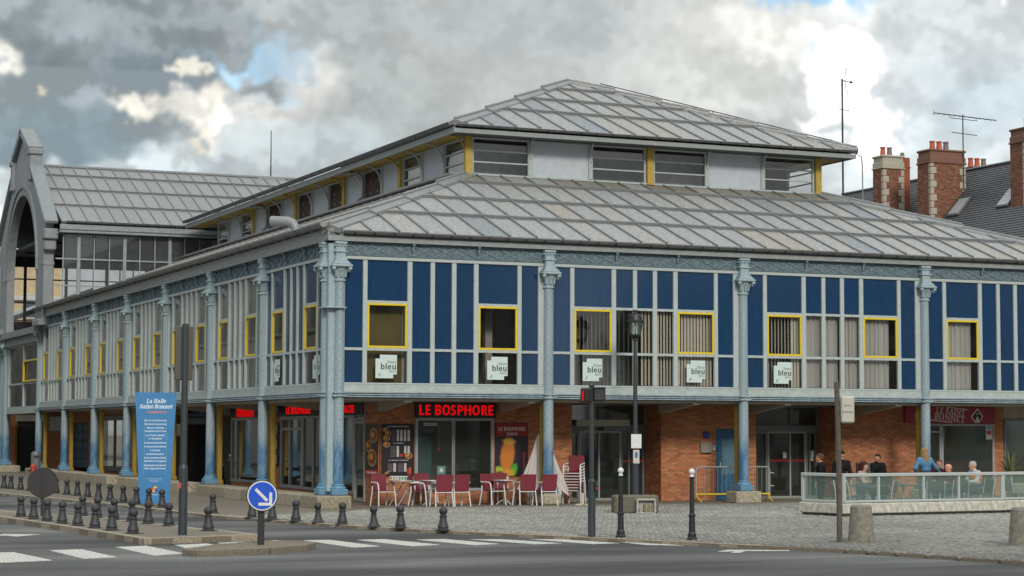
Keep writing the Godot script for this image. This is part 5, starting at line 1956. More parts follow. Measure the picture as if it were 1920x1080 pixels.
func build_street() -> void:
	# short cast bollards
	var proto := thing("bollard", "-", "bollard", V(0, -50, 0))
	var b := mb()
	b.lathe(V3, [Vector2(0.125, 0), Vector2(0.125, 0.03), Vector2(0.108, 0.05), Vector2(0.118, 0.075), Vector2(0.112, 0.10), Vector2(0.09, 0.17), Vector2(0.074, 0.25), Vector2(0.070, 0.285), Vector2(0.084, 0.30), Vector2(0.084, 0.318), Vector2(0.06, 0.33), Vector2(0.055, 0.345)], 18)
	put("body", b, m.cast, proto)
	b = mb()
	b.ball(V(0, 0.418, 0), 0.092, 18)
	put("ball", b, m.cast, proto)
	b = mb()
	b.box(V(0, 0.006, 0), V(0.30, 0.012, 0.30))
	put("base_plate", b, m.cast, proto)
	var slim := thing("bollard", "-", "bollard", V(0, -50, 0))
	b = mb()
	b.lathe(V3, [Vector2(0.15, 0), Vector2(0.15, 0.02), Vector2(0.115, 0.05), Vector2(0.085, 0.12), Vector2(0.062, 0.22), Vector2(0.058, 0.27), Vector2(0.07, 0.28), Vector2(0.07, 0.30), Vector2(0.05, 0.31)], 18)
	put("body", b, m.cast, slim)
	b = mb()
	b.ball(V(0, 0.385, 0), 0.088, 18)
	put("ball", b, m.cast, slim)
	var rows := [
		[0.055, "from the left in the front row on the traffic island", "bollards in the front row of the island", [-9.09, 4.06, -9.06, 5.52, -8.99, 6.81, -8.89, 8.04, -8.78, 9.20, -8.66, 10.39, -8.53, 11.43, -8.44, 12.97]],
		[0.055, "from the left in the rear row on the traffic island", "bollards in the rear row of the island", [-7.66, 4.29, -7.53, 5.34, -7.40, 6.56, -7.2, 7.51, -7.12, 8.74, -6.95, 9.92, -6.72, 12.35]],
		[0.006, "from the left in the row along the plaza kerb", "bollards along the plaza kerb", [-5.15, -23.95, -5.05, -22.38, -4.95, -21.53, -4.86, -20.04, -4.76, -18.71, -4.46, -15.57, -4.38, -14.15, -4.29, -12.89, -4.26, -11.45, -4.31, -9.58, -4.33, -7.84, -4.31, -6.14, -4.28, -4.60, -4.24, -3.25, -4.18, -1.95, -3.87, 2.22, -3.75, 5.39, -3.58, 6.50, -3.35, 7.66, -3.1, 8.58, -2.85, 9.56, -2.55, 10.86, -2.25, 11.74, -1.75, 13.0]],
	]
	for r in rows:
		var xs: Array = r[3]
		for i in xs.size() / 2:
			var thin: bool = r[0] < 0.01 and (i == 19 or i == 21)
			var c := copy(slim if thin else proto, V(xs[2 * i], r[0], xs[2 * i + 1]), 0.3 * i, "%s dark iron bollard %s" % [ORD[i], r[1]], r[2])
			c.rotation.x = rng.randf_range(-0.02, 0.02)
			c.rotation.z = 0.035 if thin else rng.randf_range(-0.02, 0.02)
	proto.free()
	slim.free()
	# slender bollards with a white ball
	var k := 0
	for q in [[0.54, 16.9, "black slender bollard with a white ball top beside the pedestrian signal pole"], [1.40, 18.3, "black slender bollard with a white ball top standing alone before the brick corner"]]:
		var t := thing("slender_bollard", q[2], "bollard", V(q[0], 0.006, q[1]), 0.0, "white topped bollards")
		b = mb()
		b.lathe(V3, [Vector2(0.105, 0), Vector2(0.105, 0.04), Vector2(0.085, 0.06), Vector2(0.085, 0.12), Vector2(0.065, 0.16), Vector2(0.058, 0.45), Vector2(0.07, 0.47), Vector2(0.07, 0.50), Vector2(0.05, 0.52), Vector2(0.042, 1.20), Vector2(0.055, 1.22), Vector2(0.055, 1.24)], 16)
		put("post", b, m.black, t)
		b = mb()
		b.lathe(V(0, 1.24, 0), [Vector2(0.05, 0), Vector2(0.036, 0.03), Vector2(0.036, 0.05)], 16)
		b.ball(V(0, 1.34, 0), 0.062, 16)
		put("white_ball", b, m.white, t)
	# concrete bollards
	k = 0
	for q in [[4.2, 20.0, 0.26, 0.205, 0.72, "weathered tapered concrete bollard beside the bus stop post"], [6.35, 22.3, 0.34, 0.28, 0.72, "thick concrete bollard standing closest to the street, cut by the picture edge"], [10.3, 9.2, 0.0, 0.0, 0.0, ""]]:
		if q[2] == 0.0:
			continue
		var t := thing("concrete_bollard", q[5], "bollard", V(q[0], 0.004, q[1]), 0.4, "concrete bollards")
		b = mb()
		b.lathe(V3, [Vector2(q[2], 0), Vector2(q[2] * 0.98, 0.05), Vector2(lerpf(q[2], q[3], 0.5) * 1.0, q[4] * 0.5), Vector2(q[3], q[4] - 0.04), Vector2(q[3] - 0.03, q[4])], 20)
		put("cone", b, m.concrete, t)
	var cb := thing("concrete_bollard", "concrete bollard half hidden behind the thick one closest to the street", "bollard", V(17.61, 0.004, 7.49), 0.2, "concrete bollards")
	b = mb()
	b.lathe(V3, [Vector2(0.36, 0), Vector2(0.35, 0.05), Vector2(0.29, 0.69), Vector2(0.26, 0.73)], 20)
	put("cone", b, m.concrete, cb)
	# left signal pole
	var t := thing("signal_pole", "tall dark traffic signal pole on the traffic island, its signal turned away", "traffic signal", V(-7.64, 0.055, 13.81), -0.28)
	b = mb()
	b.lathe(V3, [Vector2(0.088, 0), Vector2(0.088, 1.32), Vector2(0.066, 1.40), Vector2(0.064, 4.2)], 16)
	put("pole", b, m.pole, t)
	b = mb()
	b.bev(V(-0.03, 3.62, -0.13), V(0.36, 1.09, 0.05), 0.02)
	put("backing_board", b, mat(Color(0.075, 0.068, 0.06), 0.6), t)
	b = mb()
	b.bev(V(-0.03, 3.62, -0.24), V(0.24, 0.88, 0.18), 0.04)
	for i in 3:
		b.lathe(V(-0.03, 3.35 + i * 0.27, -0.33), [Vector2(0.09, 0), Vector2(0.1, 0.16)], 12, Basis(V(1, 0, 0), -PI / 2), false)
	put("signal_head", b, m.black, t)
	b = mb()
	b.bev(V(0, 3.95, -0.07), V(0.1, 0.06, 0.14), 0.01)
	b.bev(V(0, 3.3, -0.07), V(0.1, 0.06, 0.14), 0.01)
	put("bracket", b, m.black, t)
	b = mb()
	b.bev(V(-0.06, 0.98, 0.06), V(0.06, 0.12, 0.05), 0.01)
	put("red_sticker", b, mat(Color(0.4, 0.05, 0.05), 0.6), t)
	# round sign seen from behind
	t = thing("round_sign", "dark back of a round road sign on a post at the left of the island", "road sign", V(-8.53, 0.055, 3.75), -0.17)
	b = mb()
	b.box(V(0, 0.45, -0.02), V(0.08, 0.9, 0.05))
	put("post", b, m.black, t)
	b = mb()
	sd_disc(b, V(0, 0.80, -0.062), 0.36, 0.03, 36)
	sd_disc(b, V(0, 0.80, -0.066), 0.365, 0.045, 36, 0.345)
	put("plate", b, mat(Color(0.018, 0.017, 0.02), 0.5), t)
	b = mb()
	b.box(V(0, 0.8, 0.012), V(0.07, 0.70, 0.03))
	put("rail", b, m.black, t)
	# blue arrow sign
	t = thing("keep_right_sign", "round blue road sign with a white arrow pointing down to the right", "road sign", V(-7.11, 0.04, 17.45), -0.29)
	b = mb()
	b.bev(V(0, 0.42, 0), V(0.125, 0.86, 0.06), 0.012)
	put("post", b, m.black, t)
	b = mb()
	sd_disc(b, V(0.015, 0.90, 0.032), 0.29, 0.05, 40)
	put("rim", b, m.black, t)
	b = mb()
	sd_disc(b, V(0.015, 0.90, 0.083), 0.272, 0.004, 40)
	put("white_ring", b, m.white, t)
	b = mb()
	sd_disc(b, V(0.015, 0.90, 0.088), 0.248, 0.004, 40)
	put("blue_face", b, mat(Color(0.004, 0.07, 0.52), 0.4), t)
	b = mb()
	var d := V(0.71, -0.71, 0)
	var s := V(0.71, 0.71, 0)
	var c := V(0.015, 0.90, 0.096)
	b.box(c + d * -0.02, V(0.30, 0.055, 0.006), Basis(d, s, V(0, 0, 1)))
	b.box(c + V(0.085, -0.155, 0.001) + V(-0.035, 0.0, 0), V(0.235, 0.055, 0.007))
	b.box(c + V(0.155, -0.06, 0.002), V(0.055, 0.235, 0.008))
	put("arrow", b, m.white, t)
	# pedestrian signal pole
	t = thing("pedestrian_signal", "dark pole with two pedestrian signal heads at the crossing, one lit red", "traffic signal", V(0.11, 0.004, 16.45), -0.3)
	b = mb()
	b.lathe(V3, [Vector2(0.078, 0), Vector2(0.078, 1.12), Vector2(0.05, 1.17), Vector2(0.048, 3.02), Vector2(0.06, 3.04), Vector2(0.06, 3.07), Vector2(0.0, 3.09)], 16)
	put("pole", b, m.pole, t)
	b = mb()
	b.bev(V(0.145, 2.87, 0.02), V(0.255, 0.28, 0.15), 0.03)
	b.bev(V(0.145, 3.005, 0.06), V(0.26, 0.03, 0.12), 0.01)
	var hd := put("signal_head", b, m.black, t)
	b = mb()
	var grey_glyph := mat(Color(0.06, 0.065, 0.06), 0.5)
	var tri := [V(0.145, 2.965, 0.098), V(0.05, 2.79, 0.098), V(0.24, 2.79, 0.098)]
	for i in 3:
		b.tube([tri[i], tri[(i + 1) % 3]], 0.008, 5)
	b.ball(V(0.145, 2.90, 0.098), 0.012, 6)
	b.box(V(0.145, 2.86, 0.098), V(0.02, 0.05, 0.008))
	b.tube([V(0.145, 2.835, 0.098), V(0.125, 2.80, 0.098)], 0.007, 4)
	b.tube([V(0.145, 2.835, 0.098), V(0.165, 2.80, 0.098)], 0.007, 4)
	put("warning_glyph", b, grey_glyph, hd)
	var tb := Basis(Vector3.UP, -1.05)
	b = mb()
	b.bev(V(-0.12, 2.86, 0.03), V(0.24, 0.30, 0.15), 0.03, tb)
	hd = put("signal_head", b, m.black, t)
	var red := StandardMaterial3D.new()
	red.albedo_color = Color(0.3, 0.02, 0.03)
	red.emission_enabled = true
	red.emission = Color(1.0, 0.07, 0.09)
	red.emission_energy_multiplier = 0.4
	b = mb()
	var fo := V(-0.12, 2.86, 0.03) + tb * V(0, 0, 0.08)
	b.ball(fo + V(0, 0.07, 0), 0.022, 8)
	b.box(fo + V(0, 0.015, 0), V(0.055, 0.08, 0.012), tb)
	b.box(fo + V(0, -0.065, 0), V(0.035, 0.09, 0.012), tb)
	put("red_man_signal", b, red, hd)
	b = mb()
	b.bev(V(0.09, 1.02, 0.07), V(0.07, 0.2, 0.08), 0.015)
	hd = put("push_button_box", b, m.black, t)
	b = mb()
	b.ball(V(0.095, 0.98, 0.112), 0.022, 10)
	put("red_light_signal", b, red, hd)
	b = mb()
	b.ball(V(0.095, 1.06, 0.112), 0.016, 10)
	put("green_cap", b, mat(Color(0.01, 0.2, 0.14), 0.4), hd)
	# street lamp
	t = thing("street_lamp", "dark lantern style street lamp in front of the first entrance, with notices taped on", "street lamp", V(8.62, 0, 1.75), 0.15)
	b = mb()
	b.lathe(V3, [Vector2(0.16, 0), Vector2(0.16, 0.1), Vector2(0.11, 0.16), Vector2(0.10, 1.7), Vector2(0.085, 1.78), Vector2(0.07, 1.85), Vector2(0.05, 4.72), Vector2(0.075, 4.76), Vector2(0.06, 4.80)], 16)
	put("pole", b, m.pole, t)
	b = mb()
	b.lathe(V3, [Vector2(0.06, 4.78), Vector2(0.15, 4.86), Vector2(0.16, 4.90), Vector2(0.15, 4.92)], 8)
	b.lathe(V3, [Vector2(0.235, 5.26), Vector2(0.27, 5.27), Vector2(0.27, 5.30), Vector2(0.215, 5.33), Vector2(0.19, 5.46), Vector2(0.15, 5.50), Vector2(0.12, 5.51), Vector2(0.06, 5.53), Vector2(0.05, 5.57), Vector2(0.10, 5.59), Vector2(0.10, 5.605), Vector2(0.0, 5.62)], 16)
	for i in 6:
		var a := TAU * i / 6
		b.tube([V(cos(a) * 0.16, 4.90, sin(a) * 0.16), V(cos(a) * 0.24, 5.28, sin(a) * 0.24)], 0.013, 5)
	var la := put("lantern", b, m.black, t)
	for i in 6:
		b = mb()
		var a0 := TAU * i / 6
		var a1 := TAU * (i + 1) / 6
		b.quad(V(cos(a1) * 0.155, 4.92, sin(a1) * 0.155), V(cos(a0) * 0.155, 4.92, sin(a0) * 0.155), V(cos(a0) * 0.235, 5.27, sin(a0) * 0.235), V(cos(a1) * 0.235, 5.27, sin(a1) * 0.235))
		put("pane", b, m.terrace_pane, la)
	b = mb()
	b.lathe(V3, [Vector2(0.03, 4.92), Vector2(0.05, 5.0), Vector2(0.055, 5.15), Vector2(0.03, 5.26)], 10)
	put("bulb", b, m.white, la)
	var no := thing("notice_sheet", "white sheet taped round the street lamp pole, the upper of two", "notice", V(8.62, 0, 1.75), -0.25)
	b = mb()
	b.box(V(0.0, 1.86, 0.125), V(0.30, 0.40, 0.006))
	put("sheet", b, m.white, no)
	no = thing("notice_sheet", "small picture notice taped below the white sheet on the street lamp pole", "notice", V(8.62, 0, 1.75), -0.25)
	b = mb()
	b.box(V(0.0, 1.42, 0.118), V(0.18, 0.38, 0.006))
	put("sheet", b, mat(Color(0.5, 0.46, 0.43), 0.6), no)
	b = mb()
	b.ball(V(0.0, 1.47, 0.121), 0.07, 10, V(0.75, 1.4, 0.03))
	put("blue_print", b, mat(Color(0.06, 0.17, 0.32), 0.6), no)
	# stop post with box sign
	t = thing("stop_post", "leaning weathered grey post with a pale box sign on the right side of the plaza", "sign post", V(3.64, 0.004, 20.1), -0.3)
	b = mb()
	b.tube([V(0, 0, 0), V(0.0, 1.5, 0), V(-0.03, 3.09, 0)], 0.055, 10, 0.05)
	put("post", b, mat(Color(0.115, 0.10, 0.075), 0.8, "worn", 0.5, 0.0, 3.0), t)
	b = mb()
	b.bev(V(0.17, 2.56, 0.02), V(0.26, 0.52, 0.14), 0.03, Basis(Vector3.UP, -0.12))
	var bx := put("sign_box", b, mat(Color(0.47, 0.455, 0.39), 0.5, "faint", 0.4), t)
	var ins := Basis(Vector3.UP, -0.12)
	letter(bx, "PLACE", "Droid Sans", true, 0.035, ins, V(0.17, 2.62, 0.02) + ins * V(0, 0, 0.07), m.concrete, 0.003)
	letter(bx, "REPUBLIQUE", "Droid Sans", true, 0.032, ins, V(0.17, 2.49, 0.02) + ins * V(0, 0, 0.07), m.concrete, 0.003, 0.0, 0.2)
	# totem
	t = thing("directory_totem", "tall tapered blue totem listing the shops of the hall", "totem sign", V(-3.64, 0, -5.05), -0.236)
	b = mb()
	b.prism(PackedVector2Array([Vector2(-0.44, 0), Vector2(0.42, 0), Vector2(0.60, 3.24), Vector2(-0.60, 3.24)]), V3, Vector3.RIGHT, Vector3.UP, -0.05, 0.05, 0.0, true)
	put("panel", b, mat(Color(0.035, 0.20, 0.44), 0.45, "faint", 2.0), t)
	var tz := 0.05
	var wt := mat(Color(0.75, 0.80, 0.82), 0.5)
	letter(t, "La Halle", "Droid Serif", true, 0.115, FRONT, V(0.0, 2.93, tz), wt, 0.004, 0.25, 0.56)
	letter(t, "Saint-Bonnet", "Droid Serif", true, 0.115, FRONT, V(0.0, 2.77, tz), wt, 0.004, 0.25, 0.94)
	letter(t, "Commerces", "Droid Serif", true, 0.075, FRONT, V(0.02, 2.63, tz), mat(Color(0.70, 0.22, 0.16), 0.5), 0.004, 0.3, 0.58)
	var list := ["Bar Le Saint-Bonnet", "Boucherie Charcuterie", "Fleurs Valérie", "Fromagerie Saveurs du Terroir", "La P'tite Halle", "Le Bosphore", "Le Fournil Saint-Bonnet", "La Mercerie Saint-Bonnet", "L'Océane", "La Bonbonnière", "Service Assistance Menus", "Spécialités Portugaises", "Poissonnerie Saint-Bonnet", "Fruits Légumes Primeurs"]
	for i in list.size():
		letter(t, list[i], "Droid Sans", true, 0.046, FRONT, V(0.0, 2.40 - i * 0.109, tz), wt, 0.003, 0.0, minf(0.62, 0.036 * list[i].length()))
	b = mb()
	for i in 40:
		for x in [-0.32, 0.32]:
			if i % 2 == 0:
				b.box(V(x, 0.88 + i * 0.041, tz), V(0.008, 0.022, 0.004))
	put("dotted_frame", b, wt, t)
	b = mb()
	b.box(V(0, 0.80, tz), V(0.62, 0.008, 0.004))
	put("dark_rule", b, m.ink, t)
	for i in 3:
		letter(t, ["Marché couvert ouvert du mardi", "au dimanche de 7h30 à 13h00", "place Saint-Bonnet"][i], "Droid Sans", false, 0.02, FRONT, V(0, 0.72 - i * 0.045, tz), wt, 0.002)
	var dots := [[Color(0.6, 0.05, 0.05), -0.035, 0.42], [Color(0.75, 0.45, 0.05), 0.02, 0.46], [Color(0.04, 0.06, 0.3), 0.04, 0.40], [Color(0.65, 0.3, 0.1), -0.03, 0.37]]
	for q in dots:
		b = mb()
		sd_disc(b, V(q[1], q[2], tz), 0.05, 0.004 + 0.002 * dots.find(q), 16)
		put("emblem", b, mat(q[0], 0.5), t)
	letter(t, "Ville de Bourges", "Droid Sans", true, 0.03, FRONT, V(-0.06, 0.24, tz), wt, 0.003)
	# planter with a white framed box before it
	t = thing("stone_planter", "low mossy stone planter block in front of the first entrance", "planter", V(6.42, 0.004, 6.05), -0.32)
	b = mb()
	b.bev(V(0, 0.235, -0.1), V(1.17, 0.47, 0.62), 0.04)
	put("block", b, mat(Color(0.17, 0.155, 0.115), 0.95, "worn", 0.4), t)
	t = thing("crate_box", "small white framed box holding a slatted crate, leaning on the stone planter", "box", V(6.42, 0.004, 6.05), -0.32)
	b = mb()
	for q in [[0.0, 0.04, 0.05, 0.36], [0.46, 0.04, 0.05, 0.36]]:
		b.bev(V(q[0] + 0.0, 0.19, 0.30), V(0.05, 0.37, 0.16), 0.01)
	b.bev(V(0.23, 0.365, 0.30), V(0.50, 0.05, 0.16), 0.01)
	b.bev(V(0.23, 0.02, 0.30), V(0.50, 0.03, 0.16), 0.01)
	b.box(V(0.23, 0.19, 0.235), V(0.42, 0.30, 0.02))
	put("white_frame", b, mat(Color(0.46, 0.46, 0.43), 0.6, "worn", 0.4), t)
	for i in 5:
		b = mb()
		b.bev(V(0.20 + i * 0.05, 0.15, 0.31), V(0.04, 0.22, 0.05), 0.006)
		put("slat", b, mat(Color(0.33, 0.28, 0.18), 0.8, "worn", 0.2) if i % 2 == 0 else m.stone, t)
	b = mb()
	b.bev(V(0.10, 0.09, 0.31), V(0.10, 0.12, 0.06), 0.01)
	put("brick_end", b, m.stone, t)
	# crowd barrier
	t = thing("crowd_barrier", "grey and yellow crowd barrier standing before the blue door", "barrier", V(13.35, 0, -0.95), -0.04)
	b = mb()
	b.tube([V(-1.25, 0.12, 0), V(-1.25, 0.96, 0), V(-1.22, 1.03, 0), V(-1.15, 1.06, 0), V(1.18, 1.06, 0), V(1.25, 1.03, 0), V(1.28, 0.96, 0), V(1.28, 0.12, 0)], 0.021, 8)
	put("frame", b, m.alu, t)
	for i in 16:
		b = mb()
		b.tube([V(-1.12 + i * 0.152, 0.25, 0), V(-1.12 + i * 0.152, 1.05, 0)], 0.0055, 5)
		put("bar", b, m.alu, t)
	b = mb()
	b.tube([V(-1.28, 0.23, 0), V(1.3, 0.23, 0)], 0.026, 8)
	for x in [-1.2, 1.24]:
		b.tube([V(x, 0.26, 0), V(x, 0.12, 0), V(x, 0.02, 0.26)], 0.024, 8)
		b.tube([V(x, 0.26, 0), V(x, 0.12, 0), V(x, 0.02, -0.26)], 0.024, 8)
	put("yellow_foot_rail", b, m.yellow, t)
	b = mb()
	for y in [0.48, 0.88]:
		b.tube([V(1.28, y, 0), V(1.43, y - 0.01, 0)], 0.014, 6)
	put("hook", b, m.chrome, t)
	build_seats()
	build_signs()
	# hydrant and grey post, far left
	t = thing("red_hydrant", "small red hydrant at the kerb far down the left arcade", "hydrant", V(-1.6, 0, -35.5))
	b = mb()
	b.lathe(V3, [Vector2(0.16, 0), Vector2(0.13, 0.08), Vector2(0.12, 0.5), Vector2(0.15, 0.53), Vector2(0.12, 0.62), Vector2(0.04, 0.68)], 12)
	put("body", b, mat(Color(0.42, 0.05, 0.03), 0.6), t)
	b = mb()
	b.lathe(V(0, 0.4, 0), [Vector2(0.06, 0.08), Vector2(0.06, 0.19)], 8, Basis(V(0, 0, 1), PI / 2))
	put("outlet", b, m.cast, t)
	t = thing("grey_litter_bin", "round topped grey litter bin beside the red hydrant", "litter bin", V(-0.95, 0, -38.5))
	b = mb()
	b.lathe(V3, [Vector2(0.22, 0), Vector2(0.22, 1.05), Vector2(0.18, 1.16), Vector2(0.02, 1.2)], 14)
	put("body", b, m.alu_dark, t)
	b = mb()
	b.box(V(0, 0.95, 0.21), V(0.24, 0.1, 0.04))
	put("slot", b, m.dark, t)
	# moped
	t = thing("moped", "dark moped with chrome headlamp parked in the left arcade", "moped", V(1.15, 0, -15.6), 2.6)
	for z in [-0.55, 0.58]:
		b = mb()
		var ring := []
		for i in 25:
			ring.append(V(0, 0.28 + 0.24 * sin(TAU * i / 24), z + 0.24 * cos(TAU * i / 24)))
		b.tube(ring, 0.05, 8)
		var wh := put("wheel", b, m.black, t)
		b = mb()
		for i in 8:
			b.tube([V(0, 0.28, z), V(0, 0.28 + 0.21 * sin(TAU * i / 8), z + 0.21 * cos(TAU * i / 8))], 0.008, 4)
		b.ball(V(0, 0.28, z), 0.05, 8)
		put("spokes", b, m.chrome, wh)
	b = mb()
	b.bev(V(0, 0.42, -0.1), V(0.2, 0.24, 0.5), 0.05)
	b.tube([V(0, 0.35, 0.2), V(0, 0.5, 0.35), V(0, 0.85, 0.38)], 0.05, 8)
	b.bev(V(0, 0.30, 0.15), V(0.26, 0.05, 0.3), 0.02)
	put("body", b, mat(Color(0.02, 0.05, 0.03), 0.35), t)
	b = mb()
	b.bev(V(0, 0.78, -0.3), V(0.24, 0.1, 0.6), 0.04)
	put("saddle", b, m.black, t)
	b = mb()
	for x in [-0.07, 0.07]:
		b.tube([V(x, 0.28, 0.58), V(x, 0.9, 0.4)], 0.02, 6)
	b.tube([V(-0.34, 1.06, 0.22), V(-0.1, 1.02, 0.36), V(0.1, 1.02, 0.36), V(0.34, 1.06, 0.22)], 0.017, 6)
	put("fork", b, m.black, t)
	b = mb()
	b.ball(V(0, 0.93, 0.5), 0.095, 12)
	put("headlamp_shell", b, m.chrome, t)
	for x in [-0.36, 0.36]:
		b = mb()
		b.tube([V(x * 0.8, 1.06, 0.26), V(x, 1.22, 0.28)], 0.008, 4)
		b.ball(V(x, 1.26, 0.28), 0.05, 8, V(1, 0.8, 0.4))
		put("mirror", b, m.chrome, t)
	b = mb()
	b.ball(V(0.06, 0.62, 0.45), 0.05, 8, V(0.8, 1.6, 0.8))
	put("green_fender", b, mat(Color(0.03, 0.22, 0.08), 0.5), t)


func cafe_chair(at: Vector3, turn: float, label: String, group: String) -> Node3D:
	if m.has("chair0"):
		return copy(m.chair0, at, turn, label, group)
	var t := thing("cafe_chair", label, "chair", at, turn, group)
	var b := mb()
	for x in [-0.26, 0.26]:
		b = mb()  # front leg runs up into the arm and back
		b.tube([V(x * 1.08, 0, 0.27), V(x, 0.42, 0.23), V(x, 0.60, 0.20), V(x, 0.655, 0.15), V(x, 0.665, 0.0), V(x, 0.66, -0.18), V(x * 0.95, 0.68, -0.23)], 0.021, 8)
		put("front_leg", b, m.white, t)
		b = mb()
		b.tube([V(x * 1.0, 0, -0.27), V(x * 0.93, 0.43, -0.19), V(x * 0.9, 0.56, -0.20)], 0.019, 8)
		put("rear_leg", b, m.white, t)
	for q in [[V(-0.25, 0.40, 0.23), V(0.25, 0.40, 0.23)], [V(-0.24, 0.40, -0.19), V(0.24, 0.40, -0.19)]]:
		b = mb()
		b.tube(q, 0.017, 6)
		put("seat_rail", b, m.white, t)
	b = mb()
	b.bev(V(0, 0.425, 0.02), V(0.47, 0.025, 0.44), 0.008, Basis(V(1, 0, 0), -0.04))
	put("seat", b, m.maroon, t)
	b = mb()
	var bk := Basis(V(1, 0, 0), -0.17)
	b.bev(V(0, 0.66, -0.235), V(0.49, 0.46, 0.022), 0.009, bk)
	b.tube([V(-0.235, 0.885, -0.275), V(0.235, 0.885, -0.275)], 0.017, 6)
	put("backrest", b, m.maroon, t)
	m.chair0 = t
	return t


func build_seats() -> void:
	var g := "maroon cafe chairs of the snack bar"
	cafe_chair(V(2.02, 0, -1.15), 0.15, "leftmost maroon cafe chair, its seat facing the street", g)
	cafe_chair(V(2.98, 0, -0.75), 1.0, "maroon cafe chair just right of the folding cross legged table", g)
	cafe_chair(V(3.42, 0, -0.1), PI - 0.1, "maroon cafe chair seen from behind in front of the snack bar window", g)
	cafe_chair(V(3.93, 0, -0.15), PI + 0.15, "maroon cafe chair seen from behind at the right end of the left table group", g)
	cafe_chair(V(3.55, 0, -1.75), 0.1, "maroon cafe chair against the snack bar window, behind the left tables", g)
	cafe_chair(V(5.25, 0, -0.75), 0.35, "maroon cafe chair facing the street under the snack bar poster", g)
	cafe_chair(V(6.02, 0, -0.15), PI - 0.05, "maroon cafe chair seen from behind, left of the folded parasol", g)
	cafe_chair(V(6.55, 0, 0.1), PI + 0.1, "maroon cafe chair seen from behind, closest to the first front column", g)
	cafe_chair(V(5.95, 0, -1.6), 0.0, "maroon cafe chair against the brick wall below the snack bar poster", g)
	for i in 7:
		var c := cafe_chair(V(7.98 - i * 0.012, 0.0 + i * 0.085, -0.95 + 0.02 * i), -0.75, "%s maroon chair from the bottom in the stack right of the first front column" % ORD[i], "stacked maroon chairs")
		c.rotation.x = 0.05
	for i in 3:
		var c := cafe_chair(V(7.55, 0.0 + i * 0.085, -1.3 + 0.02 * i), 2.2, "%s maroon chair from the bottom in the short stack behind the tall one" % ORD[i], "stacked maroon chairs")
		c.rotation.x = 0.05
	# tables
	var top_m := mat(Color(0.30, 0.22, 0.17), 0.35)
	for q in [[2.52, -0.95, "folding cross legged table between the leftmost cafe chairs", true], [3.42, -0.95, "round cafe table behind the two chairs seen from the back", false], [5.62, -0.75, "round cafe table under the snack bar poster", false]]:
		var t := thing("cafe_table", q[2], "table", V(q[0], 0, q[1]), 0.3, "cafe tables of the snack bar")
		var b := mb()
		b.lathe(V(0, 0.70, 0), [Vector2(0.34, 0), Vector2(0.36, 0.01), Vector2(0.36, 0.03), Vector2(0.35, 0.035)], 24)
		put("tabletop", b, top_m, t)
		b = mb()
		b.lathe(V(0, 0.705, 0), [Vector2(0.361, 0), Vector2(0.365, 0.01), Vector2(0.361, 0.02)], 24, Basis.IDENTITY, false)
		put("rim", b, m.chrome, t)
		if q[3]:
			for z in [-0.2, 0.2]:
				for x in [-1.0, 1.0]:
					b = mb()
					b.tube([V(x * 0.30, 0.0, z), V(-x * 0.24, 0.70, z)], 0.014, 6)
					put("leg", b, m.alu, t)
		else:
			b = mb()
			b.tube([V(0, 0.04, 0), V(0, 0.70, 0)], 0.028, 10)
			put("stem", b, m.chrome, t)
			for i in 4:
				b = mb()
				var a := TAU * i / 4
				b.tube([V(0, 0.16, 0), V(cos(a) * 0.2, 0.08, sin(a) * 0.2), V(cos(a) * 0.3, 0.012, sin(a) * 0.3)], 0.018, 6)
				put("foot", b, m.chrome, t)
	var cf := thing("cafe_leaflet_stand", "small stand with a red and green printed strip on the left folding table", "stand", V(2.45, 0.735, -0.95), -0.2)
	var cb := mb()
	cb.bev(V(0, 0.06, 0), V(0.56, 0.11, 0.03), 0.006)
	put("strip", cb, m.white, cf)
	for i in 7:
		cb = mb()
		cb.box(V(-0.24 + i * 0.08, 0.06, 0.017), V(0.055, 0.07, 0.004))
		put("print", cb, mat([Color(0.5, 0.04, 0.05), Color(0.05, 0.35, 0.12), Color(0.5, 0.2, 0.25)][i % 3], 0.6) if i < 3 else mat(Color(0.04, 0.25, 0.1), 0.6), cf)
	var sl := thing("cup", "small white cup pair on the right cafe table", "cup", V(5.7, 0.735, -0.7))
	cb = mb()
	cb.lathe(V3, [Vector2(0.03, 0), Vector2(0.045, 0.08), Vector2(0.04, 0.085)], 10)
	put("bowl", cb, m.white, sl)
	# folded parasols
	for q in [[V(6.38, 0, -0.75), V(6.74, 2.02, -0.8), 0.44, "folded cream parasol leaning left of the first front column"], [V(7.45, 0, -0.85), V(6.98, 2.0, -0.75), 0.40, "folded cream parasol leaning right of the first front column"]]:
		var t := thing("folded_parasol", q[3], "parasol", q[0], 0.0, "folded parasols")
		var top: Vector3 = q[1] - q[0]
		var u := top.normalized()
		var x := u.cross(V(0, 0, 1)).normalized()
		var e := Basis(x, u, x.cross(u))
		var b := mb()
		b.tube([V3, top * 1.0], 0.022, 8)
		put("pole", b, m.white, t)
		b = mb()
		var n := 28
		var ring := func(y: float, r: float, s: int) -> Vector3:
			var a := TAU * s / n
			var rr := r * (1.0 + 0.26 * cos(a * 7.0 + y * 1.5))
			return e * V(cos(a) * rr, y, sin(a) * rr * 0.8)
		var L := top.length()
		var st := [[0.30 + 0.0, 1.0], [0.55, 0.86], [0.8, 0.68], [1.1, 0.5], [1.5, 0.3], [L - 0.05, 0.12], [L, 0.02]]
		for i in st.size() - 1:
			for s in n:
				var dy0 := 0.12 * sin(s * 1.3) if i == 0 else 0.0
				var dy1 := 0.12 * sin((s + 1) * 1.3) if i == 0 else 0.0
				var rr: float = q[2] * 0.78
				b.quad(ring.call(st[i][0] + dy0, rr * st[i][1], s), ring.call(st[i + 1][0], rr * st[i + 1][1], s), ring.call(st[i + 1][0], rr * st[i + 1][1], s + 1), ring.call(st[i][0] + dy1, rr * st[i][1], s + 1))
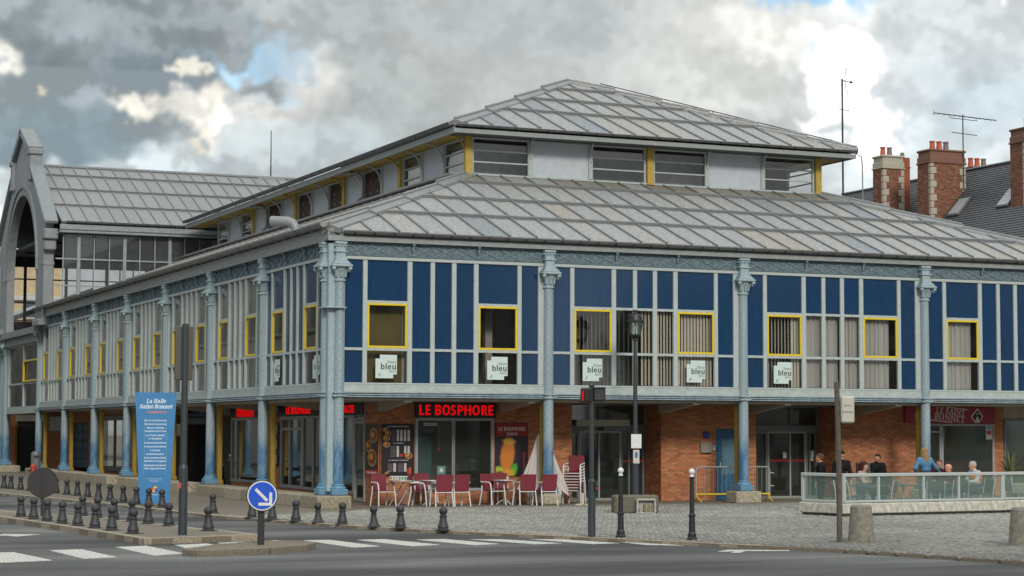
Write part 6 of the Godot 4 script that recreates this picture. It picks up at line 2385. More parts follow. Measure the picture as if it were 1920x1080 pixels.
		put("canopy", b, m.cloth, t)
	var ps := thing("parasol_stand", "pale wooden cross foot with a short tube, right of the first front column", "stand", V(7.55, 0.004, 0.5), 0.1)
	cb = mb()
	cb.bev(V(0, 0.02, 0), V(0.5, 0.04, 0.09), 0.01)
	cb.bev(V(0, 0.025, 0), V(0.09, 0.042, 0.5), 0.01)
	put("cross_foot", cb, mat(Color(0.5, 0.44, 0.32), 0.7), ps)
	cb = mb()
	cb.tube([V(0, 0.04, 0), V(0, 0.36, 0)], 0.04, 10)
	put("tube", cb, mat(Color(0.52, 0.46, 0.35), 0.7), ps)


# ---- signs and posters -----------------------------------------------------------------------------------
func ell(im: Image, cx: float, cy: float, rx: float, ry: float, c: Color, rot := 0.0, rough := 0.0) -> void:
	var f := noise(0.12, 3, 5)
	var R := int(maxf(rx, ry) * 1.2) + 2
	for y in range(maxi(0, int(cy) - R), mini(im.get_height(), int(cy) + R)):
		for x in range(maxi(0, int(cx) - R), mini(im.get_width(), int(cx) + R)):
			var d := Vector2(x - cx, y - cy).rotated(-rot)
			var r := sqrt(d.x * d.x / (rx * rx) + d.y * d.y / (ry * ry)) + rough * f.get_noise_2d(x, y)
			if r < 1.0:
				im.set_pixel(x, y, c * (1.0 + rough * 0.8 * f.get_noise_2d(x * 2, y * 2 + 90)))


func plate(im: Image, x: float, y: float, r: float) -> void:
	ell(im, x, y, r, r * 0.75, Color8(196, 160, 96))
	ell(im, x, y, r * 0.85, r * 0.62, Color8(120, 60, 28), 0, 0.5)
	ell(im, x - r * 0.2, y - r * 0.1, r * 0.4, r * 0.3, Color8(214, 150, 50), 0, 0.5)


func poster(called: String, label: String, im: Image, at: Vector3, e: Basis, w: float, h: float, frame: Material) -> Node3D:
	var t := thing(called, label, "poster", at)
	t.basis = e
	var b := mb()
	b.bev(V(0, 0, 0.0), V(w + 0.04, h + 0.04, 0.03), 0.008)
	put("backing", b, frame, t)
	b = mb()
	b.uvquad(V(-w / 2, -h / 2, 0.017), V(w / 2, -h / 2, 0.017), V(w / 2, h / 2, 0.017), V(-w / 2, h / 2, 0.017))
	put("print", b, print_of(im), t)
	return t


func led() -> StandardMaterial3D:
	var r := StandardMaterial3D.new()
	r.albedo_color = Color(0.35, 0.02, 0.02)
	r.emission_enabled = true
	r.emission = Color(1.0, 0.035, 0.06)
	r.emission_energy_multiplier = 0.48
	return r


func build_signs() -> void:
	var red := led()
	var t := thing("snack_bar_sign", "black sign board with red lit letters reading LE BOSPHORE above the shop window", "sign", V(4.73, 2.76, -2.33))
	var b := mb()
	b.bev(V3, V(2.56, 0.45, 0.12), 0.015)
	put("board", b, m.black, t)
	letter(t, "LE BOSPHORE", "Droid Sans", true, 0.30, FRONT, V(0.0, -0.155, 0.06), red, 0.012, 0.0, 2.36)
	t = thing("red_letter_sign", "long black sign board with red lit letters over the shop front of the left arcade", "sign", V(2.36, 2.80, -8.4))
	t.basis = SIDE
	b = mb()
	b.bev(V3, V(9.3, 0.36, 0.10), 0.015)
	put("board", b, m.black, t)
	letter(t, "LE BOSPHORE", "Droid Sans", true, 0.23, SIDE.inverse() * SIDE, V(-1.7, -0.115, 0.05), red, 0.012, 0.0, 2.6)
	letter(t, "SANDWICH TACOS", "Droid Sans", true, 0.23, FRONT, V(2.3, -0.115, 0.05), red, 0.012, 0.0, 3.1)
	t = thing("red_board_sign", "black sign board with a plain glowing red middle in the left arcade", "sign", V(2.36, 2.79, -16.45))
	t.basis = SIDE
	b = mb()
	b.bev(V3, V(3.7, 0.38, 0.08), 0.015)
	put("board", b, m.black, t)
	b = mb()
	b.box(V(0.1, 0, 0.042), V(2.2, 0.34, 0.006))
	var dimred := led()
	dimred.emission_energy_multiplier = 0.3
	put("red_sign_face", b, dimred, t)
	# menu board
	var im := Image.create_empty(256, 380, false, Image.FORMAT_RGBA8)
	im.fill(Color8(28, 20, 30))
	for q in [[26, 40, 24], [46, 66, 26], [34, 98, 28], [34, 148, 28], [214, 232, 30]]:
		plate(im, q[0], q[1], q[2])
	for q in [[118, 40, 18, 82], [146, 40, 18, 82], [176, 40, 18, 82], [206, 40, 18, 82], [118, 160, 18, 80], [178, 160, 18, 56], [206, 160, 18, 56], [92, 288, 20, 62], [178, 288, 20, 62]]:
		im.fill_rect(Rect2i(q[0], q[1], q[2], q[3]), Color8(205, 200, 200))
		for k in 8:
			im.fill_rect(Rect2i(q[0] + 3, q[1] + 4 + k * q[3] / 8, q[2] - 6, 2), Color8(120, 116, 118))
	for k in 9:
		im.fill_rect(Rect2i(78, 44 + k * 9, 32, 2), Color8(140, 132, 138))
		im.fill_rect(Rect2i(66, 164 + k * 9, 44, 2), Color8(150, 142, 148))
		im.fill_rect(Rect2i(46, 292 + k * 7, 40, 2), Color8(150, 142, 148))
		im.fill_rect(Rect2i(128, 292 + k * 7, 44, 2), Color8(150, 142, 148))
	ell(im, 40, 356, 26, 10, Color8(150, 110, 70), -0.5, 0.4)
	im.fill_rect(Rect2i(204, 326, 14, 40), Color8(190, 40, 24))
	im.fill_rect(Rect2i(222, 318, 12, 48), Color8(205, 110, 40))
	ell(im, 156, 228, 16, 12, Color8(170, 40, 50))
	t = poster("menu_board", "large dark menu board with plates and white price columns left of the shop window", im, V(2.92, 1.575, -2.375), FRONT, 0.98, 1.5, m.black)
	letter(t, "Les Sandwichs & Burgers", "Droid Sans", true, 0.032, FRONT, V(0, 0.665, 0.017), m.white, 0.003, 0.0, 0.66)
	letter(t, "Les Assiettes", "Droid Sans", true, 0.03, FRONT, V(0.02, 0.19, 0.017), m.white, 0.003, 0.0, 0.32)
	letter(t, "Les Boissons & Desserts", "Droid Sans", true, 0.03, FRONT, V(0.02, -0.31, 0.017), m.white, 0.003, 0.0, 0.62)
	# plates poster on the corner pier
	im = Image.create_empty(128, 200, false, Image.FORMAT_RGBA8)
	im.fill(Color8(52, 42, 38))
	for q in [[80, 42, 40], [28, 84, 30], [66, 130, 46]]:
		plate(im, q[0], q[1], q[2])
	im.fill_rect(Rect2i(0, 176, 128, 24), Color8(170, 26, 34))
	im.fill_rect(Rect2i(14, 184, 100, 8), Color8(215, 190, 190))
	poster("dish_poster", "tall dark poster of dishes with a red foot strip beside the glass door", im, V(2.37, 1.57, -3.05), SIDE, 1.1, 1.5, m.terracotta)
	# kebab poster
	im = Image.create_empty(230, 350, false, Image.FORMAT_RGBA8)
	im.fill(Color8(40, 26, 40))
	for y in range(84, 350, 14):
		im.fill_rect(Rect2i(0, y, 230, 2), Color8(56, 38, 52))
	im.fill_rect(Rect2i(0, 0, 230, 86), Color8(150, 18, 24))
	ell(im, 84, 212, 50, 116, Color8(196, 118, 44), 0.13, 0.35)
	ell(im, 94, 120, 44, 22, Color8(206, 160, 60), 0.1, 0.6)
	ell(im, 20, 320, 44, 32, Color8(170, 190, 60), 0.2, 0.7)
	ell(im, 30, 340, 46, 24, Color8(140, 70, 60), 0.0, 0.7)
	ell(im, 128, 312, 24, 46, Color8(70, 170, 40), 0.3, 0.6)
	ell(im, 90, 330, 40, 30, Color8(210, 150, 50), 0.0, 0.7)
	for k in 8:
		ell(im, 205, 200 + k * 20, 10, 8, Color8(190, 60, 70) if k < 5 else Color8(70, 150, 110))
		ell(im, 205, 200 + k * 20, 5, 4, Color8(40, 26, 40))
	t = poster("kebab_poster", "tall poster of a filled bread roll reading LE BOSPHORE KEBAB on the brick wall", im, V(6.56, 1.585, -2.375), FRONT, 1.04, 1.57, m.black)
	letter(t, "LE BOSPHORE", "Droid Sans", true, 0.11, FRONT, V(0, 0.565, 0.017), m.white, 0.003, 0.0, 0.88)
	letter(t, "Kebab", "Droid Serif", true, 0.09, FRONT, V(0, 0.43, 0.017), m.white, 0.003, 0.25, 0.34)
	# stacked menu frames in the left arcade
	for k in 3:
		im = Image.create_empty(64, 48, false, Image.FORMAT_RGBA8)
		im.fill(Color8(44, 30, 34))
		for q in 3:
			im.fill_rect(Rect2i(8 + q * 18, 6, 11, 34), Color8(170, 166, 160))
		poster("small_menu_frame", "%s of three small menu frames hung one above another on the left arcade wall" % ["lowest", "middle", "uppermost"][k], im, V(2.36, 1.16 + k * 0.5, -12.85), SIDE, 0.85, 0.44, m.black)
	im = Image.create_empty(64, 100, false, Image.FORMAT_RGBA8)
	im.fill(Color8(150, 128, 132))
	ell(im, 40, 40, 18, 26, Color8(90, 70, 80), 0.2, 0.5)
	ell(im, 30, 80, 26, 18, Color8(190, 170, 170), 0, 0.4)
	poster("faded_poster", "faded pink poster on the brick wall beside the blue totem", im, V(2.37, 1.85, -33.5), SIDE, 1.7, 1.6, m.paper)
	# cafe sign
	t = thing("cafe_sign", "maroon sign board with slanted white words LE SAINT BONNET and a diamond emblem", "sign", V(22.42, 2.71, -2.33))
	b = mb()
	b.bev(V3, V(3.6, 0.54, 0.10), 0.012)
	put("board", b, mat(Color(0.27, 0.018, 0.045), 0.5), t)
	var ivory := mat(Color(0.62, 0.55, 0.52), 0.6)
	var sl := Basis(V(0, 0, 1), -0.10)
	letter(t, "LE SAINT", "Droid Serif", true, 0.19, sl, V(-0.02, 0.02, 0.05), ivory, 0.004, 0.0, 1.16)
	letter(t, "BONNET", "Droid Serif", true, 0.20, sl, V(-0.06, -0.20, 0.05), ivory, 0.004, 0.0, 1.22)
	b = mb()
	b.box(V(0.26, 0.225, 0.05), V(0.9, 0.03, 0.006), sl)
	b.box(V(-0.4, -0.205, 0.05), V(0.9, 0.03, 0.006), sl)
	b.tube([V(-1.25, 0.2, 0.05), V(-1.45, -0.05, 0.05)], 0.03, 4)
	put("bars", b, ivory, t)
	b = mb()
	b.prism(PackedVector2Array([Vector2(0.80, -0.04), Vector2(1.06, 0.24), Vector2(1.30, -0.04), Vector2(1.14, -0.26), Vector2(0.96, -0.26)]), V3, Vector3.RIGHT, Vector3.UP, 0.05, 0.054)
	var em := put("emblem", b, ivory, t)
	b = mb()
	b.prism(PackedVector2Array([Vector2(0.86, -0.05), Vector2(1.06, 0.17), Vector2(1.24, -0.05), Vector2(1.12, -0.22), Vector2(0.98, -0.22)]), V3, Vector3.RIGHT, Vector3.UP, 0.054, 0.058)
	put("emblem_ground", b, m.black, em)
	b = mb()
	b.prism(PackedVector2Array([Vector2(0.97, -0.21), Vector2(1.13, -0.21), Vector2(1.12, -0.12), Vector2(1.06, -0.02), Vector2(0.99, -0.12)]), V3, Vector3.RIGHT, Vector3.UP, 0.058, 0.062)
	b.prism(PackedVector2Array([Vector2(1.00, 0.02), Vector2(1.12, 0.02), Vector2(1.11, 0.06), Vector2(1.01, 0.06)]), V3, Vector3.RIGHT, Vector3.UP, 0.058, 0.062)
	put("emblem_figure", b, ivory, em)
	im = Image.create_empty(32, 56, false, Image.FORMAT_RGBA8)
	im.fill(Color8(200, 196, 190))
	im.fill_rect(Rect2i(0, 0, 32, 18), Color8(120, 150, 160))
	im.fill_rect(Rect2i(2, 22, 28, 16), Color8(170, 50, 60))
	poster("window_notice", "small stack of red and white notices in the cafe window corner", im, V(23.98, 2.15, -2.34), FRONT, 0.2, 0.45, m.paper)
	t = thing("window_stickers", "row of small pale round stickers in the top left corner of the snack bar window", "stickers", V(3.78, 2.33, -2.395))
	for i in 4:
		b = mb()
		sd_disc(b, V(i * 0.11, 0, 0), 0.05, 0.004, 14, 0.028)
		put("ring", b, m.white, t)
	b = mb()
	b.box(V(0.12, -0.17, 0), V(0.34, 0.14, 0.004))
	put("label", b, m.ink, t)
	t = thing("window_placard", "pale green placard low in the snack bar window", "placard", V(4.3, 0.98, -2.392))
	b = mb()
	b.box(V3, V(0.26, 0.24, 0.006))
	put("card", b, mat(Color(0.12, 0.26, 0.24), 0.6), t)
	b = mb()
	sd_disc(b, V(0, 0.0, 0.003), 0.06, 0.003, 14)
	put("disc", b, m.white, t)
	t = thing("hanging_red_lamp", "small red hanging lamp inside the snack bar window", "lamp", V(4.42, 1.5, -2.9))
	b = mb()
	b.tube([V(0, 0.15, 0), V(0, 1.48, 0)], 0.008, 4)
	put("cord", b, m.white, t)
	b = mb()
	b.ball(V(0, 0.08, 0), 0.06, 10)
	put("shade", b, mat(Color(0.5, 0.05, 0.03), 0.5), t)
	# things on the brick pier
	t = thing("blue_alarm_box", "small blue alarm box high on the brick pier left of the blue door", "alarm box", V(13.22, 2.04, -2.36))
	b = mb()
	b.bev(V3, V(0.21, 0.20, 0.08), 0.03)
	put("case", b, mat(Color(0.025, 0.03, 0.22), 0.4), t)
	b = mb()
	b.ball(V(0, -0.02, 0.04), 0.03, 8)
	put("lens", b, m.ink, t)
	t = thing("meter_cabinet", "grey flat meter cabinet on the brick pier left of the blue door", "cabinet", V(13.20, 1.645, -2.35))
	b = mb()
	b.bev(V3, V(0.42, 0.34, 0.1), 0.012)
	put("case", b, mat(Color(0.25, 0.22, 0.17), 0.6), t)
	b = mb()
	b.box(V(0, 0, 0.052), V(0.36, 0.28, 0.006))
	put("lid", b, mat(Color(0.27, 0.24, 0.19), 0.6), t)
	t = thing("intercom", "little white intercom between the meter cabinet and the blue door", "intercom", V(13.49, 1.63, -2.365))
	b = mb()
	b.bev(V3, V(0.10, 0.16, 0.06), 0.01)
	put("case", b, m.white, t)
	b = mb()
	b.box(V(0, 0.03, 0.032), V(0.05, 0.03, 0.006))
	put("grille", b, m.ink, t)
	t = thing("blank_board", "plain white board high on the red wall at the far end of the left arcade", "board", V(2.3, 2.47, -50.6))
	t.basis = SIDE
	b = mb()
	b.bev(V3, V(3.5, 0.74, 0.1), 0.02)
	put("board", b, m.infill, t)
	b = mb()
	b.box(V(0, -0.38, 0.0), V(3.5, 0.02, 0.12))
	put("trim", b, m.alu, t)
	t = thing("round_letter_sign", "white sign with bold dark letters DE behind the left signal pole", "sign", V(2.3, 2.15, -26.2))
	t.basis = SIDE
	b = mb()
	b.bev(V3, V(1.5, 0.5, 0.08), 0.02)
	put("board", b, m.white, t)
	letter(t, "DE", "Droid Sans", true, 0.26, FRONT, V(0.1, -0.10, 0.04), m.ink, 0.006, 0.0, 0.9)
	b = mb()
	b.box(V(0, -0.2, 0.042), V(1.45, 0.06, 0.006))
	put("red_stripe", b, mat(Color(0.42, 0.03, 0.03), 0.6), t)
	t = thing("green_passage_sign", "dark green sign strip over the dark passage of the left arcade", "sign", V(2.3, 2.50, -23.1))
	t.basis = SIDE
	b = mb()
	b.bev(V3, V(3.1, 0.26, 0.08), 0.012)
	put("board", b, mat(Color(0.008, 0.05, 0.025), 0.5), t)
	b = mb()
	b.box(V(0, 0.24, 0), V(3.1, 0.12, 0.08))
	put("blue_strip", b, mat(Color(0.01, 0.03, 0.10), 0.5), t)
	# radio posters in the upper windows
	var wh := mat(Color(0.50, 0.60, 0.58), 0.6)
	var n := 0
	for q in [[1.70, 0.0, "first"], [5.10, 0.0, "second"], [8.14, 0.0, "third"], [11.6, 0.0, "fourth"], [14.62, 0.0, "fifth"]]:
		n += 1
		t = thing("radio_poster", "pale FRANCE BLEU poster, %s from the corner column along the front upper windows" % q[2], "poster", V(q[0], 3.94, -0.045), 0.0, "radio posters in the front windows")
		radio(t, wh)
	for q in [[-1.3, "first"], [-5.1, "second"]]:
		t = thing("radio_poster", "pale FRANCE BLEU poster, %s from the corner column along the left upper windows" % q[1], "poster", V(0.045, 3.94, q[0]), 0.0, "radio posters in the left windows")
		t.basis = SIDE
		radio(t, wh)


func radio(t: Node3D, wh: Material) -> void:
	var b := mb()
	b.prism(PackedVector2Array([Vector2(-0.33, -0.33), Vector2(0.20, -0.33), Vector2(0.20, -0.22), Vector2(0.31, -0.22), Vector2(0.31, 0.33), Vector2(-0.20, 0.33), Vector2(-0.20, 0.22), Vector2(-0.33, 0.22)]), V3, Vector3.RIGHT, Vector3.UP, 0.0, 0.004, 0.0, true)
	put("sheet", b, wh, t)
	letter(t, "france", "Droid Sans", false, 0.085, FRONT, V(0.28, 0.085, 0.004), m.ink, 0.002, 0.0, 0.26, 1.0)
	letter(t, "bleu", "Droid Sans", true, 0.16, FRONT, V(0.28, -0.085, 0.004), m.ink, 0.002, 0.0, 0.45, 1.0)
	letter(t, "berry", "Droid Sans", false, 0.07, FRONT, V(0.28, -0.19, 0.004), m.ink, 0.002, 0.0, 0.20, 1.0)
	letter(t, "S", "Droid Serif", true, 0.08, FRONT, V(-0.22, -0.28, 0.004), m.ink, 0.002, 0.3)


# ---- terrace ----------------------------------------------------------------------------------------------
func screen(t: Node3D, a: Vector3, c: Vector3, cuts: Array) -> void:
	# a run of glass wind screen from a to c, posts at the given fractions
	var u := (c - a).normalized()
	var e := Basis(u, Vector3.UP, u.cross(Vector3.UP))
	var l := (c - a).length()
	var pale := mat(Color(0.40, 0.43, 0.42), 0.45, "faint", 0.8)
	var mid := (a + c) / 2
	var b := mb()
	b.bev(mid + V(0, 1.05, 0), V(l + 0.06, 0.085, 0.10), 0.012, e)
	put("top_rail", b, pale, t)
	b = mb()
	b.bev(mid + V(0, 0.385, 0), V(l + 0.04, 0.06, 0.08), 0.01, e)
	put("bottom_rail", b, pale, t)
	for f in cuts:
		b = mb()
		b.bev(a + u * l * f + V(0, 0.71, 0), V(0.065 if f < 0.99 and f > 0.01 else 0.09, 0.62, 0.07), 0.01, e)
		put("post", b, pale, t)
	for i in cuts.size() - 1:
		b = mb()
		var p: Vector3 = a + u * l * (cuts[i] + cuts[i + 1]) * 0.5
		b.box(p + V(0, 0.71, 0), V(l * (cuts[i + 1] - cuts[i]) - 0.07, 0.58, 0.008), e)
		put("pane", b, m.terrace_pane, t)
	b = mb()
	b.bev(mid + V(0, 0.21, 0), V(l + 0.16, 0.26, 0.16), 0.02, e)
	put("base_board", b, mat(Color(0.60, 0.58, 0.50), 0.75, "worn", 0.9, 0.0, 1.6), t)
	b = mb()
	b.box(mid + V(0, 0.04, 0) - e.z * 0.02, V(l, 0.08, 0.1), e)
	put("dark_foot", b, m.dark, t)


func build_terrace() -> void:
	var t := thing("wind_screen", "glazed wind screen with pale metal rails round the cafe terrace", "wind screen")
	screen(t, V(9.98, 0, 8.55), V(10.28, 0, 10.0), [0.0, 1.0])
	screen(t, V(10.28, 0, 10.0), V(15.55, 0, 9.45), [0.0, 0.21, 0.49, 0.715, 1.0])
	screen(t, V(15.62, 0, 9.40), V(19.5, 0, 8.4), [0.0, 0.28, 0.62, 1.0])
	# terrace furniture seen over and through the glass
	var dark_w := mat(Color(0.03, 0.035, 0.04), 0.6)
	var n := 0
	for q in [[11.9, 8.6, "left end of the terrace"], [13.3, 8.2, "middle of the terrace, before the bearded man"], [15.4, 8.0, "terrace, before the woman in denim"]]:
		var tb := thing("terrace_table", "square dark terrace table at the %s" % q[2], "table", V(q[0], 0, q[1]), 0.2, "terrace tables")
		var b := mb()
		b.bev(V(0, 0.73, 0), V(0.7, 0.03, 0.7), 0.008)
		put("tabletop", b, dark_w, tb)
		b = mb()
		b.tube([V(0, 0.03, 0), V(0, 0.72, 0)], 0.03, 8)
		put("stem", b, m.alu, tb)
		b = mb()
		b.bev(V(0, 0.015, 0), V(0.4, 0.03, 0.4), 0.01)
		put("foot", b, m.alu, tb)
	var grey_chair := thing("terrace_chair", "-", "chair", V(0, -20, 0))
	var b := mb()
	for x in [-0.23, 0.23]:
		b = mb()
		b.tube([V(x, 0, 0.23), V(x, 0.44, 0.2)], 0.014, 6)
		put("leg", b, m.chrome, grey_chair)
		b = mb()
		b.tube([V(x, 0, -0.25), V(x, 0.44, -0.2), V(x, 0.86, -0.28)], 0.014, 6)
		put("leg", b, m.chrome, grey_chair)
	b = mb()
	b.bev(V(0, 0.45, 0), V(0.45, 0.025, 0.44), 0.008)
	put("seat", b, dark_w, grey_chair)
	b = mb()
	b.bev(V(0, 0.69, -0.25), V(0.42, 0.32, 0.02), 0.007, Basis(V(1, 0, 0), -0.18))
	put("backrest", b, dark_w, grey_chair)
	var ch := [[11.3, 9.0, 1.2, "at the left end of the terrace glass"], [11.75, 7.9, 0.2, "behind the left terrace table"], [12.62, 7.3, 0.9, "under the woman with red brown hair"], [12.95, 7.9, -2.4, "under the dark haired person in black"], [14.1, 8.5, 2.6, "in front of the bearded man"], [15.75, 7.15, -1.1, "under the bald man"], [16.0, 6.2, -0.6, "under the person behind the bald man"], [16.5, 7.3, -1.6, "under the grey haired person"], [17.2, 7.9, 0.4, "at the right end of the terrace glass"], [14.75, 8.55, 3.0, "between the middle and right terrace tables"]]
	for q in ch:
		copy(grey_chair, V(q[0], 0, q[1]), q[2], "dark terrace chair with metal legs %s" % q[3], "terrace chairs")
	grey_chair.free()
	t = thing("service_cabinet", "dark grey service cabinet with a white mark behind the terrace", "cabinet", V(14.0, 0, 5.6), -0.1)
	b = mb()
	b.bev(V(0, 0.65, 0), V(0.72, 1.28, 0.4), 0.02)
	put("case", b, mat(Color(0.055, 0.055, 0.058), 0.5), t)
	b = mb()
	b.prism(PackedVector2Array([Vector2(-0.05, 1.12), Vector2(0.08, 1.12), Vector2(0.08, 1.22), Vector2(0.02, 1.2)]), V3, Vector3.RIGHT, Vector3.UP, 0.2, 0.206)
	put("white_mark", b, m.white, t)
	# yucca in a pot
	t = thing("yucca", "spiky green yucca plant in a pot at the right end of the terrace", "plant", V(20.6, 0, 3.2))
	b = mb()
	b.lathe(V3, [Vector2(0.2, 0), Vector2(0.28, 0.45), Vector2(0.3, 0.46), Vector2(0.3, 0.5)], 14)
	put("pot", b, m.terracotta, t)
	b = mb()
	b.tube([V(0, 0.4, 0), V(0.02, 0.85, 0)], 0.06, 8)
	put("stem", b, m.stone_dirty, t)
	var leafm := [mat(Color(0.11, 0.13, 0.035), 0.6), mat(Color(0.06, 0.095, 0.03), 0.6), mat(Color(0.17, 0.165, 0.06), 0.6)]
	for i in 70:
		var a := rng.randf() * TAU
		var up := rng.randf_range(-0.1, 1.35)
		var l := rng.randf_range(0.6, 1.0)
		var dir := V(cos(a) * cos(up), sin(up), sin(a) * cos(up))
		var side := V(-sin(a), 0, cos(a)) * 0.022
		b = mb()
		var o := V(0.02, 0.85, 0)
		var p1 := o + dir * l * 0.5
		var p2 := o + dir * l + V(0, -0.16 * cos(up), 0)
		b.quad(o - side * 0.6, o + side * 0.6, p1 + side, p1 - side)
		b.quad(p1 - side, p1 + side, p2 + side * 0.1, p2 - side * 0.1)
		put("leaf", b, leafm[i % 3], t)


func build_weeds() -> void:
	var b := mb()
	for q in [[3.6, 20.3, 40, 0.5], [4.0, 20.5, 50, 0.6], [4.5, 20.4, 30, 0.4], [3.0, 22.6, 30, 0.7], [10.3, 10.2, 60, 0.25], [10.0, 9.3, 50, 0.2], [5.8, 22.4, 30, 0.3], [9.2, 10.6, 20, 0.4]]:
		for i in q[2]:
			var p := V(q[0] + rng.randfn() * q[3] * 0.5, 0.0, q[1] + rng.randfn() * q[3] * 0.25)
			var a := rng.randf() * TAU
			var s := V(cos(a), 0, sin(a)) * 0.007
			var tip := p + V(rng.randf_range(-0.04, 0.04), rng.randf_range(0.03, 0.09), rng.randf_range(-0.04, 0.04))
			b.tri(p - s, p + s, tip)
	var w := put("weeds", b, mat(Color(0.07, 0.10, 0.03), 0.8), self, "stuff")
	tag(w, "small green weeds growing along the kerb and the foot of the terrace", "weeds")


# ---- people ------------------------------------------------------------------------------------------------
func nets(bones: Array, cell: float, k: float) -> MB:
	# the skin round tapered bones [a, b, ra, rb, colour], as surface nets
	var lo := Vector3(1e9, 1e9, 1e9)
	var hi := -lo
	for q in bones:
		var r := maxf(q[2], q[3]) + k + cell * 2.0
		lo = lo.min((q[0] as Vector3).min(q[1]) - Vector3(r, r, r))
		hi = hi.max((q[0] as Vector3).max(q[1]) + Vector3(r, r, r))
	var nx := int((hi.x - lo.x) / cell) + 2
	var ny := int((hi.y - lo.y) / cell) + 2
	var nz := int((hi.z - lo.z) / cell) + 2
	var f := PackedFloat32Array()
	f.resize(nx * ny * nz)
	f.fill(9.0)
	var near := PackedFloat32Array()
	near.resize(nx * ny * nz)
	near.fill(9.0)
	var who := PackedInt32Array()
	who.resize(nx * ny * nz)
	for bi in bones.size():
		var q: Array = bones[bi]
		var a: Vector3 = q[0]
		var ab: Vector3 = q[1] - a
		var ll := maxf(ab.length_squared(), 1e-9)
		var ra: float = q[2]
		var rb: float = q[3]
		var r := maxf(ra, rb) + k + cell * 2.0
		var l0 := (a.min(q[1]) - Vector3(r, r, r) - lo) / cell
		var h0 := (a.max(q[1]) + Vector3(r, r, r) - lo) / cell
		for z in range(maxi(0, int(l0.z)), mini(nz, int(h0.z) + 1)):
			for y in range(maxi(0, int(l0.y)), mini(ny, int(h0.y) + 1)):
				var row := (z * ny + y) * nx
				for x in range(maxi(0, int(l0.x)), mini(nx, int(h0.x) + 1)):
					var p := lo + Vector3(x, y, z) * cell - a
					var t := clampf(p.dot(ab) / ll, 0.0, 1.0)
					var d := (p - ab * t).length() - lerpf(ra, rb, t)
					var i := row + x
					if d < near[i]:
						near[i] = d
						who[i] = bi
					var o := f[i]
					var h := maxf(k - absf(o - d), 0.0) / k
					f[i] = minf(o, d) - h * h * k * 0.25
	var at := {}
	var vs := PackedVector3Array()
	var cs := PackedColorArray()
	var step := [0, 1, nx, nx + 1, nx * ny, nx * ny + 1, nx * ny + nx, nx * ny + nx + 1]
	var corner := [V(0, 0, 0), V(1, 0, 0), V(0, 1, 0), V(1, 1, 0), V(0, 0, 1), V(1, 0, 1), V(0, 1, 1), V(1, 1, 1)]
	var edges := [[0, 1], [2, 3], [4, 5], [6, 7], [0, 2], [1, 3], [4, 6], [5, 7], [0, 4], [1, 5], [2, 6], [3, 7]]
	for z in nz - 1:
		for y in ny - 1:
			for x in nx - 1:
				var i := (z * ny + y) * nx + x
				if f[i] > cell * 3.0:
					continue
				var inside := 0
				for s in 8:
					if f[i + step[s]] < 0.0:
						inside += 1
				if inside == 0 or inside == 8:
					continue
				var sum := V3
				var cnt := 0
				for e in edges:
					var d0 := f[i + step[e[0]]]
					var d1 := f[i + step[e[1]]]
					if (d0 < 0.0) != (d1 < 0.0):
						sum += (corner[e[0]] as Vector3).lerp(corner[e[1]], d0 / (d0 - d1))
						cnt += 1
				at[i] = vs.size()
				vs.append(lo + (Vector3(x, y, z) + sum / cnt) * cell)
				cs.append(bones[who[i]][4])
	var quads := []
	for i in at:
		var x: int = i % nx
		var y: int = (i / nx) % ny
		var z: int = i / (nx * ny)
		var inn: bool = f[i] < 0.0
		for ax in 3:
			var s1: int = [1, nx, nx * ny][ax]
			if (f[i + s1] < 0.0) == inn:
				continue
			var u: int = [nx, nx * ny, 1][ax]
			var w: int = [nx * ny, 1, nx][ax]
			if not (at.has(i - u) and at.has(i - w) and at.has(i - u - w)):
				continue
			var q := [at[i], at[i - u], at[i - u - w], at[i - w]]
			if not inn:
				q.reverse()
			quads.append(q)
	var ns := PackedVector3Array()
	ns.resize(vs.size())
	for q in quads:
		var nn := (vs[q[2]] - vs[q[0]]).cross(vs[q[3]] - vs[q[1]])
		for j in 4:
			ns[q[j]] += nn
	var b := mb()
	for q in quads:
		for j in [0, 2, 1, 0, 3, 2]:
			b.v.append(vs[q[j]]); b.n.append(ns[q[j]].normalized()); b.c.append(cs[q[j]]); b.t.append(Vector2.ZERO)
	return b


func hand_bones(w: Vector3, dir: Vector3, palm: Vector3, skin: Color) -> Array:
	# wrist, direction of the fingers, direction the palm faces: a palm, four unequal fingers slightly curled, a thumb
	var d := dir.normalized()
	var n := (palm - d * palm.dot(d)).normalized()
	var s := d.cross(n)
	var out := []
	for k in 4:
		var off := s * (0.030 - 0.020 * k)
		var l: float = [0.072, 0.082, 0.076, 0.06][k]
		var a := w + d * 0.015 + off * 0.6
		var kn := w + d * 0.095 + off
		out.append([a, kn, 0.014, 0.0115, skin])
		var m1 := kn + (d * 0.9 + n * 0.35).normalized() * l * 0.5
		out.append([kn, m1, 0.0095, 0.009, skin])
		out.append([m1, m1 + (d * 0.55 + n * 0.8).normalized() * l * 0.5, 0.009, 0.0075, skin])
	var t0 := w + d * 0.03 + s * 0.028
	var t1 := t0 + (d * 0.6 + s * 0.75 + n * 0.2).normalized() * 0.045
	out.append([t0, t1, 0.014, 0.011, skin])
	out.append([t1, t1 + (d * 0.9 + s * 0.25 + n * 0.4).normalized() * 0.035, 0.011, 0.009, skin])
	return out


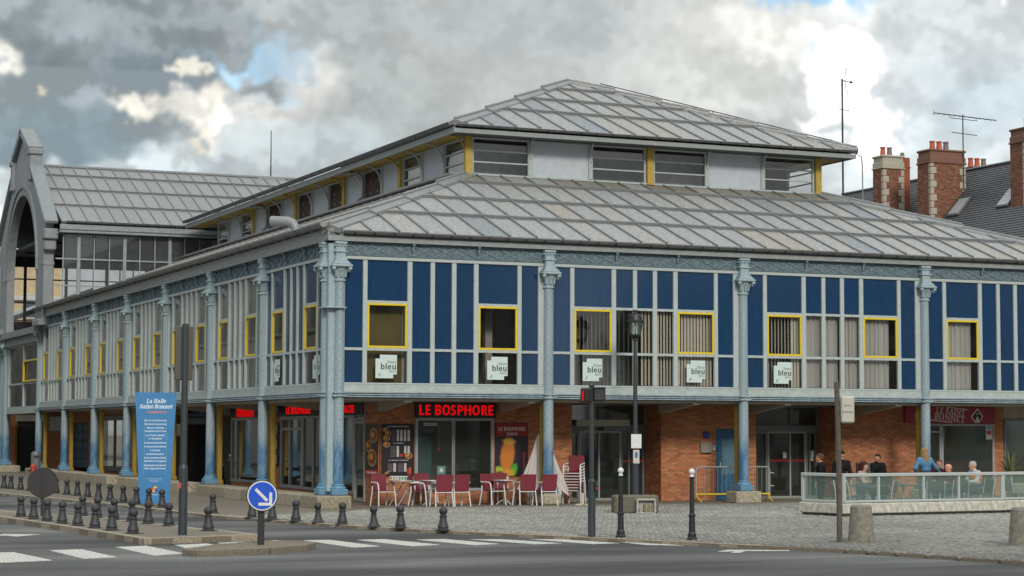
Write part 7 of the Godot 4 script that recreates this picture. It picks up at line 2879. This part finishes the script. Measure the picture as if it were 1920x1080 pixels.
func person(label: String, at: Vector3, turn: float, pose: Dictionary, look: Dictionary) -> Node3D:
	var t := thing("person", label, "person", at, turn)
	var skin: Color = look.skin
	var top: Color = look.top
	var leg: Color = look.leg
	var J := pose
	var bones := []
	# trunk
	bones.append([J.pelvis, J.waist, 0.125, 0.115, leg])
	bones.append([J.pelvis + V(0.07, 0, 0), J.pelvis - V(0.07, 0, 0), 0.115, 0.115, leg])
	bones.append([J.waist, J.chest, 0.115, 0.135, top])
	bones.append([J.chest + J.across * 0.07, J.chest - J.across * 0.07, 0.125, 0.125, top])
	var nk: Vector3 = J.neck
	bones.append([J.chest + (nk - J.chest) * 0.6 + J.across * 0.15, J.chest + (nk - J.chest) * 0.6 - J.across * 0.15, 0.062, 0.062, top])
	bones.append([J.chest, nk, 0.09, 0.06, top])
	var head: Vector3 = J.head
	bones.append([nk, head - (head - nk) * 0.35, 0.058, 0.055, skin])
	for s in ["l", "r"]:
		var sh: Vector3 = J["shoulder_" + s]
		var el: Vector3 = J["elbow_" + s]
		var wr: Vector3 = J["wrist_" + s]
		bones.append([sh, el, 0.068, 0.050, top])
		bones.append([el, wr, 0.050, 0.034, top])
		var hp: Vector3 = J["hip_" + s]
		var kn: Vector3 = J["knee_" + s]
		var an: Vector3 = J["ankle_" + s]
		bones.append([hp, kn, 0.098, 0.066, leg])
		bones.append([kn, an, 0.062, 0.045, leg])
		bones.append([an + V(0, -0.03, -0.03), an + V(0, -0.05, 0.15), 0.045, 0.036, Color(0.02, 0.02, 0.02)])
	var b := nets(bones, 0.022, 0.05)
	for s in ["l", "r"]:
		var el: Vector3 = J["elbow_" + s]
		var wr: Vector3 = J["wrist_" + s]
		b.add(nets(hand_bones(wr, J.get("reach_" + s, wr - el), J.get("palm_" + s, V(0, -1, 0.1)), skin), 0.006, 0.008))
	# head: skull, face, jaw, nose, ears
	var fwd: Vector3 = J.face.normalized()
	var up: Vector3 = (head - nk).normalized()
	up = (up - fwd * up.dot(fwd)).normalized()
	var rt := fwd.cross(up)
	var P := func(x: float, y: float, z: float) -> Vector3: return head + rt * x + up * y + fwd * z
	var hb := []
	hb.append([P.call(0, 0.03, -0.025), P.call(0, 0.035, 0.02), 0.082, 0.078, skin])
	hb.append([P.call(0, -0.02, 0.02), P.call(0, -0.075, 0.045), 0.066, 0.044, skin])
	hb.append([P.call(0.035, -0.02, 0.045), P.call(-0.035, -0.02, 0.045), 0.034, 0.034, skin])
	hb.append([P.call(0, 0.012, 0.088), P.call(0, -0.028, 0.106), 0.010, 0.016, skin])
	hb.append([P.call(-0.03, 0.022, 0.082), P.call(0.03, 0.022, 0.082), 0.012, 0.012, skin])
	hb.append([P.call(-0.02, -0.062, 0.082), P.call(0.02, -0.062, 0.082), 0.009, 0.009, (skin * Color(0.8, 0.55, 0.55))])
	for s in [-1.0, 1.0]:
		hb.append([P.call(0.076 * s, 0.012, -0.005), P.call(0.074 * s, -0.03, 0.0), 0.016, 0.011, skin])
	hb.append([head - up * 0.07, nk, 0.055, 0.057, skin])
	b.add(nets(hb, 0.0085, 0.018))
	var bm := mat(Color(1, 1, 1), 0.8)
	bm.vertex_color_use_as_albedo = true
	bm.metallic_specular = 0.2
	put("body", b, bm, t)
	b = mb()
	for s in [-1.0, 1.0]:
		b.ball(P.call(0.031 * s, 0.006, 0.088), 0.009, 8)
	put("eyes", b, m.ink, t)
	# hair or cap
	var hair: Color = look.hair
	var hc := []
	match look.style:
		"cap":
			hc = [[P.call(0, 0.065, -0.02), P.call(0, 0.065, 0.02), 0.087, 0.085, hair], [P.call(-0.04, 0.06, 0.1), P.call(0.04, 0.06, 0.1), 0.016, 0.016, hair]]
		"short":
			hc = [[P.call(0, 0.055, -0.03), P.call(0, 0.068, 0.02), 0.081, 0.068, hair], [P.call(0, 0.0, -0.055), P.call(0, 0.03, -0.045), 0.062, 0.07, hair], [P.call(-0.052, 0.045, 0.02), P.call(-0.056, 0.005, -0.035), 0.036, 0.038, hair], [P.call(0.052, 0.045, 0.02), P.call(0.056, 0.005, -0.035), 0.036, 0.038, hair]]
		"long":
			hc = [[P.call(0, 0.05, -0.03), P.call(0, 0.06, 0.015), 0.088, 0.078, hair], [P.call(-0.055, 0.02, -0.03), P.call(-0.075, -0.20, -0.06), 0.05, 0.035, hair], [P.call(0.055, 0.02, -0.03), P.call(0.075, -0.20, -0.06), 0.05, 0.035, hair], [P.call(0, 0.0, -0.06), P.call(0, -0.24, -0.10), 0.07, 0.05, hair], [P.call(-0.03, -0.1, -0.08), P.call(-0.05, -0.30, -0.10), 0.05, 0.025, hair], [P.call(0.04, -0.1, -0.08), P.call(0.06, -0.28, -0.10), 0.05, 0.025, hair]]
		"bald":
			hc = [[P.call(-0.06, 0.0, -0.05), P.call(0.06, 0.0, -0.05), 0.035, 0.035, hair]]
	put("hair" if look.style != "cap" else "cap", nets(hc, 0.011, 0.02), colour_mat(), t)
	if look.get("beard", false):
		put("beard", nets([[P.call(-0.045, -0.05, 0.03), P.call(0, -0.085, 0.07), 0.025, 0.03, hair], [P.call(0.045, -0.05, 0.03), P.call(0, -0.085, 0.07), 0.025, 0.03, hair]], 0.009, 0.02), colour_mat(), t)
	if look.has("vest"):
		var vb := [[J.waist, J.chest, 0.125, 0.147, look.vest], [J.chest + J.across * 0.075, J.chest - J.across * 0.075, 0.137, 0.137, look.vest]]
		put("vest", nets(vb, 0.022, 0.05), colour_mat(), t)
	return t


func colour_mat() -> StandardMaterial3D:
	if not m.has("tinted"):
		m.tinted = mat(Color(1, 1, 1), 0.85)
		m.tinted.vertex_color_use_as_albedo = true
		m.tinted.metallic_specular = 0.2
	return m.tinted


func standing(h: float, lean := V3, face := V(0, 0, 1)) -> Dictionary:
	# h: height of the crown; lean shifts the upper body; the figure faces +z
	var k := h / 1.72
	var P := func(x: float, y: float, z: float, w := 0.0) -> Vector3: return V(x, y, z) * k + lean * w
	return {"pelvis": P.call(0, 0.93, 0), "waist": P.call(0, 1.08, 0.01, 0.25), "chest": P.call(0, 1.30, 0.0, 0.6), "neck": P.call(0, 1.47, -0.01, 0.9), "head": P.call(0, 1.605, 0.02, 1.0), "across": V(1, 0, 0), "face": face,
		"shoulder_l": P.call(0.185, 1.40, 0, 0.8), "shoulder_r": P.call(-0.185, 1.40, 0, 0.8), "elbow_l": P.call(0.24, 1.12, -0.03, 0.6), "elbow_r": P.call(-0.24, 1.12, -0.03, 0.6), "wrist_l": P.call(0.22, 0.90, 0.1, 0.6), "wrist_r": P.call(-0.22, 0.90, 0.1, 0.6),
		"hip_l": P.call(0.09, 0.90, 0), "hip_r": P.call(-0.09, 0.90, 0), "knee_l": P.call(0.11, 0.50, 0.03), "knee_r": P.call(-0.11, 0.50, 0.01), "ankle_l": P.call(0.12, 0.085, 0), "ankle_r": P.call(-0.12, 0.085, -0.02)}


func sitting(h: float, lean := V3, face := V(0, 0, 1)) -> Dictionary:
	var d := h - 1.30
	var P := func(x: float, y: float, z: float, w := 0.0) -> Vector3: return V(x, y + d * w, z) + lean * w
	return {"pelvis": P.call(0, 0.57, -0.06), "waist": P.call(0, 0.72, -0.08, 0.3), "chest": P.call(0, 0.92, -0.06, 0.6), "neck": P.call(0, 1.08, -0.03, 0.9), "head": P.call(0, 1.20, 0.01, 1.0), "across": V(1, 0, 0), "face": face,
		"shoulder_l": P.call(0.18, 1.01, -0.05, 0.8), "shoulder_r": P.call(-0.18, 1.01, -0.05, 0.8), "elbow_l": P.call(0.23, 0.78, 0.08, 0.6), "elbow_r": P.call(-0.23, 0.78, 0.08, 0.6), "wrist_l": P.call(0.14, 0.78, 0.30, 0.4), "wrist_r": P.call(-0.14, 0.78, 0.30, 0.4),
		"hip_l": P.call(0.09, 0.56, 0.0), "hip_r": P.call(-0.09, 0.56, 0.0), "knee_l": P.call(0.12, 0.53, 0.40), "knee_r": P.call(-0.12, 0.53, 0.40), "ankle_l": P.call(0.12, 0.085, 0.42), "ankle_r": P.call(-0.12, 0.085, 0.38)}


func build_people() -> void:
	var black := Color(0.012, 0.012, 0.014)
	var pale := Color(0.52, 0.30, 0.22)
	var tan := Color(0.42, 0.22, 0.14)
	var jeans := Color(0.03, 0.05, 0.09)
	person("person in a black cap and black jacket standing with back turned, before the brick wall", V(12.19, 0, 6.95), 2.7, standing(1.60), {"skin": tan, "top": black, "leg": jeans, "hair": black, "style": "cap"})
	person("person in black standing half hidden behind the sign post, left of the black cap", V(11.75, 0, 6.6), -2.2, standing(1.52), {"skin": tan, "top": black, "leg": black, "hair": Color(0.09, 0.05, 0.03), "style": "short"})
	var p := standing(1.54, V(-0.16, -0.02, 0.05), V(-0.75, -0.15, 0.65))
	p["wrist_r"] = V(-0.30, 0.95, 0.35)
	p["elbow_r"] = V(-0.34, 1.0, 0.1)
	person("bearded person in a black jacket leaning to the left over the terrace", V(13.48, 0, 6.9), 0.0, p, {"skin": tan, "top": black, "leg": jeans, "hair": Color(0.03, 0.02, 0.015), "style": "short", "beard": true})
	person("seated person with long red brown hair turned to the left, beside the bearded one", V(12.85, 0, 7.0), 0.7, sitting(1.31, V3, V(0.25, -0.1, 0.95)), {"skin": pale, "top": Color(0.35, 0.27, 0.22), "leg": jeans, "hair": Color(0.07, 0.022, 0.015), "style": "long"})
	person("seated person in black with dark hair, back to the street", V(12.95, 0, 7.75), 2.9, sitting(1.27), {"skin": pale, "top": black, "leg": black, "hair": Color(0.015, 0.012, 0.012), "style": "long"})
	p = standing(1.72, V(-0.02, -0.02, 0.05), V(-0.55, -0.15, 0.8))
	p["elbow_l"] = V(0.30, 1.15, 0.05)
	p["wrist_l"] = V(0.16, 0.98, 0.22)
	p["elbow_r"] = V(-0.40, 1.16, 0.04)
	p["wrist_r"] = V(-0.58, 1.02, 0.10)
	person("standing person with long fair hair in a blue denim jacket reaching to the right", V(14.85, 0, 7.0), PI + 0.05, p, {"skin": pale, "top": Color(0.09, 0.21, 0.36), "leg": Color(0.05, 0.07, 0.11), "hair": Color(0.26, 0.16, 0.075), "style": "long"})
	person("seated bald person with a pink face in dark clothes, right of the denim jacket", V(15.58, 0, 7.05), -1.2, sitting(1.25), {"skin": Color(0.56, 0.27, 0.20), "top": Color(0.05, 0.02, 0.03), "leg": jeans, "hair": Color(0.3, 0.2, 0.15), "style": "bald"})
	person("seated person with reddish hair in a dark red top behind the bald one", V(15.95, 0, 6.1), -0.7, sitting(1.34), {"skin": tan, "top": Color(0.05, 0.012, 0.02), "leg": black, "hair": Color(0.10, 0.035, 0.02), "style": "short"})
	person("seated grey haired person in a pale jacket and orange vest at terrace right", V(16.38, 0, 7.15), -1.6, sitting(1.31, V(0, 0, 0.06)), {"skin": pale, "top": Color(0.40, 0.42, 0.45), "leg": jeans, "hair": Color(0.34, 0.32, 0.28), "style": "short", "vest": Color(0.85, 0.22, 0.02)})
